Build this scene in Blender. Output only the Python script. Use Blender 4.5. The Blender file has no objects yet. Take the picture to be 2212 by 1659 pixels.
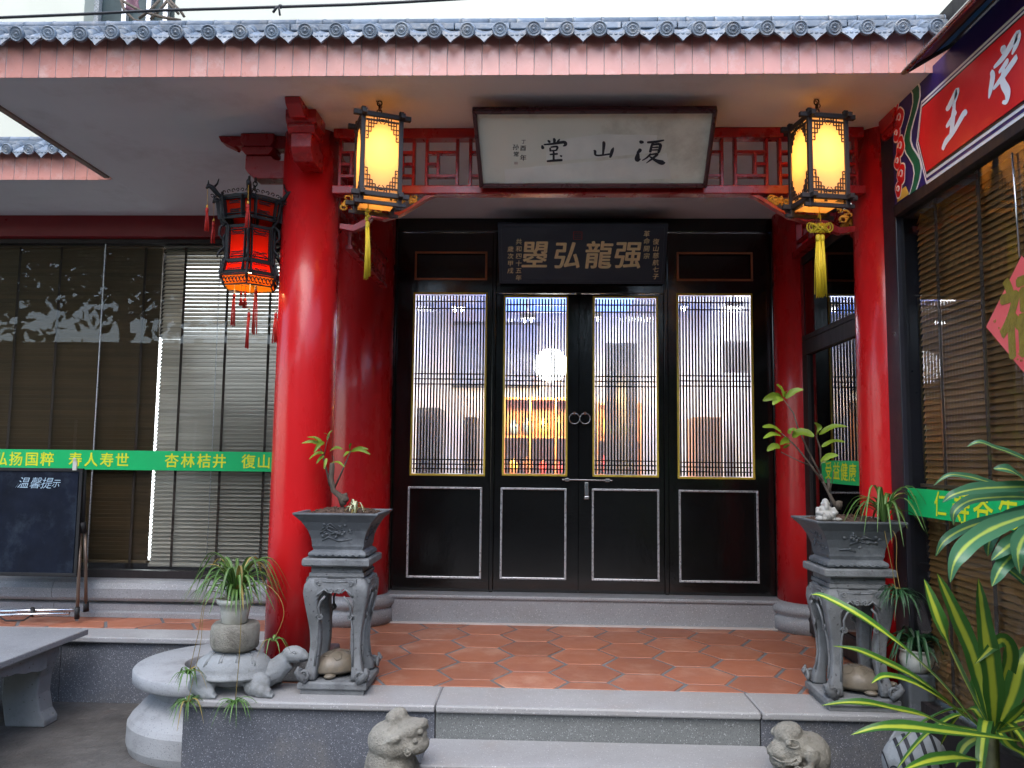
import bpy, bmesh, math, random
from mathutils import Vector, Matrix, noise
random.seed(7)
PI = math.pi
R = math.radians
SC = bpy.context.scene
COL = SC.collection
# ---------------------------------------------------------------- camera, sky, sun, exposure
IMW, IMH, FOC = 2212.0, 1659.0, 1720.0
YAW, PIT, ROL = R(2.0), R(5.22), R(0.65)
EYE = Vector((0, 0, 1.1))
_f = Vector((-math.sin(YAW)*math.cos(PIT), math.cos(YAW)*math.cos(PIT), math.sin(PIT)))
_r = Vector((math.cos(YAW), math.sin(YAW), 0)); _u = _r.cross(_f)
CR = _r*math.cos(ROL) + _u*math.sin(ROL); CU = -_r*math.sin(ROL) + _u*math.cos(ROL); CF = _f
cam = bpy.data.cameras.new('camera'); camo = bpy.data.objects.new('camera', cam); COL.objects.link(camo)
cam.sensor_width = 36; cam.lens = FOC/IMW*36; cam.clip_start = .05; cam.clip_end = 300
camo.matrix_world = Matrix(((CR.x, CU.x, -CF.x, EYE.x), (CR.y, CU.y, -CF.y, EYE.y), (CR.z, CU.z, -CF.z, EYE.z), (0, 0, 0, 1)))
SC.camera = camo
W = bpy.data.worlds.new('World'); SC.world = W; W.use_nodes = True
nt = W.node_tree; sky = nt.nodes.new('ShaderNodeTexSky'); sky.sky_type = 'NISHITA'; sky.sun_disc = False
SUN_EL, SUN_ROT = 52, 192
sky.sun_elevation = R(SUN_EL); sky.sun_rotation = R(SUN_ROT); sky.air_density = 1.0; sky.dust_density = 1.2; sky.ozone_density = 1.0
nt.links.new(sky.outputs[0], nt.nodes['Background'].inputs[0]); nt.nodes['Background'].inputs[1].default_value = .15
sl = bpy.data.lights.new('sun', 'SUN'); sl.energy = .75; sl.angle = R(60); sl.color = (1, .96, .9)
so = bpy.data.objects.new('sun', sl); COL.objects.link(so)
sd = Vector((math.sin(R(SUN_ROT))*math.cos(R(SUN_EL)), math.cos(R(SUN_ROT))*math.cos(R(SUN_EL)), math.sin(R(SUN_EL))))
so.rotation_euler = sd.to_track_quat('Z', 'Y').to_euler()
SC.view_settings.view_transform = 'Standard'; SC.view_settings.look = 'None'
SC.view_settings.gamma = 1; SC.view_settings.use_curve_mapping = False
SC.view_settings.exposure = 2.0
SC.cycles.use_denoising = True; SC.cycles.max_bounces = 8; SC.cycles.diffuse_bounces = 4; SC.cycles.glossy_bounces = 4
SC.cycles.transparent_max_bounces = 12; SC.cycles.sample_clamp_indirect = 6; SC.cycles.caustics_reflective = False; SC.cycles.caustics_refractive = False

def ray(x, y):
    return CF + CR*((x-IMW/2)/FOC) - CU*((y-IMH/2)/FOC)
def PY(x, y, Y):
    r = ray(x, y); return EYE + r*(Y/r.y)
def PZ(x, y, z):
    r = ray(x, y); return EYE + r*((z-EYE.z)/r.z)
def PX(x, y, X):
    r = ray(x, y); return EYE + r*(X/r.x)
# ---------------------------------------------------------------- object helpers
ORG = {}
def _tag(o, label, cat, group=None, kind=None):
    if label: o['label'] = label
    if cat: o['category'] = cat
    if group: o['group'] = group
    if kind: o['kind'] = kind
    return o
def thing(name, label, cat, loc=(0, 0, 0), rotz=0, group=None, kind=None):
    o = bpy.data.objects.new(name, None); COL.objects.link(o); o.empty_display_size = .1
    o.location = loc; o.rotation_euler = (0, 0, rotz); ORG[o.name] = Vector(loc)
    return _tag(o, label, cat, group, kind)
class MB:
    def __init__(s): s.v = []; s.f = []; s.uv = []; s.sm = []
    def add(s, vs, fs, uvs=None, sm=False):
        b = len(s.v); s.v += [Vector(p) for p in vs]
        for i, f in enumerate(fs):
            s.f.append([b+k for k in f]); s.sm.append(sm)
            s.uv.append(uvs[i] if uvs else None)
        return s
    def box(s, a, b, M=None):
        x0, y0, z0 = a; x1, y1, z1 = b
        vs = [(x0,y0,z0),(x1,y0,z0),(x1,y1,z0),(x0,y1,z0),(x0,y0,z1),(x1,y0,z1),(x1,y1,z1),(x0,y1,z1)]
        if M is not None: vs = [M @ Vector(p) for p in vs]
        return s.add(vs, [(3,2,1,0),(4,5,6,7),(0,1,5,4),(1,2,6,5),(2,3,7,6),(3,0,4,7)])
    def bar(s, p, q, w, h, up=(0, 0, 1)):
        p = Vector(p); q = Vector(q); d = (q-p); L = d.length; d.normalize(); u = Vector(up)
        sd = d.cross(u)
        if sd.length < 1e-4: sd = d.cross(Vector((0, 1, 0)))
        sd.normalize(); u = sd.cross(d)
        vs = []
        for e in (p, q):
            for a, b in ((-1,-1),(1,-1),(1,1),(-1,1)): vs.append(e + sd*a*w/2 + u*b*h/2)
        return s.add(vs, [(3,2,1,0),(4,5,6,7),(0,1,5,4),(1,2,6,5),(2,3,7,6),(3,0,4,7)])
    def prism(s, poly, fr, a, b):
        """poly 2-D points, fr(u, v, w) -> 3-D, extruded in w from a to b"""
        n = len(poly); vs = [fr(u, v, a) for u, v in poly] + [fr(u, v, b) for u, v in poly]
        return s.add(vs, [tuple(range(n))[::-1], tuple(range(n, 2*n))] + [(i, (i+1) % n, n+(i+1) % n, n+i) for i in range(n)])
    def lathe(s, prof, n=32, c=(0, 0, 0), cap=True, sm=True, sq=None, M=None):
        c = Vector(c); vs = []
        for r, z in prof:
            for i in range(n):
                a = 2*PI*i/n; vs.append(c + Vector((r*math.cos(a), r*math.sin(a), z)))
        if M is not None: vs = [M @ p for p in vs]
        fs = []
        for k in range(len(prof)-1):
            for i in range(n):
                j = (i+1) % n; fs.append((k*n+i, k*n+j, (k+1)*n+j, (k+1)*n+i))
        s.add(vs, fs, sm=sm)
        if cap:
            b = len(s.v)-len(vs)
            s.f.append([b+i for i in range(n)][::-1]); s.sm.append(False); s.uv.append(None)
            s.f.append([b+(len(prof)-1)*n+i for i in range(n)]); s.sm.append(False); s.uv.append(None)
        return s
    def rings(s, rings, cap=True, sm=False, closed=True):
        """list of equal-length point rings"""
        n = len(rings[0]); vs = [p for r in rings for p in r]; fs = []
        for k in range(len(rings)-1):
            for i in range(n if closed else n-1):
                j = (i+1) % n; fs.append((k*n+i, k*n+j, (k+1)*n+j, (k+1)*n+i))
        if cap: fs += [tuple(range(n))[::-1], tuple((len(rings)-1)*n+i for i in range(n))]
        return s.add(vs, fs, sm=sm)
    def tube(s, pts, r, n=6, sm=True):
        pts = [Vector(p) for p in pts]; rs = r if isinstance(r, (list, tuple)) else [r]*len(pts)
        rings = []; side = None
        for i, p in enumerate(pts):
            d = (pts[min(i+1, len(pts)-1)]-pts[max(i-1, 0)]).normalized()
            if side is None:
                side = d.cross(Vector((0, 0, 1)))
                if side.length < .01: side = d.cross(Vector((1, 0, 0)))
            side = (side - d*side.dot(d)).normalized(); o = d.cross(side)
            rings.append([p + (side*math.cos(2*PI*k/n)+o*math.sin(2*PI*k/n))*rs[i] for k in range(n)])
        return s.rings(rings, sm=sm)
    def ball(s, c, r, n=12, m=8, M=None):
        c = Vector(c); r = Vector((r, r, r)) if not hasattr(r, '__len__') else Vector(r); vs = []; fs = []
        for j in range(1, m):
            t = PI*j/m
            for i in range(n):
                a = 2*PI*i/n; vs.append(Vector((r.x*math.sin(t)*math.cos(a), r.y*math.sin(t)*math.sin(a), r.z*math.cos(t))))
        vs += [Vector((0, 0, r.z)), Vector((0, 0, -r.z))]
        for j in range(m-2):
            for i in range(n):
                k = (i+1) % n; fs.append((j*n+i, (j+1)*n+i, (j+1)*n+k, j*n+k))
        T = len(vs)-2
        for i in range(n):
            k = (i+1) % n; fs.append((T, i, k)); fs.append((T+1, (m-2)*n+k, (m-2)*n+i))
        if M is not None: vs = [M @ p for p in vs]
        return s.add([c+p for p in vs], fs, sm=True)
    def strip(s, pts, ws, side, fold=0., up=None):
        """leaf: pts centre line, ws half widths, side list of unit vectors; uv u across, v along"""
        n = len(pts); vs = []
        for i, p in enumerate(pts):
            sd = side[i]; d = (pts[min(i+1, n-1)]-pts[max(i-1, 0)]).normalized(); nn = sd.cross(d).normalized()
            w = ws[i]
            for t in (-1, -.5, 0, .5, 1): vs.append(p + sd*w*t + nn*(abs(t)*w*fold))
        fs = []; uv = []
        for i in range(n-1):
            for k in range(4):
                fs.append((i*5+k, i*5+k+1, (i+1)*5+k+1, (i+1)*5+k))
                a, b = k/4, (k+1)/4; c, d2 = i/(n-1), (i+1)/(n-1)
                uv.append([(a, c), (b, c), (b, d2), (a, d2)])
        return s.add(vs, fs, uv, sm=True)
    def xf(s, M):
        s.v = [M @ p for p in s.v]; return s
    def mesh(s, name, off=Vector((0, 0, 0)), bevel=0, seg=2, recalc=True, weld=False):
        me = bpy.data.meshes.new(name); me.from_pydata([p-off for p in s.v], [], s.f)
        if any(u is not None for u in s.uv):
            l = me.uv_layers.new(name='UVMap'); k = 0
            for i, f in enumerate(s.f):
                for j in range(len(f)):
                    if s.uv[i]: l.data[k].uv = s.uv[i][j]
                    k += 1
        for i, p in enumerate(me.polygons): p.use_smooth = s.sm[i]
        bm = bmesh.new(); bm.from_mesh(me)
        if weld: bmesh.ops.remove_doubles(bm, verts=bm.verts, dist=1e-5)
        if recalc: bmesh.ops.recalc_face_normals(bm, faces=bm.faces)
        if bevel:
            es = [e for e in bm.edges if len(e.link_faces) == 2 and e.calc_face_angle(0) > .5]
            bmesh.ops.bevel(bm, geom=es, offset=bevel, segments=seg, profile=.5, affect='EDGES', clamp_overlap=True)
        bm.to_mesh(me); bm.free(); me.update(); return me
def obj(name, mb, mat, parent=None, local=False, bevel=0, seg=2, label=None, cat=None, group=None, kind=None, weld=False, recalc=True):
    if parent is not None: off = Vector((0, 0, 0)) if local else ORG[parent.name]
    elif local: off = Vector((0, 0, 0))
    else:
        xs = [p.x for p in mb.v]; ys = [p.y for p in mb.v]; zs = [p.z for p in mb.v]
        off = Vector(((min(xs)+max(xs))/2, (min(ys)+max(ys))/2, min(zs)))
    me = mb.mesh(name, off, bevel, seg, recalc, weld); o = bpy.data.objects.new(name, me); COL.objects.link(o)
    if mat: me.materials.append(mat)
    if parent is not None: o.parent = parent; ORG[o.name] = off
    else: o.location = off; ORG[o.name] = off
    return _tag(o, label, cat, group, kind)
def inst(name, me, loc, parent, rot=(0, 0, 0), scale=(1, 1, 1), world=True):
    o = bpy.data.objects.new(name, me); COL.objects.link(o); o.parent = parent
    o.location = Vector(loc) - (ORG[parent.name] if world and parent else Vector((0, 0, 0))); o.rotation_euler = rot; o.scale = scale
    ORG[o.name] = Vector(loc); return o
def copy_tree(o, loc, rotz, parent=None, **props):
    c = o.copy(); COL.objects.link(c); c.parent = parent
    if parent is None:
        c.location = loc; c.rotation_euler = (0, 0, rotz)
        for k, v in props.items(): c[k] = v
    for ch in list(o.children): copy_tree(ch, None, 0, c)
    return c
# glyphs from Blender's own font
_GL = {}
def glyph(ch, off=.0, res=3):
    k = (ch, off)
    if k not in _GL:
        cu = bpy.data.curves.new('t', 'FONT'); cu.body = ch; cu.size = 1; cu.offset = off; cu.resolution_u = res; cu.extrude = .0
        o = bpy.data.objects.new('t', cu); COL.objects.link(o); dg = bpy.context.evaluated_depsgraph_get()
        me = bpy.data.meshes.new_from_object(o.evaluated_get(dg)); vs = [v.co.copy() for v in me.vertices]; fs = [list(p.vertices) for p in me.polygons]
        bpy.data.objects.remove(o); bpy.data.curves.remove(cu); bpy.data.meshes.remove(me); _GL[k] = (vs, fs)
    return _GL[k]
_g = glyph('国')[0]; GCX = (min(p.x for p in _g)+max(p.x for p in _g))/2; GCY = (min(p.y for p in _g)+max(p.y for p in _g))/2; GH = max(p.y for p in _g)-min(p.y for p in _g)
def put_glyph(mb, ch, c, right, up, w, h, off=.0, lift=.001, shear=0, thick=0., bold=0.):
    if bold:
        rr_ = Vector(right).normalized()*w*bold; uu_ = Vector(up).normalized()*h*bold*.6
        for i_, (a_, b_) in enumerate(((-1, 0), (1, 0), (0, 1), (0, -1))): put_glyph(mb, ch, Vector(c)+rr_*a_+uu_*b_, right, up, w, h, off, lift+.00012*i_, shear, thick)
        return
    vs, fs = glyph(ch, off); right = Vector(right).normalized(); up = Vector(up).normalized(); n = right.cross(up); c = Vector(c)
    pos = [c + right*((p.x-GCX+shear*(p.y-GCY))/GH*w) + up*((p.y-GCY)/GH*h) + n*lift for p in vs]
    mb.add(pos, fs)
    if thick:
        b = len(mb.v)-len(pos); cnt = {}
        for f in fs:
            for i in range(len(f)):
                e = (f[i], f[(i+1) % len(f)]); cnt[tuple(sorted(e))] = cnt.get(tuple(sorted(e)), 0)+1
        mb.add([p-n*thick for p in pos], [])
        for f in fs:
            for i in range(len(f)):
                e = (f[i], f[(i+1) % len(f)])
                if cnt[tuple(sorted(e))] == 1:
                    mb.f.append([b+e[0], b+len(pos)+e[0], b+len(pos)+e[1], b+e[1]]); mb.sm.append(False); mb.uv.append(None)
def brush(mb, strokes, c, right, up, w, h, lift=.001, wid=1.0):
    """strokes: lists of (x, y, width) in a unit square"""
    right = Vector(right).normalized(); up = Vector(up).normalized(); n = right.cross(up); c = Vector(c)
    for s in strokes:
        P = []
        for i in range(len(s)-1):
            p0, p1, p2, p3 = s[max(i-1, 0)], s[i], s[i+1], s[min(i+2, len(s)-1)]
            for k in range(5):
                t = k/5; P.append([.5*((2*p1[j])+(-p0[j]+p2[j])*t+(2*p0[j]-5*p1[j]+4*p2[j]-p3[j])*t*t+(-p0[j]+3*p1[j]-3*p2[j]+p3[j])*t**3) for j in range(3)])
        P.append(list(s[-1])); L = []; Q = []
        for i, p in enumerate(P):
            a = P[max(i-1, 0)]; b = P[min(i+1, len(P)-1)]; dx, dy = b[0]-a[0], b[1]-a[1]; l = math.hypot(dx, dy) or 1
            ww = max(p[2], .01)*wid/2*(.75 if i in (0, len(P)-1) else 1)
            L.append((p[0]-dy/l*ww, p[1]+dx/l*ww)); Q.append((p[0]+dy/l*ww, p[1]-dx/l*ww))
        vs = [c + right*((x-.5)*w) + up*((y-.5)*h) + n*(lift+.0001*strokes.index(s)) for x, y in L+Q]; m = len(L)
        mb.add(vs, [(i+1, i, m+i, m+i+1) for i in range(m-1)])
def letter(par, m, ch, *a, name='character', **k):
    b = MB(); put_glyph(b, ch, *a, **k); return obj(name, b, m, par, recalc=False)
def brushed(par, m, st, *a, name='character', **k):
    b = MB(); brush(b, st, *a, **k); return obj(name, b, m, par, recalc=False)
# ---------------------------------------------------------------- materials
def mat(name, col, rough=.5, metal=0, var=.12, vs=4., bump=.15, bs=60., spec=.5, coat=0, rnd=0, col2=None, stretch=None, spk=None, spks=120, coord='Object', dist=.004, dirt=None, dirts=2.5, rv=.1):
    m = bpy.data.materials.new(name); m.use_nodes = True; N = m.node_tree.nodes; Lk = m.node_tree.links; b = N['Principled BSDF']
    tc = N.new('ShaderNodeTexCoord'); mp = N.new('ShaderNodeMapping'); Lk.new(tc.outputs[coord], mp.inputs[0])
    if stretch: mp.inputs['Scale'].default_value = stretch
    if rnd:
        oi = N.new('ShaderNodeObjectInfo'); vm = N.new('ShaderNodeVectorMath'); vm.operation = 'SCALE'; vm.inputs[0].default_value = (37, 19, 53)
        Lk.new(oi.outputs['Random'], vm.inputs['Scale']); Lk.new(vm.outputs[0], mp.inputs['Location'])
    def nz(scale, det=5, rg=.6):
        t = N.new('ShaderNodeTexNoise'); t.inputs['Scale'].default_value = scale; t.inputs['Detail'].default_value = det; t.inputs['Roughness'].default_value = rg
        Lk.new(mp.outputs[0], t.inputs['Vector']); return t.outputs[0]
    def mr(src, a, b2, lo=.25, hi=.75):
        t = N.new('ShaderNodeMapRange'); t.inputs[1].default_value = lo; t.inputs[2].default_value = hi; t.inputs[3].default_value = a; t.inputs[4].default_value = b2
        Lk.new(src, t.inputs[0]); return t.outputs[0]
    def mixc(fac, A, B):
        t = N.new('ShaderNodeMix'); t.data_type = 'RGBA'
        if isinstance(fac, (int, float)): t.inputs[0].default_value = fac
        else: Lk.new(fac, t.inputs[0])
        for i, c in ((6, A), (7, B)):
            if isinstance(c, tuple): t.inputs[i].default_value = (*c[:3], 1)
            else: Lk.new(c, t.inputs[i])
        return t.outputs[2]
    c1 = tuple(col); c2 = tuple(col2) if col2 else tuple(x*(1-2.2*var) for x in col)
    c = mixc(mr(nz(vs), 0, 1), c1, c2)
    if dirt: c = mixc(mr(nz(dirts, 7, .7), 0, 1, .52, .72), c, tuple(dirt))
    if spk:
        for k, (sc_, th) in enumerate(spk):
            t = N.new('ShaderNodeTexVoronoi'); t.inputs['Scale'].default_value = spks*(1+.37*k); Lk.new(mp.outputs[0], t.inputs['Vector'])
            r = mr(t.outputs['Color'], 0, 1, th, th+.02)
            c = mixc(r, c, sc_)
    if rnd:
        h = N.new('ShaderNodeHueSaturation'); Lk.new(mr(oi.outputs['Random'], 1-rnd, 1+rnd, 0, 1), h.inputs['Value']); Lk.new(c, h.inputs['Color']); c = h.outputs[0]
    Lk.new(c, b.inputs['Base Color'])
    Lk.new(mr(nz(vs*3), max(rough-rv, 0.02), min(rough+rv, 1)), b.inputs['Roughness']) if rv else setattr(b.inputs['Roughness'], 'default_value', rough)
    b.inputs['Metallic'].default_value = metal; b.inputs['Specular IOR Level'].default_value = spec
    if coat: b.inputs['Coat Weight'].default_value = coat; b.inputs['Coat Roughness'].default_value = .06
    if bump:
        bp = N.new('ShaderNodeBump'); bp.inputs['Strength'].default_value = bump; bp.inputs['Distance'].default_value = dist
        Lk.new(nz(bs, 6, .65), bp.inputs['Height']); Lk.new(bp.outputs[0], b.inputs['Normal'])
        if coat: Lk.new(bp.outputs[0], b.inputs['Coat Normal'])
    return m
M = {}
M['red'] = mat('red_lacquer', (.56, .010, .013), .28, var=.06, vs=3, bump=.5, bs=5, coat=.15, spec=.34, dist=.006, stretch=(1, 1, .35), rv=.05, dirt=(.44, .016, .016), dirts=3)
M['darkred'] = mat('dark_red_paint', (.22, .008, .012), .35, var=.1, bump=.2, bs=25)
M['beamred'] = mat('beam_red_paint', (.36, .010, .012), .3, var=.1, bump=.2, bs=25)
M['black'] = mat('black_lacquer', (.006, .006, .006), .16, var=.1, vs=8, bump=.35, bs=9, coat=.3, dist=.004, stretch=(1, 1, .5), rv=.05)
M['plaster'] = mat('soffit_plaster', (.71, .74, .79), .9, var=.05, vs=1.5, bump=.12, bs=30, spec=.2, dirt=(.53, .54, .57), dirts=1.6)
M['white'] = mat('white_render', (.56, .565, .48), .9, var=.06, vs=1, bump=.1, bs=20)
M['tile_fascia'] = mat('pink_glazed_tile', (.64, .29, .24), .32, var=.08, vs=9, bump=.1, bs=18, rnd=.07, dirt=(.68, .42, .37), dirts=9)
M['grout'] = mat('grout', (.6, .55, .53), .9, bump=.2)
M['rooftile'] = mat('blue_grey_roof_tile', (.20, .245, .30), .45, var=.2, vs=14, bump=.6, bs=70, rnd=.24, dirt=(.38, .37, .35), dirts=16, dist=.003)
M['rooftile_dark'] = mat('roof_mortar', (.05, .055, .065), .8, bump=.4)
M['gold'] = mat('gold_leaf', (.9, .48, .06), .4, metal=.2, var=.2, vs=20, bump=.3, bs=60)
M['goldtext'] = mat('gold_lettering', (1, .84, .48), .45, metal=.0, var=.12, vs=30, bump=.2, bs=80)
M['yellow_trim'] = mat('yellow_trim_paint', (.75, .55, .06), .35, var=.15, vs=25, bump=.2, bs=80)
M['silver'] = mat('silver_trim', (.62, .62, .64), .3, metal=.55, var=.12, vs=30, bump=.3, bs=60)
M['copper'] = mat('copper_trim', (.42, .14, .06), .35, metal=.3, var=.1, bump=.2)
M['steel'] = mat('steel', (.65, .65, .66), .25, metal=1, var=.05, bump=0)
M['granite'] = mat('grey_granite', (.30, .31, .325), .5, var=.1, vs=3, bump=.2, bs=90, spk=[((.42, .43, .44), .86), ((.13, .135, .15), .84)], spks=230, dirt=(.24, .235, .23), dirts=2.2)
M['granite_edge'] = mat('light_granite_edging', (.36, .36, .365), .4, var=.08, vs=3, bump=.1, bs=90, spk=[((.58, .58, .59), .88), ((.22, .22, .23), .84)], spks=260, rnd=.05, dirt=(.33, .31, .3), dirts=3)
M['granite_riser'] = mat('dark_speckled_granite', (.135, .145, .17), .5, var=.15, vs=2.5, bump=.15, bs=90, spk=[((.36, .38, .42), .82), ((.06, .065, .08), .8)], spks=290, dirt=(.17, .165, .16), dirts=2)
M['granite_step'] = mat('grey_green_speckled_granite', (.20, .215, .215), .5, var=.1, vs=2.5, bump=.15, bs=90, spk=[((.42, .44, .44), .83), ((.08, .085, .09), .8)], spks=270)
M['hex'] = mat('terracotta_floor_tile', (.37, .135, .07), .5, var=.13, vs=4, bump=.2, bs=30, rnd=.13, col2=(.30, .11, .065), dirt=(.46, .25, .17), dirts=3.4)
M['hexgrout'] = mat('floor_grout', (.19, .195, .205), .85, var=.2, bump=.5, bs=60)
M['concrete'] = mat('damp_concrete', (.15, .14, .13), .5, var=.3, vs=3, bump=1, bs=28, dirt=(.065, .062, .06), dirts=2.2, rv=.2, dist=.01)
M['stone'] = mat('weathered_grey_stone', (.27, .285, .295), .8, var=.15, vs=6, bump=.7, bs=80, dirt=(.15, .16, .165), dirts=7, spk=[((.1, .1, .1), .9)], spks=140)
M['stone_light'] = mat('pale_carved_stone', (.30, .32, .33), .75, var=.1, vs=7, bump=.8, bs=90, dirt=(.16, .165, .16), dirts=9)
M['stone_pot'] = mat('dark_blue_grey_ceramic_stone', (.12, .135, .15), .6, var=.2, vs=5, bump=.5, bs=60, dirt=(.22, .24, .26), dirts=5)
M['stone_stand'] = mat('grey_carved_stand_stone', (.235, .25, .26), .75, var=.25, vs=6, bump=1, bs=90, dirt=(.09, .095, .10), dirts=9, spk=[((.08, .08, .085), .9)], spks=130)
M['beast'] = mat('rough_yellow_grey_stone', (.42, .40, .34), .9, var=.25, vs=7, bump=1, bs=110, dirt=(.12, .11, .09), dirts=11, dist=.012)
M['tan'] = mat('tan_glazed_stone', (.21, .18, .135), .4, var=.2, vs=12, bump=.4, bs=60, dirt=(.2, .16, .11), dirts=18)
M['drum'] = mat('pale_blue_grey_stone', (.37, .385, .40), .75, var=.08, vs=4, bump=.6, bs=90, spk=[((.2, .21, .22), .86)], spks=260, dirt=(.20, .205, .20), dirts=4)
M['ceramic'] = mat('white_ceramic', (.62, .62, .56), .3, var=.05, bump=.05, dirt=(.45, .44, .36), dirts=12)
M['soil'] = mat('soil', (.045, .028, .02), .95, var=.3, vs=40, bump=1, bs=60, col2=(.1, .06, .04), dist=.01)
M['figurine'] = mat('white_stoneware', (.42, .42, .40), .6, var=.15, vs=60, bump=.3)
M['bark'] = mat('grey_brown_bark', (.14, .11, .085), .9, var=.3, vs=30, bump=.8, bs=80)
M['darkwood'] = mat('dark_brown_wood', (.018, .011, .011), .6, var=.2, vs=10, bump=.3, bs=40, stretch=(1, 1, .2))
M['blind'] = mat('brown_wood_slat', (.13, .08, .038), .55, var=.2, vs=3, bump=.2, bs=60, rnd=.1, stretch=(.3, 4, 4))
M['blindg'] = mat('grey_brown_wood_slat', (.46, .41, .35), .5, var=.2, vs=3, bump=.2, bs=60, rnd=.1, stretch=(.3, 4, 4))
M['tape'] = mat('brown_blind_tape', (.05, .032, .025), .9, bump=.1)
M['green'] = mat('green_banner', (.0, .50, .14), .45, var=.05, vs=1.5, bump=.05)
M['yellowtext'] = mat('yellow_lettering', (.72, .78, .02), .5, var=.02, bump=0)
M['board'] = mat('chalkboard', (.008, .013, .028), .8, var=.3, vs=5, bump=.1, dirt=(.03, .042, .06), dirts=3.5, spec=.2)
M['chalk'] = mat('chalk', (.45, .62, .75), .9, bump=0)
M['ink'] = mat('ink', (.02, .022, .03), .7, bump=0)
M['paper'] = mat('aged_paper', (.74, .74, .63), .6, var=.06, vs=2, bump=0, dirt=(.44, .42, .33), dirts=2.5)
M['frame'] = mat('maroon_wood_frame', (.06, .010, .012), .3, var=.1, bump=.1)
M['plaque'] = mat('navy_plaque', (.008, .020, .045), .45, var=.1, bump=.05)
M['sealred'] = mat('seal_red', (.35, .02, .015), .6, bump=0)
M['signred'] = mat('sign_red', (.70, .012, .018), .4, var=.03, bump=0)
M['signwhite'] = mat('sign_white', (.85, .87, .9), .4, var=.02, bump=0)
M['signblue'] = mat('sign_navy', (.03, .015, .15), .4, var=.05, bump=0)
M['signgreen'] = mat('sign_green', (.01, .16, .08), .4, bump=0)
M['signyellow'] = mat('sign_yellow', (.7, .5, .08), .4, bump=0)
M['signblack'] = mat('sign_black', (.01, .01, .015), .4, bump=0)
M['postdark'] = mat('dark_blue_grey_post', (.022, .022, .032), .35, var=.2, bump=.1)
M['tassel'] = mat('yellow_silk', (.80, .58, .02), .6, var=.2, vs=60, bump=.4, bs=150, stretch=(1, 1, .1))
M['redtassel'] = mat('red_silk', (.62, .02, .01), .6, var=.2, vs=60, bump=.4, bs=150, stretch=(1, 1, .1))
M['fu'] = mat('coral_red_paper', (.85, .13, .13), .45, var=.12, vs=4, bump=.03, dirt=(.7, .06, .07), dirts=3)
M['fugold'] = mat('gold_print', (.38, .30, .04), .4, metal=.4, var=.2, vs=40, bump=.5, bs=150)
M['rubber'] = mat('black_plastic', (.008, .008, .009), .65, bump=0)
M['cable'] = mat('black_cable', (.012, .012, .014), .5, bump=0)
M['wall_in'] = mat('interior_white_wall', (.7, .7, .72), .8, var=.03, bump=.03)
M['bluewall'] = mat('interior_blue_ceiling', (.16, .30, .72), .8, var=.05, bump=0)
M['warmwood'] = mat('warm_shelf_wood', (.45, .20, .06), .45, var=.2, vs=5, bump=.1)
M['darkbox'] = mat('dark_interior_furniture', (.03, .035, .045), .4, bump=0)
M['stripe'] = mat('black_stripe_paint', (.02, .022, .028), .6, bump=.4, bs=80)
M['awning'] = mat('maroon_awning_sheet', (.2, .035, .03), .4, var=.2, bump=.2)
M['awnblue'] = mat('blue_awning_sheet', (.03, .36, .85), .4, var=.2, bump=.1)
M['brass'] = mat('brass_brown', (.22, .16, .12), .35, metal=.5, bump=.2)
def glass(name, refl=.08, tint=(.9, .93, .92), rough=.0, bump=0):
    m = bpy.data.materials.new(name); m.use_nodes = True; N = m.node_tree.nodes; L = m.node_tree.links; N.remove(N['Principled BSDF'])
    g = N.new('ShaderNodeBsdfGlossy'); g.inputs['Roughness'].default_value = rough; t = N.new('ShaderNodeBsdfTransparent'); t.inputs[0].default_value = (*tint, 1)
    fr = N.new('ShaderNodeFresnel'); fr.inputs[0].default_value = 1.42; ad = N.new('ShaderNodeMath'); ad.operation = 'ADD'; ad.inputs[1].default_value = refl; ad.use_clamp = True
    mx = N.new('ShaderNodeMixShader'); L.new(fr.outputs[0], ad.inputs[0]); ge = N.new('ShaderNodeNewGeometry'); iv = N.new('ShaderNodeMath'); iv.operation = 'SUBTRACT'; iv.inputs[0].default_value = 1; L.new(ge.outputs['Backfacing'], iv.inputs[1]); ml = N.new('ShaderNodeMath'); ml.operation = 'MULTIPLY'; L.new(ad.outputs[0], ml.inputs[0]); L.new(iv.outputs[0], ml.inputs[1]); L.new(ml.outputs[0], mx.inputs[0]); L.new(t.outputs[0], mx.inputs[1]); L.new(g.outputs[0], mx.inputs[2])
    if bump:
        n = N.new('ShaderNodeTexNoise'); n.inputs['Scale'].default_value = 2; b = N.new('ShaderNodeBump'); b.inputs['Strength'].default_value = bump; b.inputs['Distance'].default_value = .01
        L.new(n.outputs[0], b.inputs['Height']); L.new(b.outputs[0], g.inputs['Normal'])
    L.new(mx.outputs[0], N['Material Output'].inputs[0]); return m
M['glass'] = glass('window_glass', .0, (.9, .92, .91), .0, .15)
M['doorglass'] = glass('door_glass', .02, (.95, .97, 1), .02)
_n = M['doorglass'].node_tree; _o = _n.nodes['Material Output']; _s = _o.inputs[0].links[0].from_socket; _t = _n.nodes.new('ShaderNodeBsdfTranslucent'); _t.inputs[0].default_value = (.9, .93, .97, 1); _m = _n.nodes.new('ShaderNodeMixShader'); _m.inputs[0].default_value = .09
_n.links.new(_s, _m.inputs[1]); _n.links.new(_t.outputs[0], _m.inputs[2]); _n.links.new(_m.outputs[0], _o.inputs[0])
def emis(name, col, st):
    m = bpy.data.materials.new(name); m.use_nodes = True; N = m.node_tree.nodes; b = N['Principled BSDF']
    b.inputs['Base Color'].default_value = (*col, 1); b.inputs['Emission Color'].default_value = (*col, 1); b.inputs['Emission Strength'].default_value = st; return m
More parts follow.
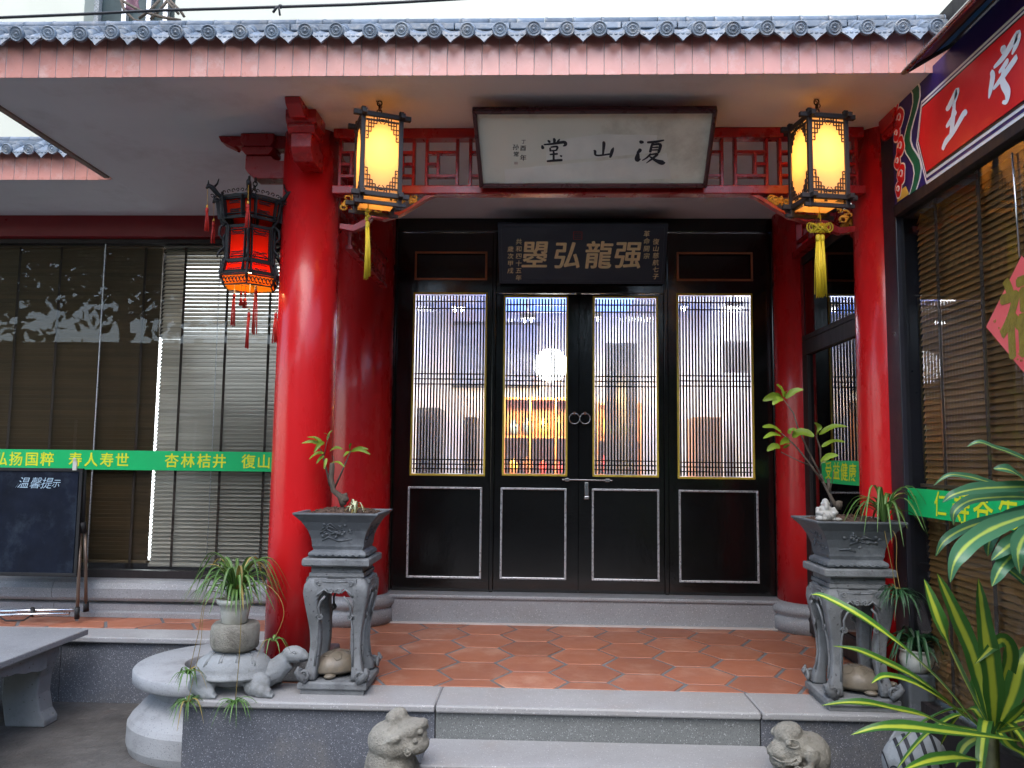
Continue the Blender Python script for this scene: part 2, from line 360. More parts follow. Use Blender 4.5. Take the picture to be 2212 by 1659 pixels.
def translucent(name, col, tcol, mixf=.6):
    m = bpy.data.materials.new(name); m.use_nodes = True; N = m.node_tree.nodes; L = m.node_tree.links; N.remove(N['Principled BSDF'])
    d = N.new('ShaderNodeBsdfDiffuse'); t = N.new('ShaderNodeBsdfTranslucent'); t.inputs[0].default_value = (*tcol, 1); mx = N.new('ShaderNodeMixShader'); mx.inputs[0].default_value = mixf
    tc = N.new('ShaderNodeTexCoord'); nz = N.new('ShaderNodeTexNoise'); nz.inputs['Scale'].default_value = 9; L.new(tc.outputs['Object'], nz.inputs[0])
    mi = N.new('ShaderNodeMix'); mi.data_type = 'RGBA'; mi.inputs[6].default_value = (*col, 1); mi.inputs[7].default_value = (*[c*.8 for c in col], 1); L.new(nz.outputs[0], mi.inputs[0]); L.new(mi.outputs[2], d.inputs[0])
    L.new(d.outputs[0], mx.inputs[1]); L.new(t.outputs[0], mx.inputs[2]); L.new(mx.outputs[0], N['Material Output'].inputs[0]); return m
M['lampshade'] = translucent('yellow_lantern_silk', (.8, .62, .36), (.97, .76, .46))
M['redshade'] = translucent('red_lantern_silk', (.6, .03, .01), (.95, .10, .02))
M['amber'] = translucent('amber_lantern_silk', (.8, .3, .02), (1, .4, .03))
M['bulb'] = emis('lamp_bulb', (1, .75, .35), 8)
M['globe'] = emis('globe_lamp_glass', (1, .98, .93), 5)
M['spot'] = emis('downlight_lens', (1, .98, .92), 20)
def leafmat(name, edge, mid, gloss=.35, w0=.12, w1=.2):
    m = bpy.data.materials.new(name); m.use_nodes = True; N = m.node_tree.nodes; L = m.node_tree.links; b = N['Principled BSDF']
    tc = N.new('ShaderNodeTexCoord'); sp = N.new('ShaderNodeSeparateXYZ'); L.new(tc.outputs['UV'], sp.inputs[0])
    s = N.new('ShaderNodeMath'); s.operation = 'SUBTRACT'; s.inputs[1].default_value = .5; a = N.new('ShaderNodeMath'); a.operation = 'ABSOLUTE'; L.new(sp.outputs[0], s.inputs[0]); L.new(s.outputs[0], a.inputs[0])
    nz = N.new('ShaderNodeTexNoise'); nz.inputs['Scale'].default_value = 14; L.new(tc.outputs['Object'], nz.inputs[0])
    m2 = N.new('ShaderNodeMath'); m2.operation = 'MULTIPLY_ADD'; L.new(nz.outputs[0], m2.inputs[0]); m2.inputs[1].default_value = .12; L.new(a.outputs[0], m2.inputs[2])
    r = N.new('ShaderNodeMapRange'); r.inputs[1].default_value = w0; r.inputs[2].default_value = w1; L.new(m2.outputs[0], r.inputs[0])
    mi = N.new('ShaderNodeMix'); mi.data_type = 'RGBA'; L.new(r.outputs[0], mi.inputs[0]); mi.inputs[6].default_value = (*mid, 1); mi.inputs[7].default_value = (*edge, 1)
    oi = N.new('ShaderNodeObjectInfo'); h = N.new('ShaderNodeHueSaturation'); mr = N.new('ShaderNodeMapRange'); mr.inputs[3].default_value = .75; mr.inputs[4].default_value = 1.25; L.new(oi.outputs['Random'], mr.inputs[0]); L.new(mr.outputs[0], h.inputs['Value']); L.new(mi.outputs[2], h.inputs['Color'])
    wv = N.new('ShaderNodeTexWave'); wv.inputs['Scale'].default_value = 12; wv.inputs['Distortion'].default_value = .5; L.new(tc.outputs['UV'], wv.inputs[0]); bp = N.new('ShaderNodeBump'); bp.inputs['Strength'].default_value = .15; bp.inputs['Distance'].default_value = .002
    L.new(wv.outputs[0], bp.inputs['Height']); L.new(bp.outputs[0], b.inputs['Normal'])
    b.inputs['Roughness'].default_value = gloss; L.new(h.outputs[0], b.inputs['Base Color'])
    t = N.new('ShaderNodeBsdfTranslucent'); L.new(h.outputs[0], t.inputs[0]); mx = N.new('ShaderNodeMixShader'); mx.inputs[0].default_value = .25
    L.new(b.outputs[0], mx.inputs[1]); L.new(t.outputs[0], mx.inputs[2]); L.new(mx.outputs[0], N['Material Output'].inputs[0]); return m
M['dracaena'] = leafmat('dracaena_leaf', (.05, .16, .03), (.48, .56, .06), .3, .17, .27)
M['dracaena_up'] = leafmat('dracaena_pale_leaf', (.07, .20, .11), (.42, .55, .12), .2, .1, .18)
M['spider'] = leafmat('spider_plant_leaf', (.07, .17, .03), (.22, .33, .12), .4, .1, .2)
M['spider_dark'] = leafmat('dark_spider_leaf', (.025, .09, .035), (.07, .16, .06), .4, .1, .2)
M['dryleaf'] = leafmat('yellowing_leaf', (.3, .22, .06), (.38, .33, .1), .5)
M['sapling'] = leafmat('sapling_leaf', (.17, .26, .02), (.24, .33, .05), .4, .0, .08)
M['treeleaf'] = leafmat('tree_leaf', (.05, .10, .03), (.07, .13, .04), .5)
M['blueled'] = emis('blue_lit_ceiling_panel', (.12, .28, 1), .9)
# ---------------------------------------------------------------- ground and terrace
GZ = -.39
b = MB(); b.box((-30, -30, GZ-.3), (30, 30, GZ)); obj('courtyard_ground', b, M['concrete'], kind='structure')
YE, YT = 3.65, 3.93          # terrace edge, edge of the tiling
XL, XR = PZ(412, 1497, 0).x, 1.70
ter = thing('terrace', None, None, (0, 4, GZ), kind='structure')
b = MB(); b.box((XL+.02, YE+.02, GZ-.05), (XR+.3, 5.55, -.0045)); b.box((-9, 4.85, GZ-.05), (XL+.02, 5.55, -.0045)); obj('grout_bed', b, M['hexgrout'], ter)
for i, (a, c) in enumerate(((XL, -.452), (-.449, .98), (.983, XR+.03))):
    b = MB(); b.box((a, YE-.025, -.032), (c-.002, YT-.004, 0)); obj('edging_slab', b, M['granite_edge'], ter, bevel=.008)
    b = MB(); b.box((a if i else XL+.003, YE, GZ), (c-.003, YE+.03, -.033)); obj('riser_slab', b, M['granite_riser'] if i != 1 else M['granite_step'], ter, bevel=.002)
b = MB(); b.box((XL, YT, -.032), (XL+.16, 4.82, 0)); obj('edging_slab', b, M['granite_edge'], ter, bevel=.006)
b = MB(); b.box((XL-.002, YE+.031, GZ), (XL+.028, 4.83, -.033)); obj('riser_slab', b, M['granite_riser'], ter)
x = XL-.02
while x > -6:
    w = 1.25; b = MB(); b.box((x-w+.003, 4.79, -.035), (x, 5.03, 0)); obj('edging_slab', b, M['granite_edge'], ter, bevel=.008)
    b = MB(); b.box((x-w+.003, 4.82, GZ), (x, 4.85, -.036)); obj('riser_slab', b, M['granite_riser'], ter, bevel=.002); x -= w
def clip(poly, x0, x1, y0, y1):
    for ax, v, sg in ((0, x0, 1), (0, x1, -1), (1, y0, 1), (1, y1, -1)):
        out = []
        for i in range(len(poly)):
            p, q = poly[i-1], poly[i]; a = (p[ax]-v)*sg; c = (q[ax]-v)*sg
            if (a >= 0) != (c >= 0):
                t = a/(a-c); out.append((p[0]+(q[0]-p[0])*t, p[1]+(q[1]-p[1])*t))
            if c >= 0: out.append(q)
        poly = out
        if len(poly) < 3: return None
    return poly
def hexfloor(x0, x1, y0, y1, ox, oy, a=.192, rw=.336, g=.011, maxx=None):
    for i in range(-30, 14):
        for j in range(-4, 6):
            cx = ox+i*1.5*a; cy = oy+(j+(.5 if i % 2 else 0))*rw
            P = [(cx+a-g, cy), (cx+a/2-g*.5, cy+rw/2-g*.7), (cx-a/2+g*.5, cy+rw/2-g*.7), (cx-a+g, cy), (cx-a/2+g*.5, cy-rw/2+g*.7), (cx+a/2-g*.5, cy-rw/2+g*.7)]
            P = [(p+random.uniform(-.002, .002), q+random.uniform(-.002, .002)) for p, q in P]
            P = clip(P, x0, x1, y0, y1)
            if not P: continue
            ar = abs(sum(P[k-1][0]*P[k][1]-P[k][0]*P[k-1][1] for k in range(len(P))))/2
            if ar < .0008: continue
            dz = random.uniform(-.0012, .0012); b = MB()
            b.prism(P, lambda u, v, w: (u, v, w), -.012, -.001+dz); obj('floor_tile', b, M['hex'], ter, bevel=.003, seg=1)
o0 = PZ(1025, 1448, 0)
hexfloor(XL+.165, XR+.03, YT, 5.36, o0.x, o0.y)
hexfloor(-5.6, XL+.155, 5.035, 5.38, o0.x, o0.y)
# front step
st = thing('stone_step', 'pale speckled granite step below the terrace edge between the two squatting stone beasts', 'step', (.26, 3.3, GZ))
z2 = PZ(1250, 1600, 0).z if False else PY(1250, 1601, YE).z
b = MB(); b.box((-.475, YE-.31, z2-.034), (1.0, YE-.002, z2)); obj('tread', b, M['granite_edge'], st, bevel=.007)
b = MB(); b.box((-.45, YE-.285, GZ), (.985, YE-.004, z2-.035)); obj('riser', b, M['granite_step'], st)
# ---------------------------------------------------------------- door sill, left window dado
SZ = 2.776; YD = 5.53; YS = 5.37
def dX(px, py, Y=YD): return PY(px, py, Y).x
def dZ(px, py, Y=YD): return PY(px, py, Y).z
xa, xb = dX(838, 1300), dX(1690, 1300)
si = thing('door_sill', 'long grey granite sill block under the black doors', 'sill', ((xa+xb)/2, 5.2, 0))
b = MB(); b.box((xa, YS, 0), (xb, 5.56, .158)); obj('sill_block', b, M['granite'], si, bevel=.003)
b = MB(); b.box((xa, YS-.015, .1585), (xb, 5.56, .184)); obj('sill_lip', b, M['granite'], si, bevel=.008)
b = MB(); b.box((xa, YS-.035, -.001), (xb, YS-.001, .008)); obj('grout_joint', b, M['grout'], si)
# left dado moulding
WL0, WL1 = -6.0, -1.66
YW = 5.50
da = thing('window_dado', 'moulded grey granite dado under the left blinded window', 'dado', (-3, 5.3, 0))
prof = [(5.6, 0), (5.35, 0), (5.35, .03), (5.37, .04), (5.37, .085), (5.40, .095), (5.40, .10), (5.345, .112), (5.335, .13), (5.335, .19), (5.355, .225), (5.39, .24), (5.6, .24)]
x = WL1
while x > WL0:
    b = MB(); b.prism(prof, lambda u, v, w: (w, u, v), x-1.6+.003, x); obj('dado_stone', b, M['granite'], da); x -= 1.6
# ---------------------------------------------------------------- columns
def column(name, x, y, r, z0, z1, label, base=None, lean=0):
    t = thing(name, label, 'column', (x, y, 0), group='red lacquered columns')
    b = MB(); rr = lambda z: r*(1.02-.0*z)
    b.lathe([(r*1.03, z0), (r*1.02, z0+.6), (r*1.0, 1.5), (r*.985, z1)], 64, (x, y, 0)); obj('shaft', b, M['red'], t)
    if base == 'round':
        b = MB(); b.lathe([(r+.055, 0), (r+.055, .085), (r+.04, .095), (r+.035, .10), (r+.06, .118), (r+.068, .14), (r+.06, .165), (r+.03, .182), (r+.005, .186)], 48, (x, y, 0))
        obj('stone_base', b, M['granite'], t)
    if base == 'block':
        b = MB(); b.box((x-.27, YT+.005, .0015), (x+.17, y+.22, .11)); obj('stone_base', b, M['granite'], t, bevel=.008)
    return t
rr = .205
cRLx = dX(846, 850, 5.42)-rr; cRRx = dX(1676, 850, 5.42)+rr
pf = PY(650, 950, 4.06); CFLx = pf.x+.012; CFLy = 4.06; cr = .150
column('red_column', CFLx, CFLy, cr, .11, SZ, 'thick glossy red column standing forward on the terrace, left of the hanging lanterns', 'block')
column('red_column', cRLx, 5.42, rr, .184, SZ, 'glossy red column touching the left edge of the black doors', 'round')
column('red_column', cRRx, 5.42, rr, .184, SZ, 'glossy red column touching the right edge of the black doors', 'round')
CFRx = PY(1858, 909, 4.06).x+cr
column('red_column', CFRx, CFLy, cr, 0, SZ, 'glossy red column beside the dark post of the right-hand shop window')
# ---------------------------------------------------------------- left window wall
xw0, xw1 = WL0, WL1+.02
bm_ = thing('window_beam', 'dark red painted beam above the left blinded window', 'beam', (-3.5, 5.4, 2.4))
zb0, zb1 = dZ(300, 511, 5.42), dZ(300, 465, 5.42)
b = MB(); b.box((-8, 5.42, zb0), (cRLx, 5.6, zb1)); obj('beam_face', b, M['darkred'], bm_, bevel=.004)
b = MB(); b.box((-8, 5.40, zb1+.001), (cRLx, 5.6, SZ-.001)); obj('plaster_band', b, M['plaster'], bm_, bevel=.01)
wi = thing('shop_window', 'wide window with brown wooden blinds left of the red columns', 'window', (-3.5, YW, .25))
z0, z1 = .2405, zb0-.001
b = MB()
b.box((-8, YW-.02, z0), (xw1, YW+.05, z0+.05)); b.box((-8, YW-.02, z1-.03), (xw1, YW+.05, z1)); b.box((xw1-.05, YW-.02, z0+.05), (xw1, YW+.05, z1-.03))
obj('frame', b, M['darkwood'], wi)
xj = dX(212, 800, YW)
for k, (a, c) in enumerate(((-6.5, xj-.004), (xj+.004, xw1-.05))):
    b = MB(); b.box((a, YW, z0+.05), (c, YW+.008, z1-.03)); obj('pane', b, M['glass'], wi)
b = MB(); b.box((xj-.0035, YW-.001, z0+.05), (xj+.0035, YW+.009, z1-.03)); obj('glass_joint', b, M['silver'], wi)
xs = dX(340, 850, 5.58)
def blind(name, label, x0, x1, zt, zbm, Y, tilt, mt, tapes, pitch=.0278, d=.05, cords=()):
    t = thing(name, label, 'blind', ((x0+x1)/2, Y, zbm), group='venetian blinds')
    b = MB(); w = (x1-x0)/2-.004; b.box((-w, -d/2, -.0014), (w, d/2, .0014)); me = b.mesh('slat'); me.materials.append(mt)
    z = zt-.05; n = 0
    while z > zbm+.03:
        inst('slat', me, ((x0+x1)/2, Y, z), t, rot=(tilt+random.uniform(-.03, .03), 0, random.uniform(-.0012, .0012))); z -= pitch
    b = MB(); b.box((x0, Y-.03, zt-.04), (x1, Y+.03, zt)); obj('head_rail', b, mt, t)
    b = MB(); b.box((x0, Y-.026, zbm), (x1, Y+.026, zbm+.018)); obj('bottom_rail', b, mt, t, bevel=.003)
    for p in tapes:
        b = MB(); b.box((p-.009, Y-.0325, zbm), (p+.009, Y-.031, zt-.04)); obj('tape', b, M['tape'], t)
    for p in cords:
        b = MB(); b.tube([(p, Y-.045, zt-.05), (p+.004, Y-.045, 1.2), (p, Y-.045, .36)], .003, 5); obj('cord', b, M['silver'], t)
    return t
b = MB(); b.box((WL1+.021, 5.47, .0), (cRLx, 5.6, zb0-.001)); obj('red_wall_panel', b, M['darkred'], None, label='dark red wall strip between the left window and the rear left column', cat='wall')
tz = zb0-.005
blind('wooden_blind', 'dark brown closed wooden blind behind the left part of the left window', -5.2, xs-.004, tz, .33, 5.58, R(-66), M['blind'], [dX(p, 850, 5.54) for p in (22, 112, 208, 298)])
blind('wooden_blind', 'grey brown half open wooden blind with bright gaps behind the hexagonal red lantern', xs+.006, xw1-.03, tz, .31, 5.58, R(38), M['blindg'], [dX(p, 850, 5.54) for p in (386, 481, 575)], cords=(dX(462, 850, 5.53),))
# interior behind the left window
rl = thing('left_room', 'pale interior of the room behind the left window blinds', 'room', (-3.5, 6.5, 0))
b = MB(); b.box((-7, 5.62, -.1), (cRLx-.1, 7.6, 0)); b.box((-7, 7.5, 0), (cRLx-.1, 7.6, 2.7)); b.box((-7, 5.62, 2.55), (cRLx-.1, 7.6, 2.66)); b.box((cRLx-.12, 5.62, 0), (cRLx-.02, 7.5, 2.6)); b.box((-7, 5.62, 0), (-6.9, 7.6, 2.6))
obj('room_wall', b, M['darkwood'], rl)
b = MB(); b.box((-2.75, 5.95, 1.98), (cRLx-.2, 5.98, 2.64)); b.box((xs-.25, 5.95, .3), (xs-.03, 5.98, 1.979)); obj('daylight_panel', b, emis('daylight_glow', (.9, .95, 1), 2.2), rl)  # glowing panel and strip added close behind the blinds, standing in for daylight
# ---------------------------------------------------------------- right wall of the neighbour, seen edge on
XA, XB = 1.725, 1.71
rw = thing('neighbour_shop_front', 'dark framed glazed shop front with brown blinds along the right side', 'shop front', (XB, 3.2, 0))
b = MB(); b.box((XB-.025, -2, GZ), (2.6, YE-.03, .05)); b.box((XB-.025, YE-.028, .0015), (2.6, 3.90, .05)); obj('base_board', b, M['darkwood'], rw)
YPOST = y0 = PX(1958, 900, XB).y; y1 = CFLy-cr-.002
b = MB(); b.box((XB-.02, y0, .051), (XB+.12, y1, 3.05)); obj('corner_post', b, M['postdark'], rw, bevel=.004)
zs = PX(1921, 484, XB).z
b = MB(); b.box((XB-.03, .8, zs), (XB+.12, y0-.002, zs+.05)); obj('sign_ledge', b, M['darkwood'], rw, bevel=.003)
b = MB(); b.box((XB, .8, .051), (XB+.006, y0-.003, zs)); obj('pane', b, M['glass'], rw)
b = MB(); b.box((XB+.07, .8, zs+.051), (XB+.5, y0-.002, 3.1)); obj('upper_wall', b, M['darkwood'], rw)
b = MB(); b.box((XB+.5, -1, 0), (XB+.55, 3.9, 3.2)); obj('inner_wall', b, M['blind'], rw)
# blinds of right shop: slats run in depth
tb = thing('wooden_blind', 'warm brown wooden blind behind the glass of the right shop front', 'blind', (XB+.06, 3, .1), group='venetian blinds')
me = MB().box((-.025, -.6, -.0014), (.025, .6, .0014)).mesh('slat'); me.materials.append(M['blind'])
me.materials[0] = mat('orange_brown_slat', (.23, .11, .035), .5, var=.2, vs=3, bump=.2, bs=60, rnd=.12, stretch=(4, .3, 4))
for (ya, yb) in ((2.55, y0-.06),):
    z = zs-.03; sc = (yb-ya)/1.2
    while z > .07:
        inst('slat', me, (XB+.06, (ya+yb)/2, z), tb, rot=(random.uniform(-.0015, .0015), R(-68)+random.uniform(-.04, .04), 0), scale=(1, sc, 1)); z -= .0275
    for px in (2043, 2140):
        yy = PX(px, 900, XB+.04).y; b = MB(); b.box((XB+.028, yy-.012, .06), (XB+.03, yy+.012, zs)); obj('tape', b, M['tape'], tb)
    b = MB(); b.box((XB+.025, ya, .985), (XB+.04, yb, 1.0)); obj('bottom_rail', b, M['brass'], tb)
b = MB(); b.tube([PX(2186, 330, XB-.01), PX(2203, 556, XB-.01)], .004, 6); obj('hanging_wire', b, M['steel'], None, label='thin steel wire hanging down the right shop window above the red paper diamond', cat='wire')
# rear right glazed panel between columns
zl0_ = PY(1280, 418, 3.93).z
pn = thing('side_glass_door', 'dark framed side glass door between the two right-hand red columns', 'door', (XA, 4.6, 0))
ya, yb = CFLy+.1, 5.35
b = MB(); b.box((XA-.01, yb-.14, 0.0), (XA+.02, yb+.06, zl0_)); obj('red_jamb', b, M['darkred'], pn)
zt0 = PX(1744, 722, XA).z
zt1 = PX(1843, 682, XA).z; zt = (zt0+zt1)/2
b = MB(); b.box((XA-.015, ya, zt-.03), (XA+.03, yb-.141, zt)); b.box((XA-.01, ya, zl0_-.05), (XA+.03, yb-.141, zl0_)); obj('transom_bar', b, M['darkwood'], pn)
b = MB(); b.box((XA-.02, ya, zt-.13), (XA+.03, yb-.15, zt-.035)); b.box((XA-.02, yb-.24, .02), (XA+.03, yb-.15, zt-.131)); b.box((XA-.02, ya, .02), (XA+.03, ya+.1, zt-.131)); b.box((XA-.02, ya+.1, .02), (XA+.03, yb-.24, .14)); obj('door_frame', b, M['darkwood'], pn, bevel=.004)
b = MB(); b.box((XA+.0, ya+.1, .14), (XA+.006, yb-.24, zt-.13)); obj('pane', b, glass('dark_side_glass', .12, (.25, .2, .2)), pn)
b = MB(); b.box((XA+.0, ya, zt+.0), (XA+.006, yb-.141, zl0_-.05)); obj('pane', b, bpy.data.materials['dark_side_glass'], pn)
b = MB(); b.box((XA+.2, ya, 0), (XA+.24, yb+.1, 2.6)); obj('dark_partition', b, M['darkwood'], pn)
# ---------------------------------------------------------------- entrance doors
zB, zT = .185, SZ-.001
X0, X1 = dX(841, 850), dX(1681, 850)
dr = thing('entrance_doors', 'tall black lacquered entrance doors with four lattice glazed leaves and gold beading', 'door', ((X0+X1)/2, YD, zB))
b = MB(); ztf = dZ(1250, 505)
b.box((X0, YD-.05, ztf), (X1, YD+.07, zT)); b.box((X0, YD-.05, zB), (dX(855, 850), YD+.07, ztf)); b.box((dX(1666, 850), YD-.05, zB), (X1, YD+.07, ztf))
obj('door_frame', b, M['black'], dr, bevel=.006)
b = MB(); b.box((dX(1062, 850), YD-.035, zB), (dX(1070, 850), YD+.05, ztf)); b.box((dX(1433, 850), YD-.035, zB), (dX(1442, 850), YD+.05, ztf))
b.box((dX(1070, 850), YD-.045, dZ(1250, 636)), (dX(1433, 850), YD+.05, dZ(1250, 610))); b.box((dX(1070, 850), YD-.02, dZ(1250, 610)), (dX(1433, 850), YD+.05, ztf))
obj('mullion', b, M['black'], dr, bevel=.004)
TR = .012
def trim(name, x0, x1, z0, z1, y, m, par, w=.014, d=.012):
    b = MB(); fr = lambda u, v, ww: (u, ww, v)
    for P in ([(x0, z0), (x1, z0), (x1-w, z0+w), (x0+w, z0+w)], [(x0, z1), (x1, z1), (x1-w, z1-w), (x0+w, z1-w)], [(x0, z0), (x0+w, z0+w), (x0+w, z1-w), (x0, z1)], [(x1, z0), (x1-w, z0+w), (x1-w, z1-w), (x1, z1)]):
        n = 4; out = [(u, y, v) for u, v in P]; 
        b.prism(P, fr, y-d, y)
    return obj(name, b, m, par, bevel=.003, seg=2)
def door_leaf(x0, x1, zt, gx, gz, px_, pz, ux=None, uz=None, side=0, y=YD-.03):
    """leaf outline x0..x1, glazed opening gx,gz, lower panel px_,pz, upper panel ux,uz"""
    g0, g1 = gx; p0, p1 = px_; b = MB(); th = .045
    zs_ = [zB+.003, pz[0], pz[1], gz[0], gz[1]] + ([uz[0], uz[1]] if uz else []) + [zt]
    b.box((x0, y, zs_[0]), (x1, y+th, pz[0]))
    b.box((x0, y, pz[0]), (p0, y+th, pz[1])); b.box((p1, y, pz[0]), (x1, y+th, pz[1]))
    b.box((x0, y, pz[1]), (x1, y+th, gz[0]))
    b.box((x0, y, gz[0]), (g0, y+th, gz[1])); b.box((g1, y, gz[0]), (x1, y+th, gz[1]))
    if uz:
        b.box((x0, y, gz[1]), (x1, y+th, uz[0])); b.box((x0, y, uz[0]), (ux[0], y+th, uz[1])); b.box((ux[1], y, uz[0]), (x1, y+th, uz[1])); b.box((x0, y, uz[1]), (x1, y+th, zt))
    else: b.box((x0, y, gz[1]), (x1, y+th, zt))
    lf = obj('door_leaf', b, M['black'], dr)
    b = MB(); b.box((p0, y+.018, pz[0]), (p1, y+.03, pz[1])); obj('lower_panel', b, M['black'], lf)
    trim('silver_beading', p0-.004, p1+.004, pz[0]-.004, pz[1]+.004, y+.002, M['silver'], lf)
    trim('yellow_beading', g0-.004, g1+.004, gz[0]-.004, gz[1]+.004, y+.002, M['yellow_trim'], lf)
    if uz:
        b = MB(); b.box((ux[0], y+.018, uz[0]), (ux[1], y+.03, uz[1])); obj('upper_panel', b, M['black'], lf)
        trim('copper_beading', ux[0]-.004, ux[1]+.004, uz[0]-.004, uz[1]+.004, y+.002, M['copper'], lf)
    n = round((g1-g0)/.0216); w = (g1-g0)/n; zz0, zz1 = gz[0]+.0145, gz[1]-.0145
    me = MB().box((-.0056, 0, 0), (.0056, .014, zz1-zz0)).mesh('lattice_bar'); me.materials.append(M['black'])
    for k in range(1, n):
        inst('lattice_bar', me, (g0+k*w, y+.012, zz0), lf)
    H = gz[1]-gz[0]
    me = MB().box((g0+.0105-(g0+g1)/2, 0, -.004), (g1-.0105-(g0+g1)/2, .014, .004)).mesh('cross_bar'); me.materials.append(M['black'])
    for f in (.045, .085, .448, .476, .504, .915, .94, .965):
        inst('cross_bar', me, ((g0+g1)/2, y+.008, gz[1]-f*H), lf)
    b = MB(); b.box((g0-.001, y+.034, gz[0]), (g1+.001, y+.038, gz[1])); obj('glass_pane', b, M['doorglass'], lf)
    return lf
gz = (dZ(1250, 1030), dZ(1250, 636)); pz = (dZ(1250, 1251), dZ(1250, 1056)); uz = (dZ(1250, 607), dZ(1250, 548)); gz1 = (dZ(1250, 1028), dZ(1250, 642))
e = .004
L = [dX(x, 850) for x in (856, 1061, 1071, 1250.0, 1432, 1443, 1665)]
door_leaf(L[0], L[1], ztf-e, (dX(892, 830), dX(1050, 830)), gz, (dX(882, 1150), dX(1040, 1150)), pz, (dX(899, 576), dX(1052, 576)), uz)
d1 = door_leaf(L[2], L[3]-.002, dZ(1250, 637), (dX(1088, 830), dX(1225, 830)), gz1, (dX(1082, 1150), dX(1222, 1150)), pz, y=YD-.02)
d2 = door_leaf(L[3]+.002, L[4], dZ(1250, 637), (dX(1281, 830), dX(1420, 830)), gz1, (dX(1279, 1150), dX(1422, 1150)), pz, y=YD-.02)
door_leaf(L[5], L[6], ztf-e, (dX(1462, 830), dX(1624, 830)), gz, (dX(1466, 1150), dX(1635, 1150)), pz, (dX(1461, 576), dX(1622, 576)), uz)
for px_c in (856, 1062, 1071, 1250, 1433, 1442, 1665):  # unseen black strips added behind the leaf joints to stop room light leaking
    b = MB(); xc_ = dX(px_c, 850); b.box((xc_-.016, YD+.052, zB+.001), (xc_+.016, YD+.066, ztf-.001)); obj('light_stop_strip', b, M['black'], dr)
for p, lf in ((1241, d1), (1264, d2)):
    c = PY(p, 904, YD-.045); b = MB(); n = 24
    b.tube([c+Vector((math.sin(2*PI*k/n)*.036, -.004*math.cos(2*PI*k/n), math.cos(2*PI*k/n)*.036)) for k in range(n+1)], .0035, 6); obj('ring_pull', b, M['steel'], lf)
    b = MB(); b.ball(c+Vector((0, .01, .036)), (.011, .014, .011)); obj('ring_mount', b, M['copper'], lf)
c0 = PY(1214, 1036, YD-.045); c1 = PY(1323, 1038, YD-.045); b = MB(); b.bar(c0, c1, .012, .008); b.bar(c0+Vector((.02, .0, 0)), c0+Vector((.05, 0, 0)), .022, .022); b.bar(c1-Vector((.05, 0, 0)), c1-Vector((.02, 0, 0)), .022, .022); obj('sliding_bolt', b, M['steel'], dr, bevel=.002)
c0 = PY(1267, 1042, YD-.05); c1 = PY(1267, 1072, YD-.05); b = MB(); b.bar(c0, c1, .014, .028, up=(1, 0, 0)); b.bar(c1, c1-Vector((0, 0, .02)), .018, .034, up=(1, 0, 0)); obj('padlock', b, M['steel'], None, bevel=.003, label='small steel padlock hanging from the door bolt', cat='padlock')
# ---------------------------------------------------------------- room behind the doors
rm = thing('reception_room', 'bright lit reception room seen through the door lattice', 'room', (.4, 7.5, .18))
b = MB(); b.box((cRLx, 5.61, .1), (cRRx, 9, .18)); obj('floor', b, M['hexgrout'], rm)
b = MB(); b.box((cRLx-.1, 5.62, .18), (cRLx, 9, 3.1)); b.box((cRRx, 5.62, .18), (cRRx+.1, 9, 3.1)); b.box((cRLx, 8.9, .18), (cRRx, 9, 3.1)); obj('wall', b, M['wall_in'], rm)
b = MB(); b.box((cRLx, 5.61, 2.95), (cRRx, 8.9, 3.05)); obj('ceiling', b, M['wall_in'], rm)
b = MB(); b.box((-.55, 7.2, 2.70), (.95, 8.7, 2.76)); obj('blue_ceiling_panel', b, M['blueled'], rm)
b = MB(); b.box((cRLx, 5.61, 2.80), (cRRx, 5.7, 2.899)); obj('lintel_back', b, M['wall_in'], rm)
def arealight(name, loc, sx, sy, en, col, rot=(0, 0, 0)):
    l = bpy.data.lights.new(name, 'AREA'); l.shape = 'RECTANGLE'; l.size = sx; l.size_y = sy; l.energy = en; l.color = col
    o = bpy.data.objects.new(name, l); COL.objects.link(o); o.location = loc; o.rotation_euler = rot; return o
arealight('ceiling_cove_lamp', (.4, 7.6, 2.7), 2.2, 1.2, 60, (1, .96, .9))
def shelf(name, label, x0, x1, y, z0, z1, nz, nx, m, fill=True, seed=1):
    rnd = random.Random(seed); t = thing(name, label, 'cabinet', ((x0+x1)/2, y, z0)); b = MB(); th = .025
    b.box((x0, y+.3, z0), (x1, y+.32, z1)); 
    for i in range(nx+1): xx = x0+(x1-x0-th)*i/nx; b.box((xx, y, z0), (xx+th, y+.3, z1))
    obj('cabinet_frame', b, m, t)
    for k in range(nz+1):
        zz = z0+(z1-z0-th)*k/nz; b = MB(); b.box((x0+.002, y+.005, zz), (x1-.002, y+.298, zz+th-.001)); obj('shelf_board', b, m, t)
    return t
sh = shelf('display_cabinet', 'warm lit wooden display cabinet behind the left middle door leaf', dX(1085, 900, 7.6), dX(1262, 900, 7.6), 7.6, .18, dZ(1200, 858, 7.6), 4, 3, M['warmwood'])
cols_ = [(.6, .05, .03), (.7, .5, .1), (.8, .75, .6), (.1, .2, .4), (.5, .2, .05), (.1, .35, .2)]
JM = [mat('glazed_jar_%d' % i, c, .3, bump=0) for i, c in enumerate(cols_)]
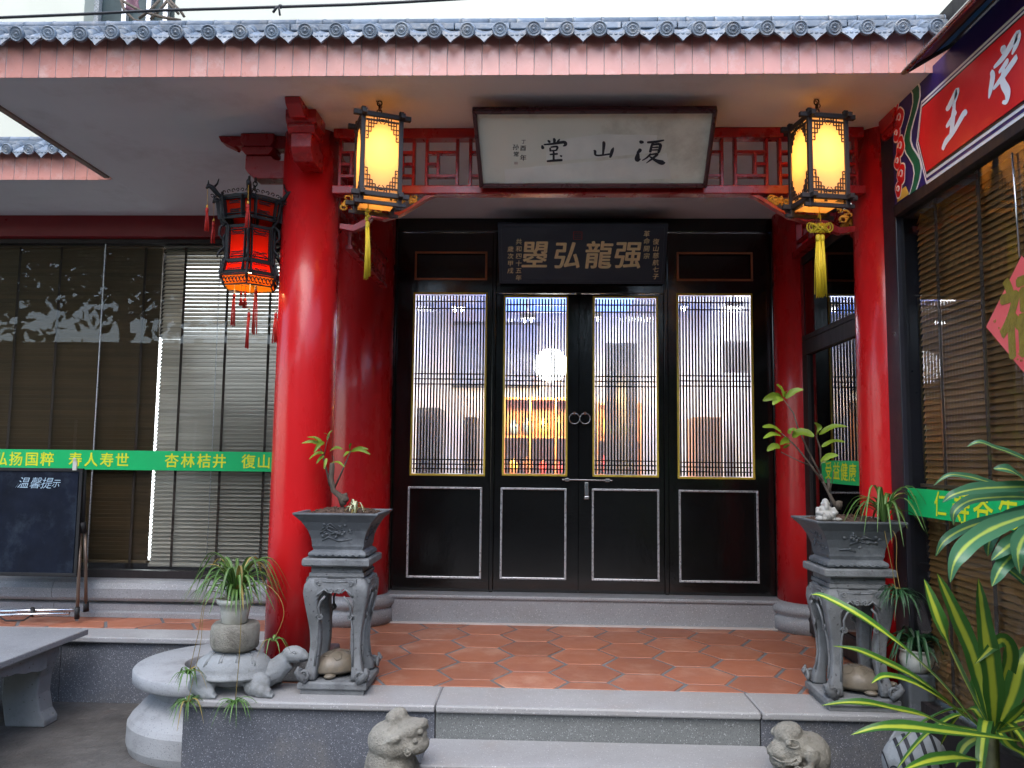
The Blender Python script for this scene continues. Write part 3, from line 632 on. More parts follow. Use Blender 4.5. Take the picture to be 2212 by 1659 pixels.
def jars(x0, x1, y, zs_, n, seed, lab):
    rnd = random.Random(seed)
    for r_, z in enumerate(zs_):
        for k in range(n):
            x = x0+(x1-x0)*(k+.5)/n; h = rnd.uniform(.1, .2); r = rnd.uniform(.035, .05)
            b = MB(); b.lathe([(r*.7, 0), (r, h*.3), (r, h*.7), (r*.5, h*.85), (r*.55, h)], 12, (x, y, z)); ci_ = rnd.randrange(6); obj('glazed_jar', b, JM[ci_], None, label=('red', 'yellow', 'cream', 'blue', 'brown', 'green')[ci_]+' jar, '+('far left', 'second from left', 'middle', 'fourth from left', 'far right')[k if n == 5 else (0, 2, 4)[k]]+' on the '+('lower', 'middle', 'top')[r_]+' shelf of the '+lab, cat='jar', group='jars inside the reception room')
dzc = (dZ(1200, 858, 7.6)-.18-.025)/4
jars(dX(1092, 900, 7.6), dX(1255, 900, 7.6), 7.72, [.18+.026+dzc*k for k in (1, 2, 3)], 5, 3, 'warm lit cabinet')
arealight('cabinet_lamp', (dX(1175, 900, 7.3), 7.35, dZ(1175, 850, 7.3)+.05), .5, .08, 26, (1, .62, .2), (R(35), 0, 0))
arealight('bookcase_lamp', (dX(1340, 900, 7.9), 7.95, dZ(1340, 880, 7.9)+.05), .4, .08, 9, (1, .6, .22), (R(30), 0, 0))
b = MB(); g = PY(1190, 789, 7.0); b.ball(g, PY(1227, 789, 7.0).x-g.x, 24, 16); gl = obj('globe_lamp', b, M['globe'], None, label='white globe pendant lamp glowing behind the left middle door', cat='lamp')
b = MB(); b.tube([g+Vector((0, 0, .15)), (g.x, g.y, 2.78)], .006, 6); obj('hanging_rod', b, M['rubber'], gl)
for i, (px, py, Y, lab) in enumerate(((990, 669, 6.6, 'small bright ceiling downlight seen through the left side lattice'), (1140, 692, 7.1, 'small bright ceiling downlight seen through the left middle door'), (1285, 690, 7.1, 'small bright ceiling downlight at the left edge of the right middle door'), (1585, 668, 6.4, 'small bright ceiling downlight seen through the right side lattice'), (1468, 668, 6.4, 'small bright downlight at the left edge of the right side lattice'))):
    g = PY(px, py, Y); t = thing('downlight', lab, 'lamp', g, group='downlights in the reception room')
    for s in (-1, 1):
        b = MB(); b.ball(g+Vector((s*.03, 0, 0)), .018, 10, 6); obj('lens', b, M['spot'], t)
    b = MB(); b.box(g+Vector((-.07, -.03, .02)), g+Vector((.07, .05, .06))); b.tube([g+Vector((0, .01, .06)), (g.x, g.y+.01, 2.78)], .008, 6); obj('lamp_housing', b, M['silver'], t)
sh2 = shelf('wooden_bookcase', 'dim brown bookcase behind the right middle door leaf', dX(1290, 900, 8.2), dX(1385, 900, 8.2), 8.2, .18, dZ(1340, 870, 8.2), 4, 2, M['warmwood'])
jars(dX(1295, 900, 8.2), dX(1382, 900, 8.2), 8.3, [.2+.026+(dZ(1340, 870, 8.2)-.2)/4*k for k in (1, 2, 3)], 3, 5, 'dim bookcase')
def slabthing(name, label, cat, px0, py0, px1, py1, Y, d, m, base=.18):
    a = PY(px0, py0, Y); c = PY(px1, py1, Y); t = thing(name, label, cat, ((a.x+c.x)/2, Y, base)); return a, c, t
a, c, t = slabthing('folding_screen', 'dark folding screen standing behind the right middle door', 'screen', 1310, 740, 1378, 860, 7.8, .1, M['darkbox'])
for k in range(3):
    w = (c.x-a.x)/3; b = MB(); b.bar((a.x+w*k, 7.8+(.06 if k % 2 else 0), 1.0), (a.x+w*(k+1)-.004, 7.8+(0 if k % 2 else .06), 1.0), .02, a.z*2-2.0-.0); obj('screen_leaf', b, M['darkbox'], t)
a, c, t = slabthing('picture_panel', 'blue grey landscape panel on the back wall left of the middle', 'picture', 985, 700, 1160, 830, 8.8, .1, None)
b = MB(); b.box((a.x, 8.84, c.z), (c.x, 8.88, a.z)); obj('picture', b, mat('ink_landscape', (.30, .36, .5), .6, var=.3, vs=3, bump=0, dirt=(.06, .08, .12), dirts=3.0), t)
b = MB(); b.box((a.x-.03, 8.85, a.z), (c.x+.03, 8.89, a.z+.04)); b.box((a.x-.03, 8.85, c.z-.04), (c.x+.03, 8.89, c.z)); obj('picture_frame', b, M['darkbox'], t)
for (px0, px1, py, Y, lab) in ((900, 950, 880, 7.2, 'tall dark filing cupboard at the left side of the reception room'), (1000, 1030, 900, 7.0, 'narrow dark cupboard near the left middle of the reception room'), (1500, 1560, 900, 7.4, 'dark cupboard at the right side of the reception room')):
    a = PY(px0, py, Y); c = PY(px1, py, Y); t = thing('filing_cupboard', lab, 'cupboard', (a.x, Y, .18)); b = MB(); b.box((a.x, Y, .18), (c.x, Y+.4, a.z)); obj('carcass', b, M['darkbox'] if px0 != 1500 else M['warmwood'], t, bevel=.01)
    for k in range(4): b = MB(); zz = .2+(a.z-.2)*k/4; b.box((a.x+.02, Y-.02, zz+.01), (c.x-.02, Y-.001, zz+(a.z-.2)/4-.01)); obj('drawer', b, M['warmwood'] if px0 == 1500 else M['darkbox'], t, bevel=.004)
a = PY(1560, 735, 6.9); b = MB(); b.box((a.x, 6.9, a.z-.28), (a.x+.34, 6.95, a.z)); t = obj('air_conditioner', b, M['wall_in'], None, bevel=.02, label='white air conditioner box high up behind the right side lattice', cat='air conditioner')
b = MB(); b.box((-.4, 6.6, .85), (1.1, 7.1, .9)); 
ct = thing('reception_counter', 'low wooden reception counter behind the middle doors', 'counter', (.3, 6.9, .18)); obj('counter_top', b, M['warmwood'], ct, bevel=.01); b = MB(); b.box((-.35, 6.65, .18), (1.05, 7.05, .849)); obj('counter_body', b, M['darkwood'], ct)
# ---------------------------------------------------------------- tiled canopies
YF = 3.35
def medallion_mesh(r):
    b = MB(); Mx = Matrix.Rotation(R(90+12), 4, 'X')
    b.lathe([(r, -.014), (r, .0), (r*.93, .004), (r*.84, .0035), (r*.78, .0005), (r*.62, .0005), (r*.56, .0035), (r*.48, .0035), (r*.42, .001), (r*.2, .001), (r*.16, .004), (.0005, .0045)], 24, M=Mx)
    for k in range(10):
        a = 2*PI*k/10; p = Mx @ Vector((math.cos(a)*r*.32, math.sin(a)*r*.32, .002)); b.ball(p, r*.075, 5, 4)
    for k in range(18):
        a = 2*PI*k/18; p = Mx @ Vector((math.cos(a)*r*.70, math.sin(a)*r*.70, .001)); b.ball(p, r*.055, 5, 4)
    me = b.mesh('round_end_tile'); me.materials.append(M['rooftile']); return me
def drip_mesh(hw, dr_):
    b = MB(); P = []
    n = 8
    for k in range(n+1):
        u = -hw+2*hw*k/n; P.append((u, .014-.026*(1-(u/hw)**2)))
    lo = [(hw*.98, -.004), (hw*.8, -.016), (hw*.5, -.030), (hw*.28, -.040), (0, -.058), (-hw*.28, -.040), (-hw*.5, -.030), (-hw*.8, -.016), (-hw*.98, -.004)]
    b.prism(P+lo, lambda u, v, w: (u, w+v*.25, v), -.005, .005)
    for k in range(3):
        u = (k-1)*hw*.42; b.ball((u, -.006+(-.022)*.25, -.022), (.008, .002, .006), 7, 4)
    b.tube([(u*.9, -.006, v*.9-.004) for u, v in lo], .0018, 4)
    me = b.mesh('drip_tile', bevel=0); me.materials.append(M['rooftile']); return me
def barrel_mesh(r, L, up):
    b = MB(); rings = []
    for (t, rr_) in ((0, r), (.12, r*1.0), (.121, r*.96), (1, r*.93)):
        rings.append([Vector((math.cos(a)*rr_, t*L, math.sin(a)*rr_)) for a in [PI*k/10 for k in range(11)]] + [Vector((math.cos(a)*(rr_-.008), t*L, math.sin(a)*(rr_-.008))) for a in [PI*k/10 for k in range(10, -1, -1)]])
    b.rings(rings, sm=True); b.xf(Matrix.Rotation(up, 4, 'X')); me = b.mesh('barrel_tile'); me.materials.append(M['rooftile']); return me
def pan_mesh(hw, L, up):
    b = MB(); rings = []
    for t in (0, 1):
        pts = [Vector((hw*(k/4-1), t*L, -.012+.020*(k/4-1)**2)) for k in range(9)]
        rings.append(pts+[p-Vector((0, 0, .007)) for p in pts[::-1]])
    b.rings(rings, sm=False); b.xf(Matrix.Rotation(up, 4, 'X')); me = b.mesh('pan_tile'); me.materials.append(M['rooftile']); return me
UP = R(38)
def canopy(name, label, x0, x1, YF, xs_tiles, pitch, fx, fpitch, back, seed):
    rnd = random.Random(seed)
    t = thing(name, label, 'roof', ((x0+x1)/2, YF, SZ))
    b = MB(); b.box((x0, YF+.012, SZ), (x1, back, SZ+.03)); obj('soffit', b, M['plaster'], t)
    b = MB(); b.prism([(YF+.012, SZ+.031), (back, SZ+.031), (back, SZ+.27), (YF+.09, SZ+.255), (YF+.012, SZ+.165)], lambda u, v, w: (w, u, v), x0+.02, x1-.002); obj('roof_core', b, M['rooftile_dark'], t)
    b = MB(); b.box((x0, YF+.004, SZ-.004), (x1, YF+.0118, SZ+.175)); obj('grout_bed', b, M['grout'], t)
    x = x0; me = MB().box((0, -.0, 0), (fpitch-.003, .0035, .19)).mesh('fascia_tile', bevel=.0012, seg=1); me.materials.append(M['tile_fascia'])
    while x < x1-fpitch:
        inst('fascia_tile', me, (x+fx, YF+.0005+rnd.uniform(-.0006, .0006), SZ-.010+rnd.uniform(-.001, .001)), t); x += fpitch
    mm = medallion_mesh(.0335); dm = drip_mesh(pitch/2-.020, .05); bm2 = barrel_mesh(.033, .105, UP); pm = pan_mesh(pitch/2-.01, .16, UP)
    ty, tz_ = YF-.045, SZ+.160
    dy, dz = math.cos(UP), math.sin(UP)
    for x in xs_tiles:
        j = rnd.uniform(-.003, .003)
        inst('round_end_tile', mm, (x+j, ty-.022+rnd.uniform(-.004, .004), tz_+rnd.uniform(-.003, .003)), t, rot=(rnd.uniform(-.08, .08), rnd.uniform(-.1, .1), rnd.uniform(-.12, .12)))
        for k in range(2):
            inst('barrel_tile', bm2, (x+j, ty+.01+.085*k*dy, tz_-.012+.085*k*dz+.004*k), t, rot=(0, 0, rnd.uniform(-.03, .03)))
        xm = x+pitch/2
        inst('drip_tile', dm, (xm+rnd.uniform(-.003, .003), ty-.004, tz_+.004), t, rot=(rnd.uniform(-.05, .05), rnd.uniform(-.05, .05), rnd.uniform(-.06, .06)))
        inst('pan_tile', pm, (xm, ty+.004, tz_+.002), t)
    # ridge courses
    ry = ty+.115; rz = SZ+.234
    x = x0; me = MB().box((0, 0, 0), (.245, .10, .03)).mesh('ridge_slab', bevel=.004); me.materials.append(M['rooftile'])
    while x < x1-.2: inst('ridge_slab', me, (x, ry-.015, rz), t, rot=(0, rnd.uniform(-.004, .004), 0)); x += .249
    b = MB(); b.lathe([(.024, 0), (.024, .012), (.0225, .014), (.0225, .124)], 14, M=Matrix.Rotation(R(90), 4, 'Y')); me = b.mesh('ridge_roll'); me.materials.append(M['rooftile'])
    x = x0
    while x < x1-.1: inst('ridge_roll', me, (x, ry+.02, rz+.044), t, rot=(0, 0, rnd.uniform(-.01, .01))); x += .126
    return t
px_r = [33, 94, 164, 236, 308, 380, 452, 523, 593, 660, 731, 804, 876, 947, 1018, 1089, 1160, 1230, 1300, 1374, 1448, 1520, 1592, 1666, 1736, 1809, 1883, 1955, 2026]
XC0, XC1 = -2.635, 1.80
pitch = .1335
first = PY(33, 75, YF-.075).x
last = PY(2026, 65, YF-.075).x; pitch = (last-first)/28
cx_ = []; x = first
while x > XC0+.02: x -= pitch
x += pitch
while x < XC1+.02: cx_.append(x); x += pitch
cn = canopy('entrance_canopy', 'wide entrance canopy with blue grey eave tiles and pink tiled fascia across the photo', XC0, XC1+.15, YF, cx_, pitch, .0, .0765, 5.75, 1)
b = MB(); b.box((XC0-.03, YF-.004, SZ-.012), (XC0-.0, 4.64, SZ+.15)); obj('side_fascia', b, mat('weathered_side_board', (.3, .25, .22), .85, bump=.4), cn)
YF2 = PZ(200, 385, SZ).y
c2 = canopy('side_wing_canopy', 'smaller canopy of the left wing with the same tiles seen behind the gap', -7, XC0-.001, YF2, [XC0-.06-pitch*k for k in range(26)], pitch, .0, .0765, 5.75, 2)
# ---------------------------------------------------------------- white building behind
wb = thing('white_building', 'bright white rendered building rising behind the tiled canopy', 'building', (-1, 6.2, 0))
YB = 6.3
wx0, wx1 = PY(182, 20, YB).x, PY(378, 20, YB).x; wz0 = PY(330, 60, YB).z
b = MB(); b.box((-14, YB, 2.7), (wx0, YB+.3, 9)); b.box((wx1, YB, 2.7), (9, YB+.3, 9)); b.box((wx0, YB, 2.7), (wx1, YB+.3, wz0)); b.box((wx0, YB, wz0+1.5), (wx1, YB+.3, 9)); obj('wall', b, M['white'], wb)
wn = thing('window', None, None, (wx0, YB, wz0)); wn.parent = wb; wn.location = wn.location-ORG[wb.name]
b = MB(); b.box((wx0, YB+.2, wz0), (wx1, YB+.22, wz0+1.5)); obj('pane', b, mat('dusty_window_glass', (.03, .06, .065), .6, var=.3, bump=0), wn)
b = MB()
for f in (0, .33, .62, .82, 1): xx = wx0+(wx1-wx0-.04)*f; b.box((xx, YB+.14, wz0), (xx+.04, YB+.19, wz0+1.5))
obj('frame', b, M['silver'], wn)
wb.name = 'white_building'
gr = thing('window_grille', 'curved brown iron bars bulging from the window of the white building', 'grille', (wx0, YB-.1, wz0))
for pts in ([(262, 0), (268, 22), (290, 44), (320, 50)], [(265, 2), (300, 22), (345, 36), (390, 44)], [(300, 40), (325, 22), (345, 0)], [(325, 42), (352, 14), (362, 0)], [(368, 2), (390, 24), (398, 36)], [(360, 2), (386, 30)]):
    b = MB(); b.tube([PY(x_, y_, YB-.22) for x_, y_ in pts], .012, 6); obj('bar', b, M['bark'], gr)
cl = MB(); q = [PY(*p, YB-.12) for p in ((268, -30), (303, -30), (300, 27), (272, 22))]
t = thing('hanging_garment', 'mauve garment hanging in the window of the white building', 'clothing', q[0])
rn = []
for k in range(9):
    f = k/8; a = q[0].lerp(q[3], f); c = q[1].lerp(q[2], f); wv = .02*math.sin(k*2.1)
    rn.append([a.lerp(c, g)+Vector((wv*.3, .02*math.sin(g*9+k*.5), 0)) for g in [i/6 for i in range(7)]]+[a.lerp(c, g)+Vector((wv*.3, .02*math.sin(g*9+k*.5)+.01, 0)) for g in [i/6 for i in range(6, -1, -1)]])
b = MB(); b.rings(rn, sm=True); obj('cloth', b, mat('mauve_cloth', (.2, .1, .13), .9, bump=.3), t)
b = MB(); pts = [(-60, 42), (0, 38), (170, 31), (343, 22.5), (470, 19), (600, 15), (758, 10), (880, 4), (1000, -3), (1150, -12)]
b.tube([PY(x_, y_, 3.36) for x_, y_ in pts], .0065, 6); cb = obj('overhead_cable', b, M['cable'], None, label='black cable strung above the canopy ridge', cat='cable')
b = MB(); b.tube([PY(604, 13, 3.35), PY(597, 17, 3.34), PY(590, 27, 3.34)], .006, 5); b.tube([PY(604, 13, 3.35), PY(603, 20, 3.34), PY(605, 33, 3.34)], .005, 5); b.ball(PY(606, 14, 3.35), .01, 8, 6); obj('tied_knot', b, M['cable'], cb)
# ---------------------------------------------------------------- lattice beam, brackets
def fretwork(t, x0, x1, z0, z1, fr, m, name, n=3):
    """repeating Chinese lattice between x0..x1; fr maps (u, w, v)"""
    bw = .016; W_ = (x1-x0)/n
    def hb(u0, v0, u1, v1):
        b = MB()
        if abs(u1-u0) > abs(v1-v0): P = [(u0, v0-bw/2), (u1, v0-bw/2), (u1, v0+bw/2), (u0, v0+bw/2)]
        else: P = [(u0-bw/2, v0), (u0+bw/2, v0), (u0+bw/2, v1), (u0-bw/2, v1)]
        b.prism(P, fr, -.018, .018); obj('lattice_bar', b, m, t, bevel=.002, seg=1)
    H = z1-z0
    for k in range(n):
        a = x0+W_*k; e_ = a+W_; g_ = .15*W_
        a1 = a+g_+.0; e1 = e_-g_
        hb(a1, z0, a1, z1); hb(e1, z0, e1, z1)
        h2 = bw/2
        za, zb_ = z0+H*.22, z0+H*.72
        hb(a1+h2, za, e1-h2, za); hb(a1+h2, zb_, e1-h2, zb_)
        mid = (a1+e1)/2
        if k % 2 == 0:
            hb(mid-.02, za+h2, mid-.02, zb_-h2); hb(a1+h2, (za+zb_)/2, mid-.02-h2, (za+zb_)/2)
        else:
            hb(mid+.02, za+h2, mid+.02, zb_-h2); hb(mid+.02+h2, (za+zb_)/2, e1-h2, (za+zb_)/2)
YL = 3.965
xl0, xl1 = CFLx+cr-.01, CFRx-cr+.01
zl0, zl1 = PY(1280, 418, YL-.035).z, SZ-.001
bt = thing('lattice_beam', 'red lattice beam spanning between the two front columns', 'beam', ((xl0+xl1)/2, YL, zl0), group='red lattice beams')
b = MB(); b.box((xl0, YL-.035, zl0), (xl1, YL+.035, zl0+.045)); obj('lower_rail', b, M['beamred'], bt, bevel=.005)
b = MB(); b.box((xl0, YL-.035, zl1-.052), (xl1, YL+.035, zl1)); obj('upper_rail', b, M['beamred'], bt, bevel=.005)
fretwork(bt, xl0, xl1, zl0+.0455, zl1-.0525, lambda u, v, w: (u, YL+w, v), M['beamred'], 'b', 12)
for sgn, xx, lab in ((1, CFLx, 'short red lattice beam running back from the left front column'), (-1, XA-.03, 'short red lattice beam running back from the right front column')):
    t = thing('lattice_beam', lab, 'beam', (xx, 4.6, zl0), group='red lattice beams'); ya, yb = CFLy+cr-.01, 5.42-rr+.03
    xo = xx+(.06 if sgn > 0 else 0)
    b = MB(); b.box((xo-.03, ya, zl0), (xo+.03, yb, zl0+.04)); obj('lower_rail', b, M['beamred'], t, bevel=.004)
    b = MB(); b.box((xo-.03, ya, zl1-.05), (xo+.03, yb, zl1)); obj('upper_rail', b, M['beamred'], t, bevel=.004)
    fretwork(t, ya, yb, zl0+.0405, zl1-.0505, lambda u, v, w: (xo+w, u, v), M['beamred'], 'b', 3)
# hanging lattice corner piece near left rear column
def gold_corner(name, label, x, y, z, sgn, ax='x', s=.21):
    t = thing(name, label, 'bracket', (x, y, z), group='carved gilt brackets')
    def fr(u, v, w): return (x+sgn*u, y+w, z+v) if ax == 'x' else (x+w, y+sgn*u, z+v)
    fr2 = lambda u, v, w: fr(u*s/.21, v*s/.21*(.72 if s > .3 else 1), w)
    ow = [(0, -.105), (.03, -.112), (.055, -.098), (.07, -.07), (.095, -.078), (.13, -.065), (.165, -.035), (.19, -.012), (.21, 0)]
    inn = [(.19, 0), (.172, -.018), (.14, -.048), (.098, -.062), (.07, -.054), (.052, -.078), (.03, -.094), (0, -.09)]
    b = MB(); b.prism(ow+inn, fr2, -.02, .02); obj('red_rim', b, M['beamred'], t, recalc=True)
    rnd = random.Random(int(abs(x*100)+abs(y*10))); b = MB()
    for k in range(int(20*s/.26)):
        u0 = rnd.uniform(.008, .165); v0 = -rnd.uniform(.004, .085*(1-u0/.2)+.003); r = rnd.uniform(.006, .013); a0 = rnd.uniform(0, 6)
        b.tube([fr2(u0+math.cos(a0+i*.7)*r*(1-i*.08), v0+math.sin(a0+i*.7)*r*(1-i*.08), -.016+.004*math.sin(i)) for i in range(8)], [(.0045-.0003*i)*(1.7 if s > .3 else 1) for i in range(8)], 5)
    obj('gilt_scrollwork', b, M['gold'], t)
    b = MB(); b.ball(Vector(fr2(.05, -.035, -.018)), .014, 8, 6); obj('gilt_flower', b, M['gold'], t)
    return t
gold_corner('gilt_bracket', 'carved gold and red corner bracket right of the left square lantern', PY(738, 430, YL).x, YL, zl0-.001, 1, s=.49)
gold_corner('gilt_bracket', 'carved gold and red corner bracket left of the right square lantern', PY(1842, 430, YL).x, YL, zl0-.001, -1, s=.52)
gold_corner('gilt_bracket', 'carved gilt bracket under the left side beam below the left square lantern', CFLx+.06, CFLy+cr, zl0-.001, 1, 'y', s=.26)
gold_corner('gilt_bracket', 'carved gilt bracket under the right side beam behind the right square lantern', XA-.03, CFLy+cr, zl0-.001, 1, 'y', s=.26)
t = thing('lattice_beam', 'small red lattice panel hanging between the two left columns below the side beam', 'beam', (CFLx+.17, 4.6, 2.22), group='red lattice beams')
xo_ = CFLx+.17
for nm_, za_, zb2_ in (('upper_rail', 2.385, 2.41), ('lower_rail', 2.21, 2.235)):
    b = MB(); b.box((xo_-.02, 4.2, za_), (xo_+.02, 5.2, zb2_)); obj(nm_, b, M['beamred'], t, bevel=.003)
fretwork(t, 4.2, 5.2, 2.2355, 2.3845, lambda u, v, w: (xo_+w*.6, u, v), M['beamred'], 'b', 6)
# dougong brackets (profile traced in metres: u outwards, v up from the soffit)
DG = [(0, -.005), (.53, -.005), (.512, -.04), (.47, -.062), (.43, -.078), (.425, -.064), (.38, -.068), (.375, -.09), (.36, -.105), (.36, -.20), (.345, -.225), (.30, -.265), (.0, -.265), (0, -.16), (.19, -.16), (.225, -.15), (.238, -.13), (.232, -.105), (.232, -.078), (.0, -.078)]
def dougong(name, label, x, y, dirx, diry, w=.05):
    t = thing(name, label, 'bracket', (x, y, SZ), group='dark red column brackets')
    off = 0
    fr = lambda u, v, ww: (x+dirx*(off+u)+diry*ww, y+diry*(off+u)+dirx*ww, SZ+v*.9)
    up_ = [(.1, -.003), (.50, -.003), (.485, -.035), (.445, -.056), (.41, -.075), (.403, -.061), (.36, -.065), (.355, -.079), (.1, -.079)]
    lo_ = [(.1, -.158), (.16, -.158), (.195, -.148), (.208, -.128), (.345, -.128), (.345, -.205), (.328, -.232), (.29, -.265), (.1, -.265)]
    b = MB(); b.prism(up_, fr, -w*.75, w*.75); obj('upper_arm', b, M['beamred'], t, bevel=.004)
    b = MB(); b.prism(lo_, fr, -w, w); obj('lower_arm', b, M['beamred'], t, bevel=.004)
    b = MB(); blk = [(.195, -.08), (.362, -.08), (.362, -.10), (.34, -.127), (.217, -.127), (.195, -.10)]; b.prism(blk, fr, -w*1.35, w*1.35); obj('bearing_block', b, M['beamred'], t, bevel=.004)
    b = MB(); blk = [(.19, -.004), (.365, -.004), (.365, -.055), (.35, -.0785), (.205, -.0785), (.19, -.055)]; b.prism(blk, fr, -w*1.5, w*1.5); obj('top_block', b, M['beamred'], t, bevel=.004)
dougong('column_bracket', 'dark red bracket arm pointing left from the left front column above the hexagonal lantern', CFLx, CFLy, -1, 0)
dougong('column_bracket', 'dark red bracket arm pointing forward from the top of the left front column', CFLx+.04, CFLy, 0, -1)
dougong('column_bracket', 'dark red bracket arm pointing forward from the top of the right front column', CFRx-.02, CFLy, 0, -1)
# ---------------------------------------------------------------- square lanterns
def chain(t, p0, p1, m, n=6, r=.0035, R_=.011, name='chain'):
    p0 = Vector(p0); p1 = Vector(p1); b = MB(); L = (p1-p0).length
    for k in range(n):
        c = p0.lerp(p1, (k+.5)/n); h = L/n*.62; a = PI/2*(k % 2)
        pts = [c+Vector((math.cos(a)*math.cos(q)*R_, math.sin(a)*math.cos(q)*R_, math.sin(q)*h)) for q in [2*PI*i/10 for i in range(11)]]
        b.tube(pts, r, 5)
    return obj(name, b, m, t)
def tassel_part(t, p, L, r, m, name='tassel', n=26, knot=0, seed=1, head=.03):
    """fringe of many cords hanging from p"""
    rnd = random.Random(seed); p = Vector(p); b = MB()
    b.lathe([(r*.5, 0), (r*.95, -.006), (r*.9, -head), (r*.7, -head-.004)][::-1], 12, p, cap=True)
    for k in range(n):
        a = rnd.uniform(0, 2*PI); q = r*math.sqrt(rnd.random())*.9; l = L*rnd.uniform(.93, 1.02); s = rnd.uniform(-.006, .006)
        x0, y0 = math.cos(a)*q, math.sin(a)*q
        b.tube([p+Vector((x0*.8, y0*.8, -head)), p+Vector((x0*1.05+s, y0*1.05, -L*.5)), p+Vector((x0*1.2+s*1.5, y0*1.2, -l))], .0021, 4)
    return obj(name, b, m, t)
def square_lantern(label, px, py, Y, rot, tas):
    top = PY(px, py, Y); zt = top.z; ctr = Vector((top.x, top.y, zt))
    t = thing('square_lantern', label, 'lantern', ctr, 0, group='square yellow lanterns'); hw = .088; H = .375
    Mr = Matrix.Translation(ctr) @ Matrix.Rotation(rot, 4, 'Z')
    def P(x, y, z): return Mr @ Vector((x, y, z))
    for sx in (-1, 1):
        for sy in (-1, 1):
            b = MB(); b.box((sx*hw-.01, sy*hw-.01, -H-.05), (sx*hw+.01, sy*hw+.01, .03)); b.xf(Mr); obj('corner_post', b, M['darkwood'], t, bevel=.002)
    for z in (0, -H):
        for s in (-1, 1):
            b = MB(); b.box((-hw-.045, s*hw-.011, z-.011), (hw+.045, s*hw+.011, z+.011)); b.xf(Mr); obj('rail', b, M['darkwood'], t, bevel=.002)
            b = MB(); b.box((s*hw-.0108, -hw-.045, z-.0135), (s*hw+.0108, hw+.045, z+.0085)); b.xf(Mr); obj('rail', b, M['darkwood'], t, bevel=.002)
    for k in range(4):
        A = Matrix.Rotation(k*PI/2, 4, 'Z')
        b = MB(); b.box((-hw+.011, -hw-.001, -H+.012), (hw-.011, -hw+.001, -.012)); b.xf(Mr @ A); obj('shade', b, M['lampshade'], t)
        y = -hw-.006; w_ = hw-.0115
        def seg(x0, z0, x1, z1, th=.0042):
            b.bar((x0, y, z0), (x1, y, z1), th, th, up=(0, 1, 0))
        for (zz, sz) in ((-.013, -1), (-H+.013, 1)):
            b = MB()
            for sx in (-1, 1):
                X = lambda u: sx*(w_-u); Z = lambda v: zz+sz*v
                for (u0, v0, u1, v1) in ((0, .105, .012, .105), (.012, .105, .012, .02), (.024, .072, .024, .01), (0, .072, .024, .072), (.0, .05, .036, .05), (.036, .05, .036, 0), (.05, .032, .05, 0), (.012, .032, .05, .032), (.0, .018, .062, .018), (.062, .018, .062, .0), (.012, .09, .004, .09)):
                    seg(X(u0), Z(v0), X(u1), Z(v1))
                b.tube([(sx*(.03-.012*i*.35), y, Z(.018-.012*math.sin(i*.8))) for i in range(7)], .0022, 4)
            zz = zz+sz*.013; b.bar((-w_, y, zz), (w_, y, zz), .0035, .0035, up=(0, 1, 0)); b.ball((0, y, zz), (.014, .003, .008), 8, 5)
            b.xf(Mr @ A); obj('fretwork', b, M['darkwood'], t)
    b = MB(); b.box((-hw+.011, -hw+.011, -H-.022), (hw-.011, hw-.011, -H-.019)); b.xf(Mr); obj('bottom_shade', b, M['lampshade'], t)
    b = MB(); b.box((-hw+.011, -hw+.011, -.016), (hw-.011, hw-.011, -.014)); b.xf(Mr); obj('top_diffuser', b, M['lampshade'], t)  # unseen translucent cover added to soften the bulb's glow on the soffit
    for s in (-1, 1):
        b = MB(); b.box((-hw-.03, s*(hw)-.008, -H-.048), (hw+.03, s*(hw)+.008, -H-.032)); b.xf(Mr); obj('foot_rail', b, M['darkwood'], t)
    b = MB(); b.box((-hw, -.006, -.008), (hw, .006, .004)); b.box((-.006, -hw, -.008), (.006, hw, .003)); b.xf(Mr); obj('top_cross_bar', b, M['darkwood'], t)
    b = MB(); b.ball(P(0, 0, -.12), (.026, .026, .036), 12, 8); obj('bulb', b, M['bulb'], t)
    b = MB(); b.tube([P(0, 0, -.085), P(0, 0, -.03), P(0, 0, .003)], .012, 8); obj('socket', b, M['rubber'], t)
    l = bpy.data.lights.new('lantern_bulb_light', 'POINT'); l.energy = 1.0; l.color = (1, .60, .21); l.shadow_soft_size = .084
    lo = bpy.data.objects.new('lantern_bulb_light', l); COL.objects.link(lo); lo.location = P(0, 0, -.165)
    chain(t, P(0, 0, .0), (ctr.x, ctr.y, SZ-.002), M['rubber'], 5)
    b = MB(); b.tube([(ctr.x+.014*math.sin(i*1.1), ctr.y-.01, zt+.005+(SZ-zt-.01)*i/10) for i in range(11)], .0028, 5); obj('flex_cord', b, M['brass'], t)
    c = P(0, 0, -H-.02)
    if tas == 'short':
        b = MB(); c = c+Vector((-.035, -.03, 0)); b.tube([c, c+Vector((.003, 0, -.05)), c+Vector((0, 0, -.09))], .0035, 5); 
        for i in range(7): b.ball(c+Vector((.006*math.sin(i*2), -.004, -.035-i*.008)), (.009, .008, .007), 7, 5)
        obj('silk_cord', b, M['tassel'], t)
        tassel_part(t, c+Vector((0, 0, -.09)), .27, .011, M['tassel'], seed=3, n=30)
    else:
        b = MB(); b.tube([c, c+Vector((.001, -.002, -.055))], .002, 5); b.tube([c+Vector((-.006, 0, -.05)), c+Vector((0, 0, -.02)), c+Vector((.006, 0, -.05)), c+Vector((.004, 0, -.07))], .003, 5)
        k = c+Vector((0, -.004, -.10))
        for i in range(5):
            for s in (-1, 1): b.tube([k+Vector(((i-2)*.011-s*.022, 0, -.022)), k+Vector(((i-2)*.011, -.006*(1 if i % 2 else -1), 0)), k+Vector(((i-2)*.011+s*.022, 0, .022))], .0042, 5)
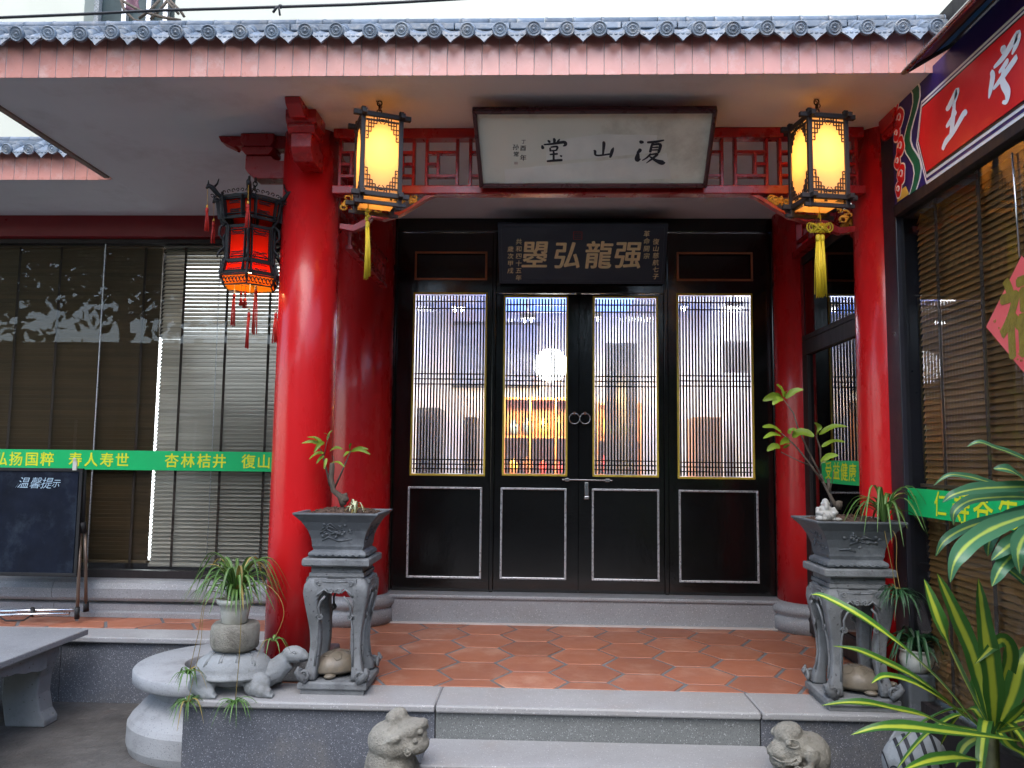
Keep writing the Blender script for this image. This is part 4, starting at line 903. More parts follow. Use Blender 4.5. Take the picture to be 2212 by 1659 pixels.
        for s in (-1, 1):
            for r_ in (.016, .026):
                b.tube([k+Vector((s*(.030+r_*(1-math.cos(a))*.55), 0, r_*.8*math.sin(a)+.004)) for a in [2*PI*i/14 for i in range(15)]], .0032, 5)
        obj('endless_knot', b, M['tassel'], t)
        tassel_part(t, k+Vector((-.009, 0, -.03)), .29, .012, M['tassel'], seed=4, n=32, head=.028)
        tassel_part(t, k+Vector((.011, .005, -.03)), .285, .012, M['tassel'], seed=6, n=32, head=.028)
    return t
square_lantern('square yellow lantern with dark wooden fretwork by the left column, short yellow tassel', 819, 266, 3.62, R(22), 'short')
square_lantern('square yellow lantern with dark wooden fretwork by the right column, big yellow knot and tassel', 1765, 268, 3.62, R(10), 'knot')
# ---------------------------------------------------------------- hexagonal red lantern
hc = PY(546, 430, 4.0); hx, hy = hc.x, hc.y
hl = thing('hexagonal_lantern', 'ornate black hexagonal palace lantern with glowing red panels and red tassels', 'lantern', (hx, hy, 1.9))
zf = lambda y: PY(546, y, 4.0).z
A0 = R(-75)
def hv(r, z, k, off=0): a = A0+k*PI/3+off; return Vector((hx+r*math.cos(a), hy+r*math.sin(a), z))
tiers = [('crown', .168, zf(441), .15, zf(483), M['redshade'], .33), ('body', .122, zf(500), .122, zf(571), M['redshade'], .23), ('lower_band', .135, zf(574), .148, zf(598), M['redshade'], .24)]
rnd = random.Random(5)
for nm, r0, z0, r1, z1, ms, mg in tiers:
    for k in range(6):
        a, b_, c, d = hv(r0, z0, k), hv(r0, z0, k+1), hv(r1, z1, k+1), hv(r1, z1, k)
        cen = (a+b_+c+d)/4
        b = MB(); b.rings([[a.lerp(cen, .04), b_.lerp(cen, .04), c.lerp(cen, .04), d.lerp(cen, .04)], [p.lerp(Vector((hx, hy, p.z)), .02) for p in (a.lerp(cen, .04), b_.lerp(cen, .04), c.lerp(cen, .04), d.lerp(cen, .04))]]); obj('silk_panel', b, ms, hl)
        out = (cen-Vector((hx, hy, cen.z))).normalized()*.003
        b = MB(); wv = .014 if nm != 'crown' else .018
        for p, q in ((a, b_), (d, c)): b.bar(p, q, .012, .016)
        hwp = mg
        # cut-out surround: stepped inner frame
        for p, q, r_, s_ in ((a, b_, c, d),):
            for (u, v) in ((hwp*.5, 0), (1-hwp*.5, 0)):
                b.bar(p.lerp(q, u)+out, s_.lerp(r_, u)+out, .004, (q-p).length*hwp, up=out)
            for v in (mg*.45, 1-mg*.45):
                p1 = p.lerp(s_, v)+out; q1 = q.lerp(r_, v)+out; b.bar(p1, q1, .004, .020 if nm == 'crown' else .012, up=out)
        n = 9
        for i in range(n):
            for v in (mg*.9, 1-mg*.9):
                u = mg+(1-2*mg)*(i+.5)/n; base = a.lerp(b_, u).lerp(d.lerp(c, u), v)+out*1.2
                ax = (b_-a).normalized(); up2 = Vector((0, 0, 1)); r_ = .0055+.003*abs(i-n/2+.5)/n*2
                b.tube([base+ax*math.cos(q)*r_+up2*math.sin(q)*r_ for q in [2*PI*j/7 for j in range(7)]], .0016, 4)
        if nm == 'body':
            for i in range(6):
                for u in (mg+.03, 1-mg-.03):
                    v = .12+.76*i/5; base = a.lerp(b_, u).lerp(d.lerp(c, u), v)+out*1.2; ax = (b_-a).normalized()
                    if i in (1, 2, 3, 4): continue
                    b.tube([base+ax*math.cos(q)*.007+Vector((0, 0, 1))*math.sin(q)*.007 for q in [2*PI*j/7 for j in range(7)]], .002, 4)
        obj('pierced_frame', b, M['rubber'], hl)
for k in range(6):
    b = MB(); b.tube([hv(.17, zf(438), k), hv(.155, zf(484), k), hv(.125, zf(497), k), hv(.124, zf(572), k), hv(.155, zf(601), k), hv(.15, zf(612), k)], [.009, .008, .008, .007, .008, .006], 6); obj('corner_post', b, M['rubber'], hl)
    b = MB(); b.tube([hv(.14, zf(446), k), hv(.185, zf(438), k), hv(.215, zf(426), k), hv(.235, zf(424), k), hv(.243, zf(431), k)], [.008, .012, .013, .012, .006], 6)
    b.tube([hv(.205, zf(424), k), hv(.19, zf(416), k), hv(.183, zf(405), k)], [.006, .005, .003], 5); b.tube([hv(.235, zf(421), k), hv(.235, zf(413), k)], [.005, .002], 5)
    for i in range(4): b.tube([hv(.17+.014*i+.008*math.cos(q), zf(447-3*i)+.008*math.sin(q)-.012, k) for q in [2*PI*j/8 for j in range(8)]], .0025, 4)
    obj('dragon_arm', b, M['rubber'], hl)
    # mid dragon scroll
    b = MB(); b.tube([hv(.13, zf(492), k), hv(.165, zf(505), k), hv(.17, zf(520), k), hv(.145, zf(530), k), hv(.14, zf(545), k), hv(.165, zf(556), k), hv(.175, zf(568), k)], [.006, .008, .006, .005, .005, .007, .004], 5); obj('side_scroll', b, M['rubber'], hl)
    b = MB()
    for i in range(6):
        u = (i+.5)/6; a, c = hv(.167, zf(439), k), hv(.167, zf(439), k+1); base = a.lerp(c, u)+Vector((0, 0, .014+.008*math.sin(PI*u))); ax = (c-a).normalized(); s = 1 if i < 3 else -1
        b.tube([base+ax*s*math.cos(q)*(.011-.0012*j)+Vector((0, 0, 1))*math.sin(q)*(.012-.0012*j) for j, q in enumerate([j*.8 for j in range(8)])], .0026, 4)
    a, c = hv(.168, zf(440), k), hv(.168, zf(440), k+1); b.tube([a, a.lerp(c, .5)+Vector((0, 0, .006)), c], .004, 4)
    obj('crest_scrollwork', b, M['rubber'], hl)
    # bottom lip
    a, b_, c, d = hv(.15, zf(604), k), hv(.15, zf(604), k+1), hv(.132, zf(623), k+1), hv(.132, zf(623), k)
    b = MB(); b.rings([[a, b_, c, d], [p.lerp(Vector((hx, hy, p.z)), .03) for p in (a, b_, c, d)]]); obj('amber_lip', b, M['amber'], hl)
    out = ((a+b_)/2-Vector((hx, hy, a.z))).normalized()*.003; b = MB(); b.bar(a, b_, .006, .006); b.bar(d, c, .006, .006); b.bar(a, d, .007, .007)
    for i in range(7):
        u = (i+.5)/7; base = a.lerp(b_, u).lerp(d.lerp(c, u), .5)+out; ax = (b_-a).normalized()
        b.tube([base+ax*math.cos(q)*.008+Vector((0, 0, 1))*math.sin(q)*.014 for q in [2*PI*j/8 for j in range(8)]], .0034, 4)
    obj('lip_fretwork', b, M['rubber'], hl)
b = MB(); b.rings([[hv(.150, zf(438), k) for k in range(6)], [hv(.150, zf(436), k) for k in range(6)]]); obj('top_plate', b, M['rubber'], hl)
for k in (0, 1, 5, 4):
    p = hv(.238, zf(430), k); b = MB(); b.tube([p, p+Vector((.002, 0, -.09))], .0012, 4); b.ball(p+Vector((.002, 0, -.095)), (.006, .006, .01), 6, 5); obj('cord', b, M['gold'], hl)
    tassel_part(hl, p+Vector((.002, 0, -.10)), .12, .0085, M['redtassel'], n=12, seed=k, head=.02)
for i, (px, y0, y1) in enumerate(((506, 628, 709), (538, 668, 757), (553, 620, 727), (596, 670, 745), (521, 630, 662), (530, 630, 668))):
    p = PY(px, y0, hy-.02+.03*(i % 2)); L = (y1-y0)/438; r = .009 if i < 4 else .004
    b = MB(); b.tube([(p.x, p.y, zf(604)), p], .0011, 4); b.ball(p, (.006, .006, .006), 7, 5); b.ball(p-Vector((0, 0, .012)), (.008, .008, .006), 7, 5); obj('bead_cord', b, M['ceramic'] if i < 4 else M['redtassel'], hl)
    tassel_part(hl, p-Vector((0, 0, .016)), L-.016, r, M['redtassel'], n=14, seed=i+9, head=.018)
chain(hl, (hx, hy, zf(436)), (hx+.012, hy, SZ-.24), M['rubber'], 6)
l = bpy.data.lights.new('red_lantern_light', 'POINT'); l.energy = .6; l.color = (1, .60, .24); l.shadow_soft_size = .03
lo = bpy.data.objects.new('red_lantern_light', l); COL.objects.link(lo); lo.location = (hx, hy, zf(590))
b = MB(); b.ball((hx, hy, zf(582)), .022, 10, 8); obj('bulb', b, M['bulb'], hl)
# ---------------------------------------------------------------- plaques, banners, signs
def hit(px, py, o, n):
    r = ray(px, py); return EYE + r*((o-EYE).dot(n)/r.dot(n))
EX = Vector((1, 0, 0))
# white calligraphy plaque leaning out from the lattice beam
Yb, Yt = 3.90, 3.58
bl, br_, tl, tr_ = PY(1037, 404, Yb), PY(1526, 406, Yb), PY(1019, 235, Yt), PY(1551, 237, Yt)
cz = (bl+br_)/2; ct_ = (tl+tr_)/2; upv = (ct_-cz).normalized(); H_ = (ct_-cz).length; Wd = ((br_-bl).length+(tr_-tl).length)/2; mid = (cz+ct_)/2; nn = EX.cross(upv)
pl = thing('calligraphy_plaque', 'large maroon framed white paper plaque with three black brushed characters above the doors', 'plaque', cz)
FR = lambda u, v, w: mid+EX*u+upv*v+nn*w
b = MB(); b.prism([(-Wd/2, -H_/2), (Wd/2, -H_/2), (Wd/2, H_/2), (-Wd/2, H_/2)], FR, -.03, -.012); obj('backing', b, M['frame'], pl)
fw = .020
for P_ in ([(-Wd/2, -H_/2), (Wd/2, -H_/2), (Wd/2-fw, -H_/2+fw), (-Wd/2+fw, -H_/2+fw)], [(-Wd/2, H_/2), (Wd/2, H_/2), (Wd/2-fw, H_/2-fw), (-Wd/2+fw, H_/2-fw)], [(-Wd/2, -H_/2), (-Wd/2+fw, -H_/2+fw), (-Wd/2+fw, H_/2-fw), (-Wd/2, H_/2)], [(Wd/2, -H_/2), (Wd/2-fw, -H_/2+fw), (Wd/2-fw, H_/2-fw), (Wd/2, H_/2)]):
    b = MB(); b.prism(P_, FR, -.012, .012); obj('frame_bar', b, M['frame'], pl, bevel=.006)
b = MB(); b.prism([(-Wd/2+fw, -H_/2+fw), (Wd/2-fw, -H_/2+fw), (Wd/2-fw, H_/2-fw), (-Wd/2+fw, H_/2-fw)], FR, -.011, -.006); obj('paper', b, M['paper'], pl)
po = mid-nn*.006
bw_ = lambda px, py: hit(px, py, po, nn)
pw = mat('repaired_paper_patch', (.82, .82, .74), .6, bump=0)
def quadpx(name, pts, m, par, o, n, lift=.0006):
    b = MB(); q = [hit(x, y, o, n)+n*lift for x, y in pts]; q2 = [p-n*.0004 for p in q]; b.rings([q2, q]); return obj(name, b, m, par)
quadpx('paper_patch', [(1090, 366), (1420, 336), (1440, 330), (1450, 386), (1092, 397)], pw, pl, po, nn)
quadpx('paper_patch', [(1180, 305), (1300, 290), (1420, 292), (1415, 330), (1180, 350)], pw, pl, po, nn, .0005)
# 復 (cursive), 山, 堂
brushed(pl, M['ink'], [[(.10, .93, .05), (.17, .87, .11), (.19, .82, .06)], [(.10, .62, .04), (.13, .55, .1), (.07, .44, .07), (.11, .40, .03)], [(.08, .46, .06), (.06, .22, .13), (.08, .12, .08), (.17, .2, .03)],
          [(.34, .87, .07), (.6, .89, .08), (.88, .96, .05)], [(.55, .86, .05), (.50, .76, .06), (.46, .46, .07)], [(.48, .76, .05), (.76, .79, .08), (.74, .5, .07), (.70, .45, .05)], [(.49, .66, .04), (.72, .68, .05)], [(.49, .56, .04), (.72, .57, .05)],
          [(.50, .42, .07), (.36, .24, .05), (.22, .13, .03)], [(.42, .36, .04), (.70, .40, .07), (.52, .18, .06), (.36, .02, .02)], [(.46, .30, .04), (.66, .14, .09), (.88, .04, .15), (.98, .05, .02)]], bw_(1407, 327), EX, upv, .15, .13, wid=1.3)
brushed(pl, M['ink'], [[(.47, .95, .06), (.52, .85, .12), (.50, .4, .08), (.49, .28, .08)], [(.10, .52, .05), (.16, .46, .10), (.17, .30, .08), (.30, .25, .08), (.60, .29, .08), (.86, .34, .08)], [(.93, .66, .03), (.88, .5, .12), (.82, .22, .10), (.78, .14, .05)]], bw_(1303, 325), EX, upv, .115, .105, wid=1.15)
brushed(pl, M['ink'], [[(.50, 1.0, .05), (.54, .92, .09), (.52, .80, .06)], [(.28, .92, .04), (.34, .86, .08), (.38, .82, .03)], [(.74, .97, .03), (.68, .88, .07), (.62, .82, .04)], [(.05, .72, .04), (.08, .62, .10), (.10, .56, .05)], [(.12, .74, .05), (.5, .78, .07), (.90, .84, .10), (.96, .74, .10), (.86, .68, .03)],
          [(.36, .62, .05), (.38, .46, .07)], [(.38, .64, .05), (.64, .66, .07), (.60, .5, .06)], [(.40, .49, .05), (.61, .51, .05)], [(.34, .34, .05), (.66, .37, .07)], [(.50, .48, .06), (.49, .10, .07)], [(.22, .06, .06), (.5, .09, .08), (.84, .11, .08)], [(.74, .30, .04), (.82, .26, .07)]], bw_(1196, 325), EX, upv, .125, .13, wid=1.25)
b = MB()
for ch, px, py, s in (('丁', 1131, 306, .020), ('酉', 1130, 320, .027), ('年', 1130, 341, .03), ('孙', 1114, 318, .028), ('常', 1115, 333, .026)): put_glyph(b, ch, bw_(px, py), EX, upv, s, s, .006, .0008, .12)
obj('small_lettering', b, M['ink'], pl)
b = MB()
for (x_, y_, w_, h_) in ((1114, 349.5, .012, .0012), (1114, 354, .012, .0012)): 
    for k in range(4): c_ = bw_(1111.5+k*2, 352); b.bar(c_-upv*.007+nn*.001, c_+upv*.007+nn*.001, .0012, .001)
obj('red_seal', b, M['sealred'], pl)
# navy plaque over the doors
Yb, Yt = 5.45, 5.23
bl, br_, tl, tr_ = PY(1080, 613, Yb), PY(1434, 614, Yb), PY(1074, 483, Yt), PY(1445, 483, Yt)
cz = (bl+br_)/2; ct_ = (tl+tr_)/2; up2 = (ct_-cz).normalized(); H2 = (ct_-cz).length; W2 = ((br_-bl).length+(tr_-tl).length)/2; mid2 = (cz+ct_)/2; n2 = EX.cross(up2)
np_ = thing('gilt_letter_plaque', 'navy black wooden plaque with four gold characters fixed above the middle doors', 'plaque', cz)
FR2 = lambda u, v, w: mid2+EX*u+up2*v+n2*w
b = MB(); b.prism([(-W2/2, -H2/2), (W2/2, -H2/2), (W2/2, H2/2), (-W2/2, H2/2)], FR2, -.03, 0); obj('board', b, M['plaque'], np_, bevel=.003)
b = MB(); i_ = .022
for p, q in (((-1, -1), (1, -1)), ((1, -1), (1, 1)), ((1, 1), (-1, 1)), ((-1, 1), (-1, -1))): b.bar(FR2(p[0]*(W2/2-i_), p[1]*(H2/2-i_), .0008), FR2(q[0]*(W2/2-i_), q[1]*(H2/2-i_), .0008), .0016, .0016)
obj('incised_border', b, mat('dull_blue_line', (.04, .07, .1), .4, bump=0), np_)
h2 = lambda px, py: hit(px, py, mid2, n2)
for ch, px, py in (('曌', 1156, 551), ('弘', 1226, 552), ('龍', 1293, 552), ('强', 1357, 551)): letter(np_, M['goldtext'], ch, h2(px, py), EX, up2, .168, .178, .004, .002, .10, bold=.022)
for s, px, ys_, dy in (('復山慈航七子', 1417, 522, 15.0), ('革命開宗', 1397, 505, 16.0), ('共和四十五年', 1121, 522, 15.6), ('歲次甲戌', 1103, 538, 15.5)):
    for k, ch in enumerate(s): letter(np_, M['goldtext'], ch, h2(px-.15*k, ys_+dy*k), EX, up2, .038, .038, .008, .002, .1, name='small_character')
b = MB(); c_ = h2(1248, 509); 
for p, q in (((-1, -1), (1, -1)), ((1, -1), (1, 1)), ((1, 1), (-1, 1)), ((-1, 1), (-1, -1))): b.bar(c_+EX*p[0]*.028+up2*p[1]*.026+n2*.001, c_+EX*q[0]*.028+up2*q[1]*.026+n2*.001, .004, .002)
for k in range(3):
    for j in range(3): b.bar(c_+EX*((k-1)*.016-.005)+up2*(j-1)*.015+n2*.001, c_+EX*((k-1)*.016+.006)+up2*((j-1)*.015+.003)+n2*.001, .002, .002)
obj('red_seal', b, M['sealred'], np_)
# green banner on the left window
Yg = YW-.006
gb = thing('green_banner', 'long bright green banner with yellow Chinese characters across the left window', 'banner', (-3, Yg, 1.0))
za, zb = PY(300, 1015.5, Yg).z, PY(300, 973.5, Yg).z; xe = PY(700, 995, Yg).x
b = MB(); b.box((-5.5, Yg-.003, za), (xe, Yg, zb)); obj('banner_sheet', b, M['green'], gb)
b = MB()
for ch, px in (('弘', 2), ('扬', 34.7), ('国', 69), ('粹', 102), ('寿', 163), ('人', 197), ('寿', 231), ('世', 264), ('杏', 371), ('林', 406), ('桔', 441), ('井', 474), ('復', 537), ('山', 570), ('堂', 604)):
    c_ = PY(px, 994.5+.011*(px-300), Yg-.003); letter(gb, M['yellowtext'], ch, c_, EX, (0, 0, 1), .088, .090, .004, .0012, bold=.018)
RY = Vector((0, -1, 0))
XG = XA-.004
gb = thing('green_banner', 'short green banner with four yellow characters on the glass door behind the right sapling', 'banner', (XG, 4.5, 1.0))
z0_, z1_ = PX(1795, 1044, XG).z, PX(1780, 995, XG).z
b = MB(); b.box((XG-.002, CFLy+.1, z0_), (XG, PX(1775, 1020, XG).y, z1_)); obj('banner_sheet', b, M['green'], gb)
b = MB()
for ch, px, py in (('受', 1790, 1017), ('益', 1807, 1018), ('健', 1824, 1020), ('康', 1842, 1022)): letter(gb, M['yellowtext'], ch, PX(px, py, XG-.002), RY, (0, 0, 1), .095, .095, .006, .0012, .1, bold=.012)
XG = XB-.004
gb = thing('green_banner', 'green banner with yellow running script characters across the right shop window', 'banner', (XG, 3.4, .9))
z0_, z1_ = PX(1962, 1111, XG).z, PX(1955, 1053, XG).z
b = MB(); b.box((XG-.002, 1.5, z0_), (XG, PX(1957, 1080, XG).y, z1_)); obj('banner_sheet', b, M['green'], gb)
b = MB()
for ch, px, py, s in (('仁', 2032, 1090, .1), ('寿', 2076, 1098, .13), ('苍', 2124, 1103, .13), ('生', 2178, 1108, .12)): letter(gb, M['yellowtext'], ch, PX(px, py, XG-.002), RY, (0, 0, 1), s*.95, s, .006, .0012, .12, bold=.012)
# red diamond with gold fu
XF = XB-.022
c_ = PX(2234, 680, XF); c_ = Vector((XF, PX(2200, 556, XF).y-.02, 0)); zt_ = PX(2200, 556, XF).z; lz = PX(2131, 706, XF); cz_ = lz.z+.0
hd = zt_-cz_; hw_ = lz.y-c_.y
fu = thing('paper_diamond', 'coral red paper diamond with a gold character hanging on the right shop window', 'decoration', (XF, c_.y, cz_))
fr = lambda u, v, w: (XF-w, c_.y-u, cz_+v)
b = MB(); b.prism([(-hw_, 0), (0, -hd), (hw_, 0), (0, hd)], fr, 0, .0015); obj('paper_sheet', b, M['fu'], fu)
b = MB(); put_glyph(b, '福', Vector((XF-.0016, c_.y, cz_)), RY, (0, 0, 1), .25, .27, .01, .001, bold=.035); 
obj('gold_character', b, M['fugold'], fu)
b = MB(); rnd = random.Random(4)
for k in range(60):
    u = rnd.uniform(-1, 1); v = rnd.uniform(-1, 1)
    if abs(u)+abs(v) > .9 or (abs(u) < .62 and abs(v) < .62 and abs(u)+abs(v) < .66): continue
    p = Vector(fr(u*hw_, v*hd, .002)); r = rnd.uniform(.004, .009); a0 = rnd.uniform(0, 6)
    b.tube([p+Vector((0, math.cos(a0+i*.9)*r*(1-i*.1), math.sin(a0+i*.9)*r*(1-i*.1))) for i in range(7)], .0014, 4)
obj('gold_scrolls', b, M['fugold'], fu)
# big slanted sign over the right shop
def rg(x, y): return (1455.4+x*.3421, y*.3421)
XS = XB-.03
def sp(x, y, d=0): return PX(*rg(x, y), XS-d)
sg = thing('shop_sign', 'large red shop sign with white characters and painted cloud border above the right window', 'sign', (XS, 3, 2.4))
zt_ = sp(1568, 640).z; zb_ = sp(1600, 1165).z; ytl = sp(1568, 640).y; ybl = sp(1600, 1165).y; yml = sp(1535, 915).y; zm = sp(1535, 915).z; yl = YPOST
def plate(name, x, P, m, th=.004):
    b = MB(); b.prism(P, lambda u, v, w: (x-w, u, v), 0, th); return obj(name, b, m, sg)
yL = YPOST-.02; zB0 = zs+.052; zT0 = zt_+.11
plate('sign_board', XS+.03, [(yL, zB0), (.6, zB0), (.6, zT0), (yL, zT0)], M['signblue'], .03)
def band(nm, d, i, m):
    P = [(ytl-i*.7, zt_-i), (yml-i*1.2, zm), (ybl-i*.7, zb_+i), (.7, zb_+i), (.7, zt_-i)]; return plate(nm, XS-d, P, m, .003)
band('white_border', .0005, 0, M['signwhite']); band('navy_line', .004, .014, M['signblue']); band('white_inner_line', .0075, .024, M['signwhite']); band('dark_line', .011, .036, M['signblack']); band('red_field', .0145, .046, M['signred'])
# cloud end panel
wav = []
for k in range(13):
    f = k/12; wav.append((yL-.16-.05*math.sin(f*9)-.02*f, zB0+(zT0-zB0)*f))
plate('green_wave', XS-.0005, [(p-.055, z) for p, z in wav]+[(p, z) for p, z in wav[::-1]], M['signgreen'], .002)
plate('white_wave', XS-.0005, [(p-.068, z) for p, z in wav]+[(p-.057, z) for p, z in wav[::-1]], M['signwhite'], .002)
plate('white_wave', XS-.0005, [(p+.002, z) for p, z in wav]+[(p+.010, z) for p, z in wav[::-1]], M['signwhite'], .002)
plate('yellow_corner', XS-.0005, [(yL-.03, zB0+.004), (yL-.15, zB0+.004), (yL-.12, zB0+.05), (yL-.05, zB0+.05)], M['signyellow'], .002)
rnd = random.Random(3); zc = zB0+.06; k = 0
while zc < zT0:
    r = .030+.008*(k % 2); yc = yL-.05-.035*(k % 2)
    for (rr_, m_, d_) in ((r+.010, M['signblue'], .001), (r+.006, M['signwhite'], .002), (r, M['signred'], .003)):
        plate('cloud_scroll', XS-d_, [(yc+rr_*math.cos(a)*(1+.18*math.sin(3*a+k)), zc+rr_*1.25*math.sin(a)) for a in [2*PI*i/18 for i in range(18)]], m_, .001)
    b = MB(); b.tube([(XS-.0045, yc+math.cos(i*.8)*r*.6*(1-i*.1), zc+math.sin(i*.8)*r*.7*(1-i*.1)) for i in range(8)], .0035, 4); obj('white_curl', b, M['signwhite'], sg)
    zc += r*2.0; k += 1
b = MB()
def sbrush(st, x0, y0_, x1, y1_):
    a = sp(x0, y0_, .02); c = sp(x1, y1_, .02); 
    # unit square mapped by photo position of two opposite corners
    cy, czz = (a.y+c.y)/2, (a.z+c.z)/2
    brush(b, st, Vector((XS-.0185, cy, czz)), RY, (0, 0, 1), abs(a.y-c.y), abs(a.z-c.z), .001)
WANG = [[(.28, .86, .06), (.36, .82, .12), (.66, 1.0, .13), (.62, .88, .1), (.5, .74, .05)], [(.58, .82, .05), (.50, .55, .13), (.44, .3, .12), (.38, .18, .09)], [(.24, .45, .05), (.34, .47, .10), (.62, .60, .10)], [(.08, .02, .09), (.22, .14, .12), (.5, .22, .10), (.86, .42, .12), (.95, .36, .06)]]
ZI = [[(.42, .98, .05), (.5, .92, .12), (.46, .86, .05)], [(.12, .74, .06), (.16, .62, .12), (.08, .42, .1), (.02, .30, .03)], [(.2, .76, .05), (.5, .80, .10), (.88, .96, .13), (.86, .84, .12), (.72, .72, .04)], [(.34, .60, .05), (.55, .66, .09), (.62, .70, .05)], [(.16, .40, .05), (.45, .48, .10), (.86, .62, .10)], [(.5, .66, .05), (.44, .40, .12), (.56, .16, .13), (.52, .02, .08), (.40, .06, .04)]]
a = sp(1620, 900); c = sp(1850, 600)
def chbox(st, pl_, pr_, pt, pb):
    ya_ = sp(pl_, 600, .019).y; yb_ = sp(pr_, 500, .019).y; xm = (pl_+pr_)/2; zt2 = sp(xm, pt, .019).z; zb2 = sp(xm, pb, .019).z
    brushed(sg, M['signwhite'], st, Vector((XS-.0185, (ya_+yb_)/2, (zt2+zb2)/2)), RY, (0, 0, 1), abs(ya_-yb_), abs(zt2-zb2), .001, wid=1.25)
chbox(WANG, 1670, 1850, 600, 905); chbox(ZI, 1985, 2212, 270, 650)
chbox(WANG, 2380, 2680, -150, 300)
# neighbour's awning
aw = thing('metal_awning', 'maroon and blue sheet awning with a silver edge over the red shop sign', 'awning', (1.6, 2.2, 2.7))
ae = PX(1957, 152, 1.50); zA = ae.z
def strip(name, x0, z0_, x1, z1_, m, th=.012, ya=.6, yb=None):
    yb = yb or ae.y; b = MB(); b.prism([(x0, z0_), (x1, z1_), (x1, z1_+th), (x0, z0_+th)], lambda u, v, w: (u, w, v), ya, yb); return obj(name, b, m, aw)
sl_ = .62
zx = lambda x: zA+(x-1.50)*sl_
strip('awning_sheet', 1.51, zx(1.51), 1.57, zx(1.57), M['awning']); strip('awning_sheet', 1.571, zx(1.571), 1.605, zx(1.605), mat('tan_awning_lining', (.25, .15, .08), .5)); strip('blue_sheet', 1.626, zx(1.626), 1.68, zx(1.68), M['awnblue']); strip('awning_sheet', 1.606, zx(1.606), 1.625, zx(1.625), M['rubber']); strip('awning_sheet', 1.681, zx(1.681), 1.71, zx(1.71), M['signblack'])
b = MB(); b.tube([(1.50, ae.y+.02, zA), (1.50, 2.0, zA), (1.50, .6, zA)], .012, 8); obj('edge_pipe', b, M['steel'], aw)
b = MB(); b.tube([(1.50, ae.y+.0, zA), (1.6, ae.y+.01, zx(1.6)), (1.71, ae.y+.02, zx(1.71))], .014, 8); obj('end_pipe', b, M['darkwood'], aw)
# ---------------------------------------------------------------- chalkboard on an easel
Yc = 5.15
cb_ = thing('chalkboard_easel', 'black chalkboard on a folding easel leaning by the left window', 'chalkboard', (-3.2, Yc, 0))
q = [PY(-70, 1010, Yc), PY(181, 1012, Yc), PY(165, 1246, Yc), PY(-85, 1252, Yc)]
x0, x1 = q[0].x, (q[1].x+q[2].x)/2; z0, z1 = q[2].z, q[1].z
b = MB(); b.box((x0+.03, Yc, z0+.02), (x1-.03, Yc+.012, z1-.02)); obj('board_surface', b, M['board'], cb_)
for a, c in (((x0, z0), (x1, z0+.022)), ((x0, z1-.022), (x1, z1)), ((x0, z0+.0225), (x0+.022, z1-.0225)), ((x1-.022, z0+.0225), (x1, z1-.0225))):
    b = MB(); b.box((a[0], Yc-.006, a[1]), (c[0], Yc+.018, c[1])); obj('frame_bar', b, M['rubber'], cb_, bevel=.003)
def tb_(name, pts, r, m): b = MB(); b.tube([PY(x, y, Y) for x, y, Y in pts], r, 8); return obj(name, b, m, cb_)
tb_('easel_leg', [(174, 1150, Yc+.03), (167, 1318, Yc)], .011, M['brass']); tb_('easel_leg', [(184, 1150, Yc+.05), (186, 1318, Yc+.12)], .011, M['brass'])
tb_('easel_leg', [(-60, 1150, Yc+.03), (-75, 1325, Yc)], .011, M['brass'])
tb_('knuckle', [(179, 1128, Yc+.02), (180, 1150, Yc+.04)], .02, M['rubber']); tb_('easel_post', [(183, 1015, Yc+.03), (180, 1130, Yc+.03)], .012, M['rubber'])
tb_('foot', [(167, 1312, Yc), (166, 1337, Yc)], .016, M['rubber']); tb_('foot', [(186, 1300, Yc+.12), (186, 1321, Yc+.12)], .018, M['rubber'])
tb_('cross_bar', [(-80, 1322, Yc+.06), (166, 1317, Yc+.03)], .011, M['steel']); tb_('cross_bar', [(-80, 1331, Yc), (150, 1325, Yc)], .010, M['steel']); tb_('clamp', [(70, 1314, Yc+.03), (72, 1330, Yc)], .014, M['rubber'])
tb_('wire', [(0, 1333, Yc-.02), (12, 1341, Yc-.05), (50, 1340, Yc-.05), (70, 1328, Yc-.01)], .005, M['rubber'])
b = MB()
for ch, px in (('温', 52), ('馨', 78), ('提', 102), ('示', 122)): put_glyph(b, ch, PY(px, 1043+.02*px-1, Yc), EX, Vector((.06, 0, 1)), .068 if ch != '示' else .05, .068 if ch != '示' else .05, -.004, .001, .25)
brush(b, [[(0, .3, .02), (.3, .6, .02), (.5, .9, .01)]], PY(40, 1050, Yc), EX, (0, 0, 1), .04, .05)
obj('chalk_lettering', b, M['chalk'], cb_)
b = MB(); p = PY(162, 1006, Yc-.012); b.bar(p-Vector((0, 0, .03)), p+Vector((0, 0, .03)), .028, .01); b.bar(p+Vector((0, -.004, .03)), p+Vector((0, -.01, .05)), .02, .008); obj('binder_clip', b, M['ceramic'], None, label='small white clip gripping the top edge of the chalkboard', cat='clip', bevel=.002)
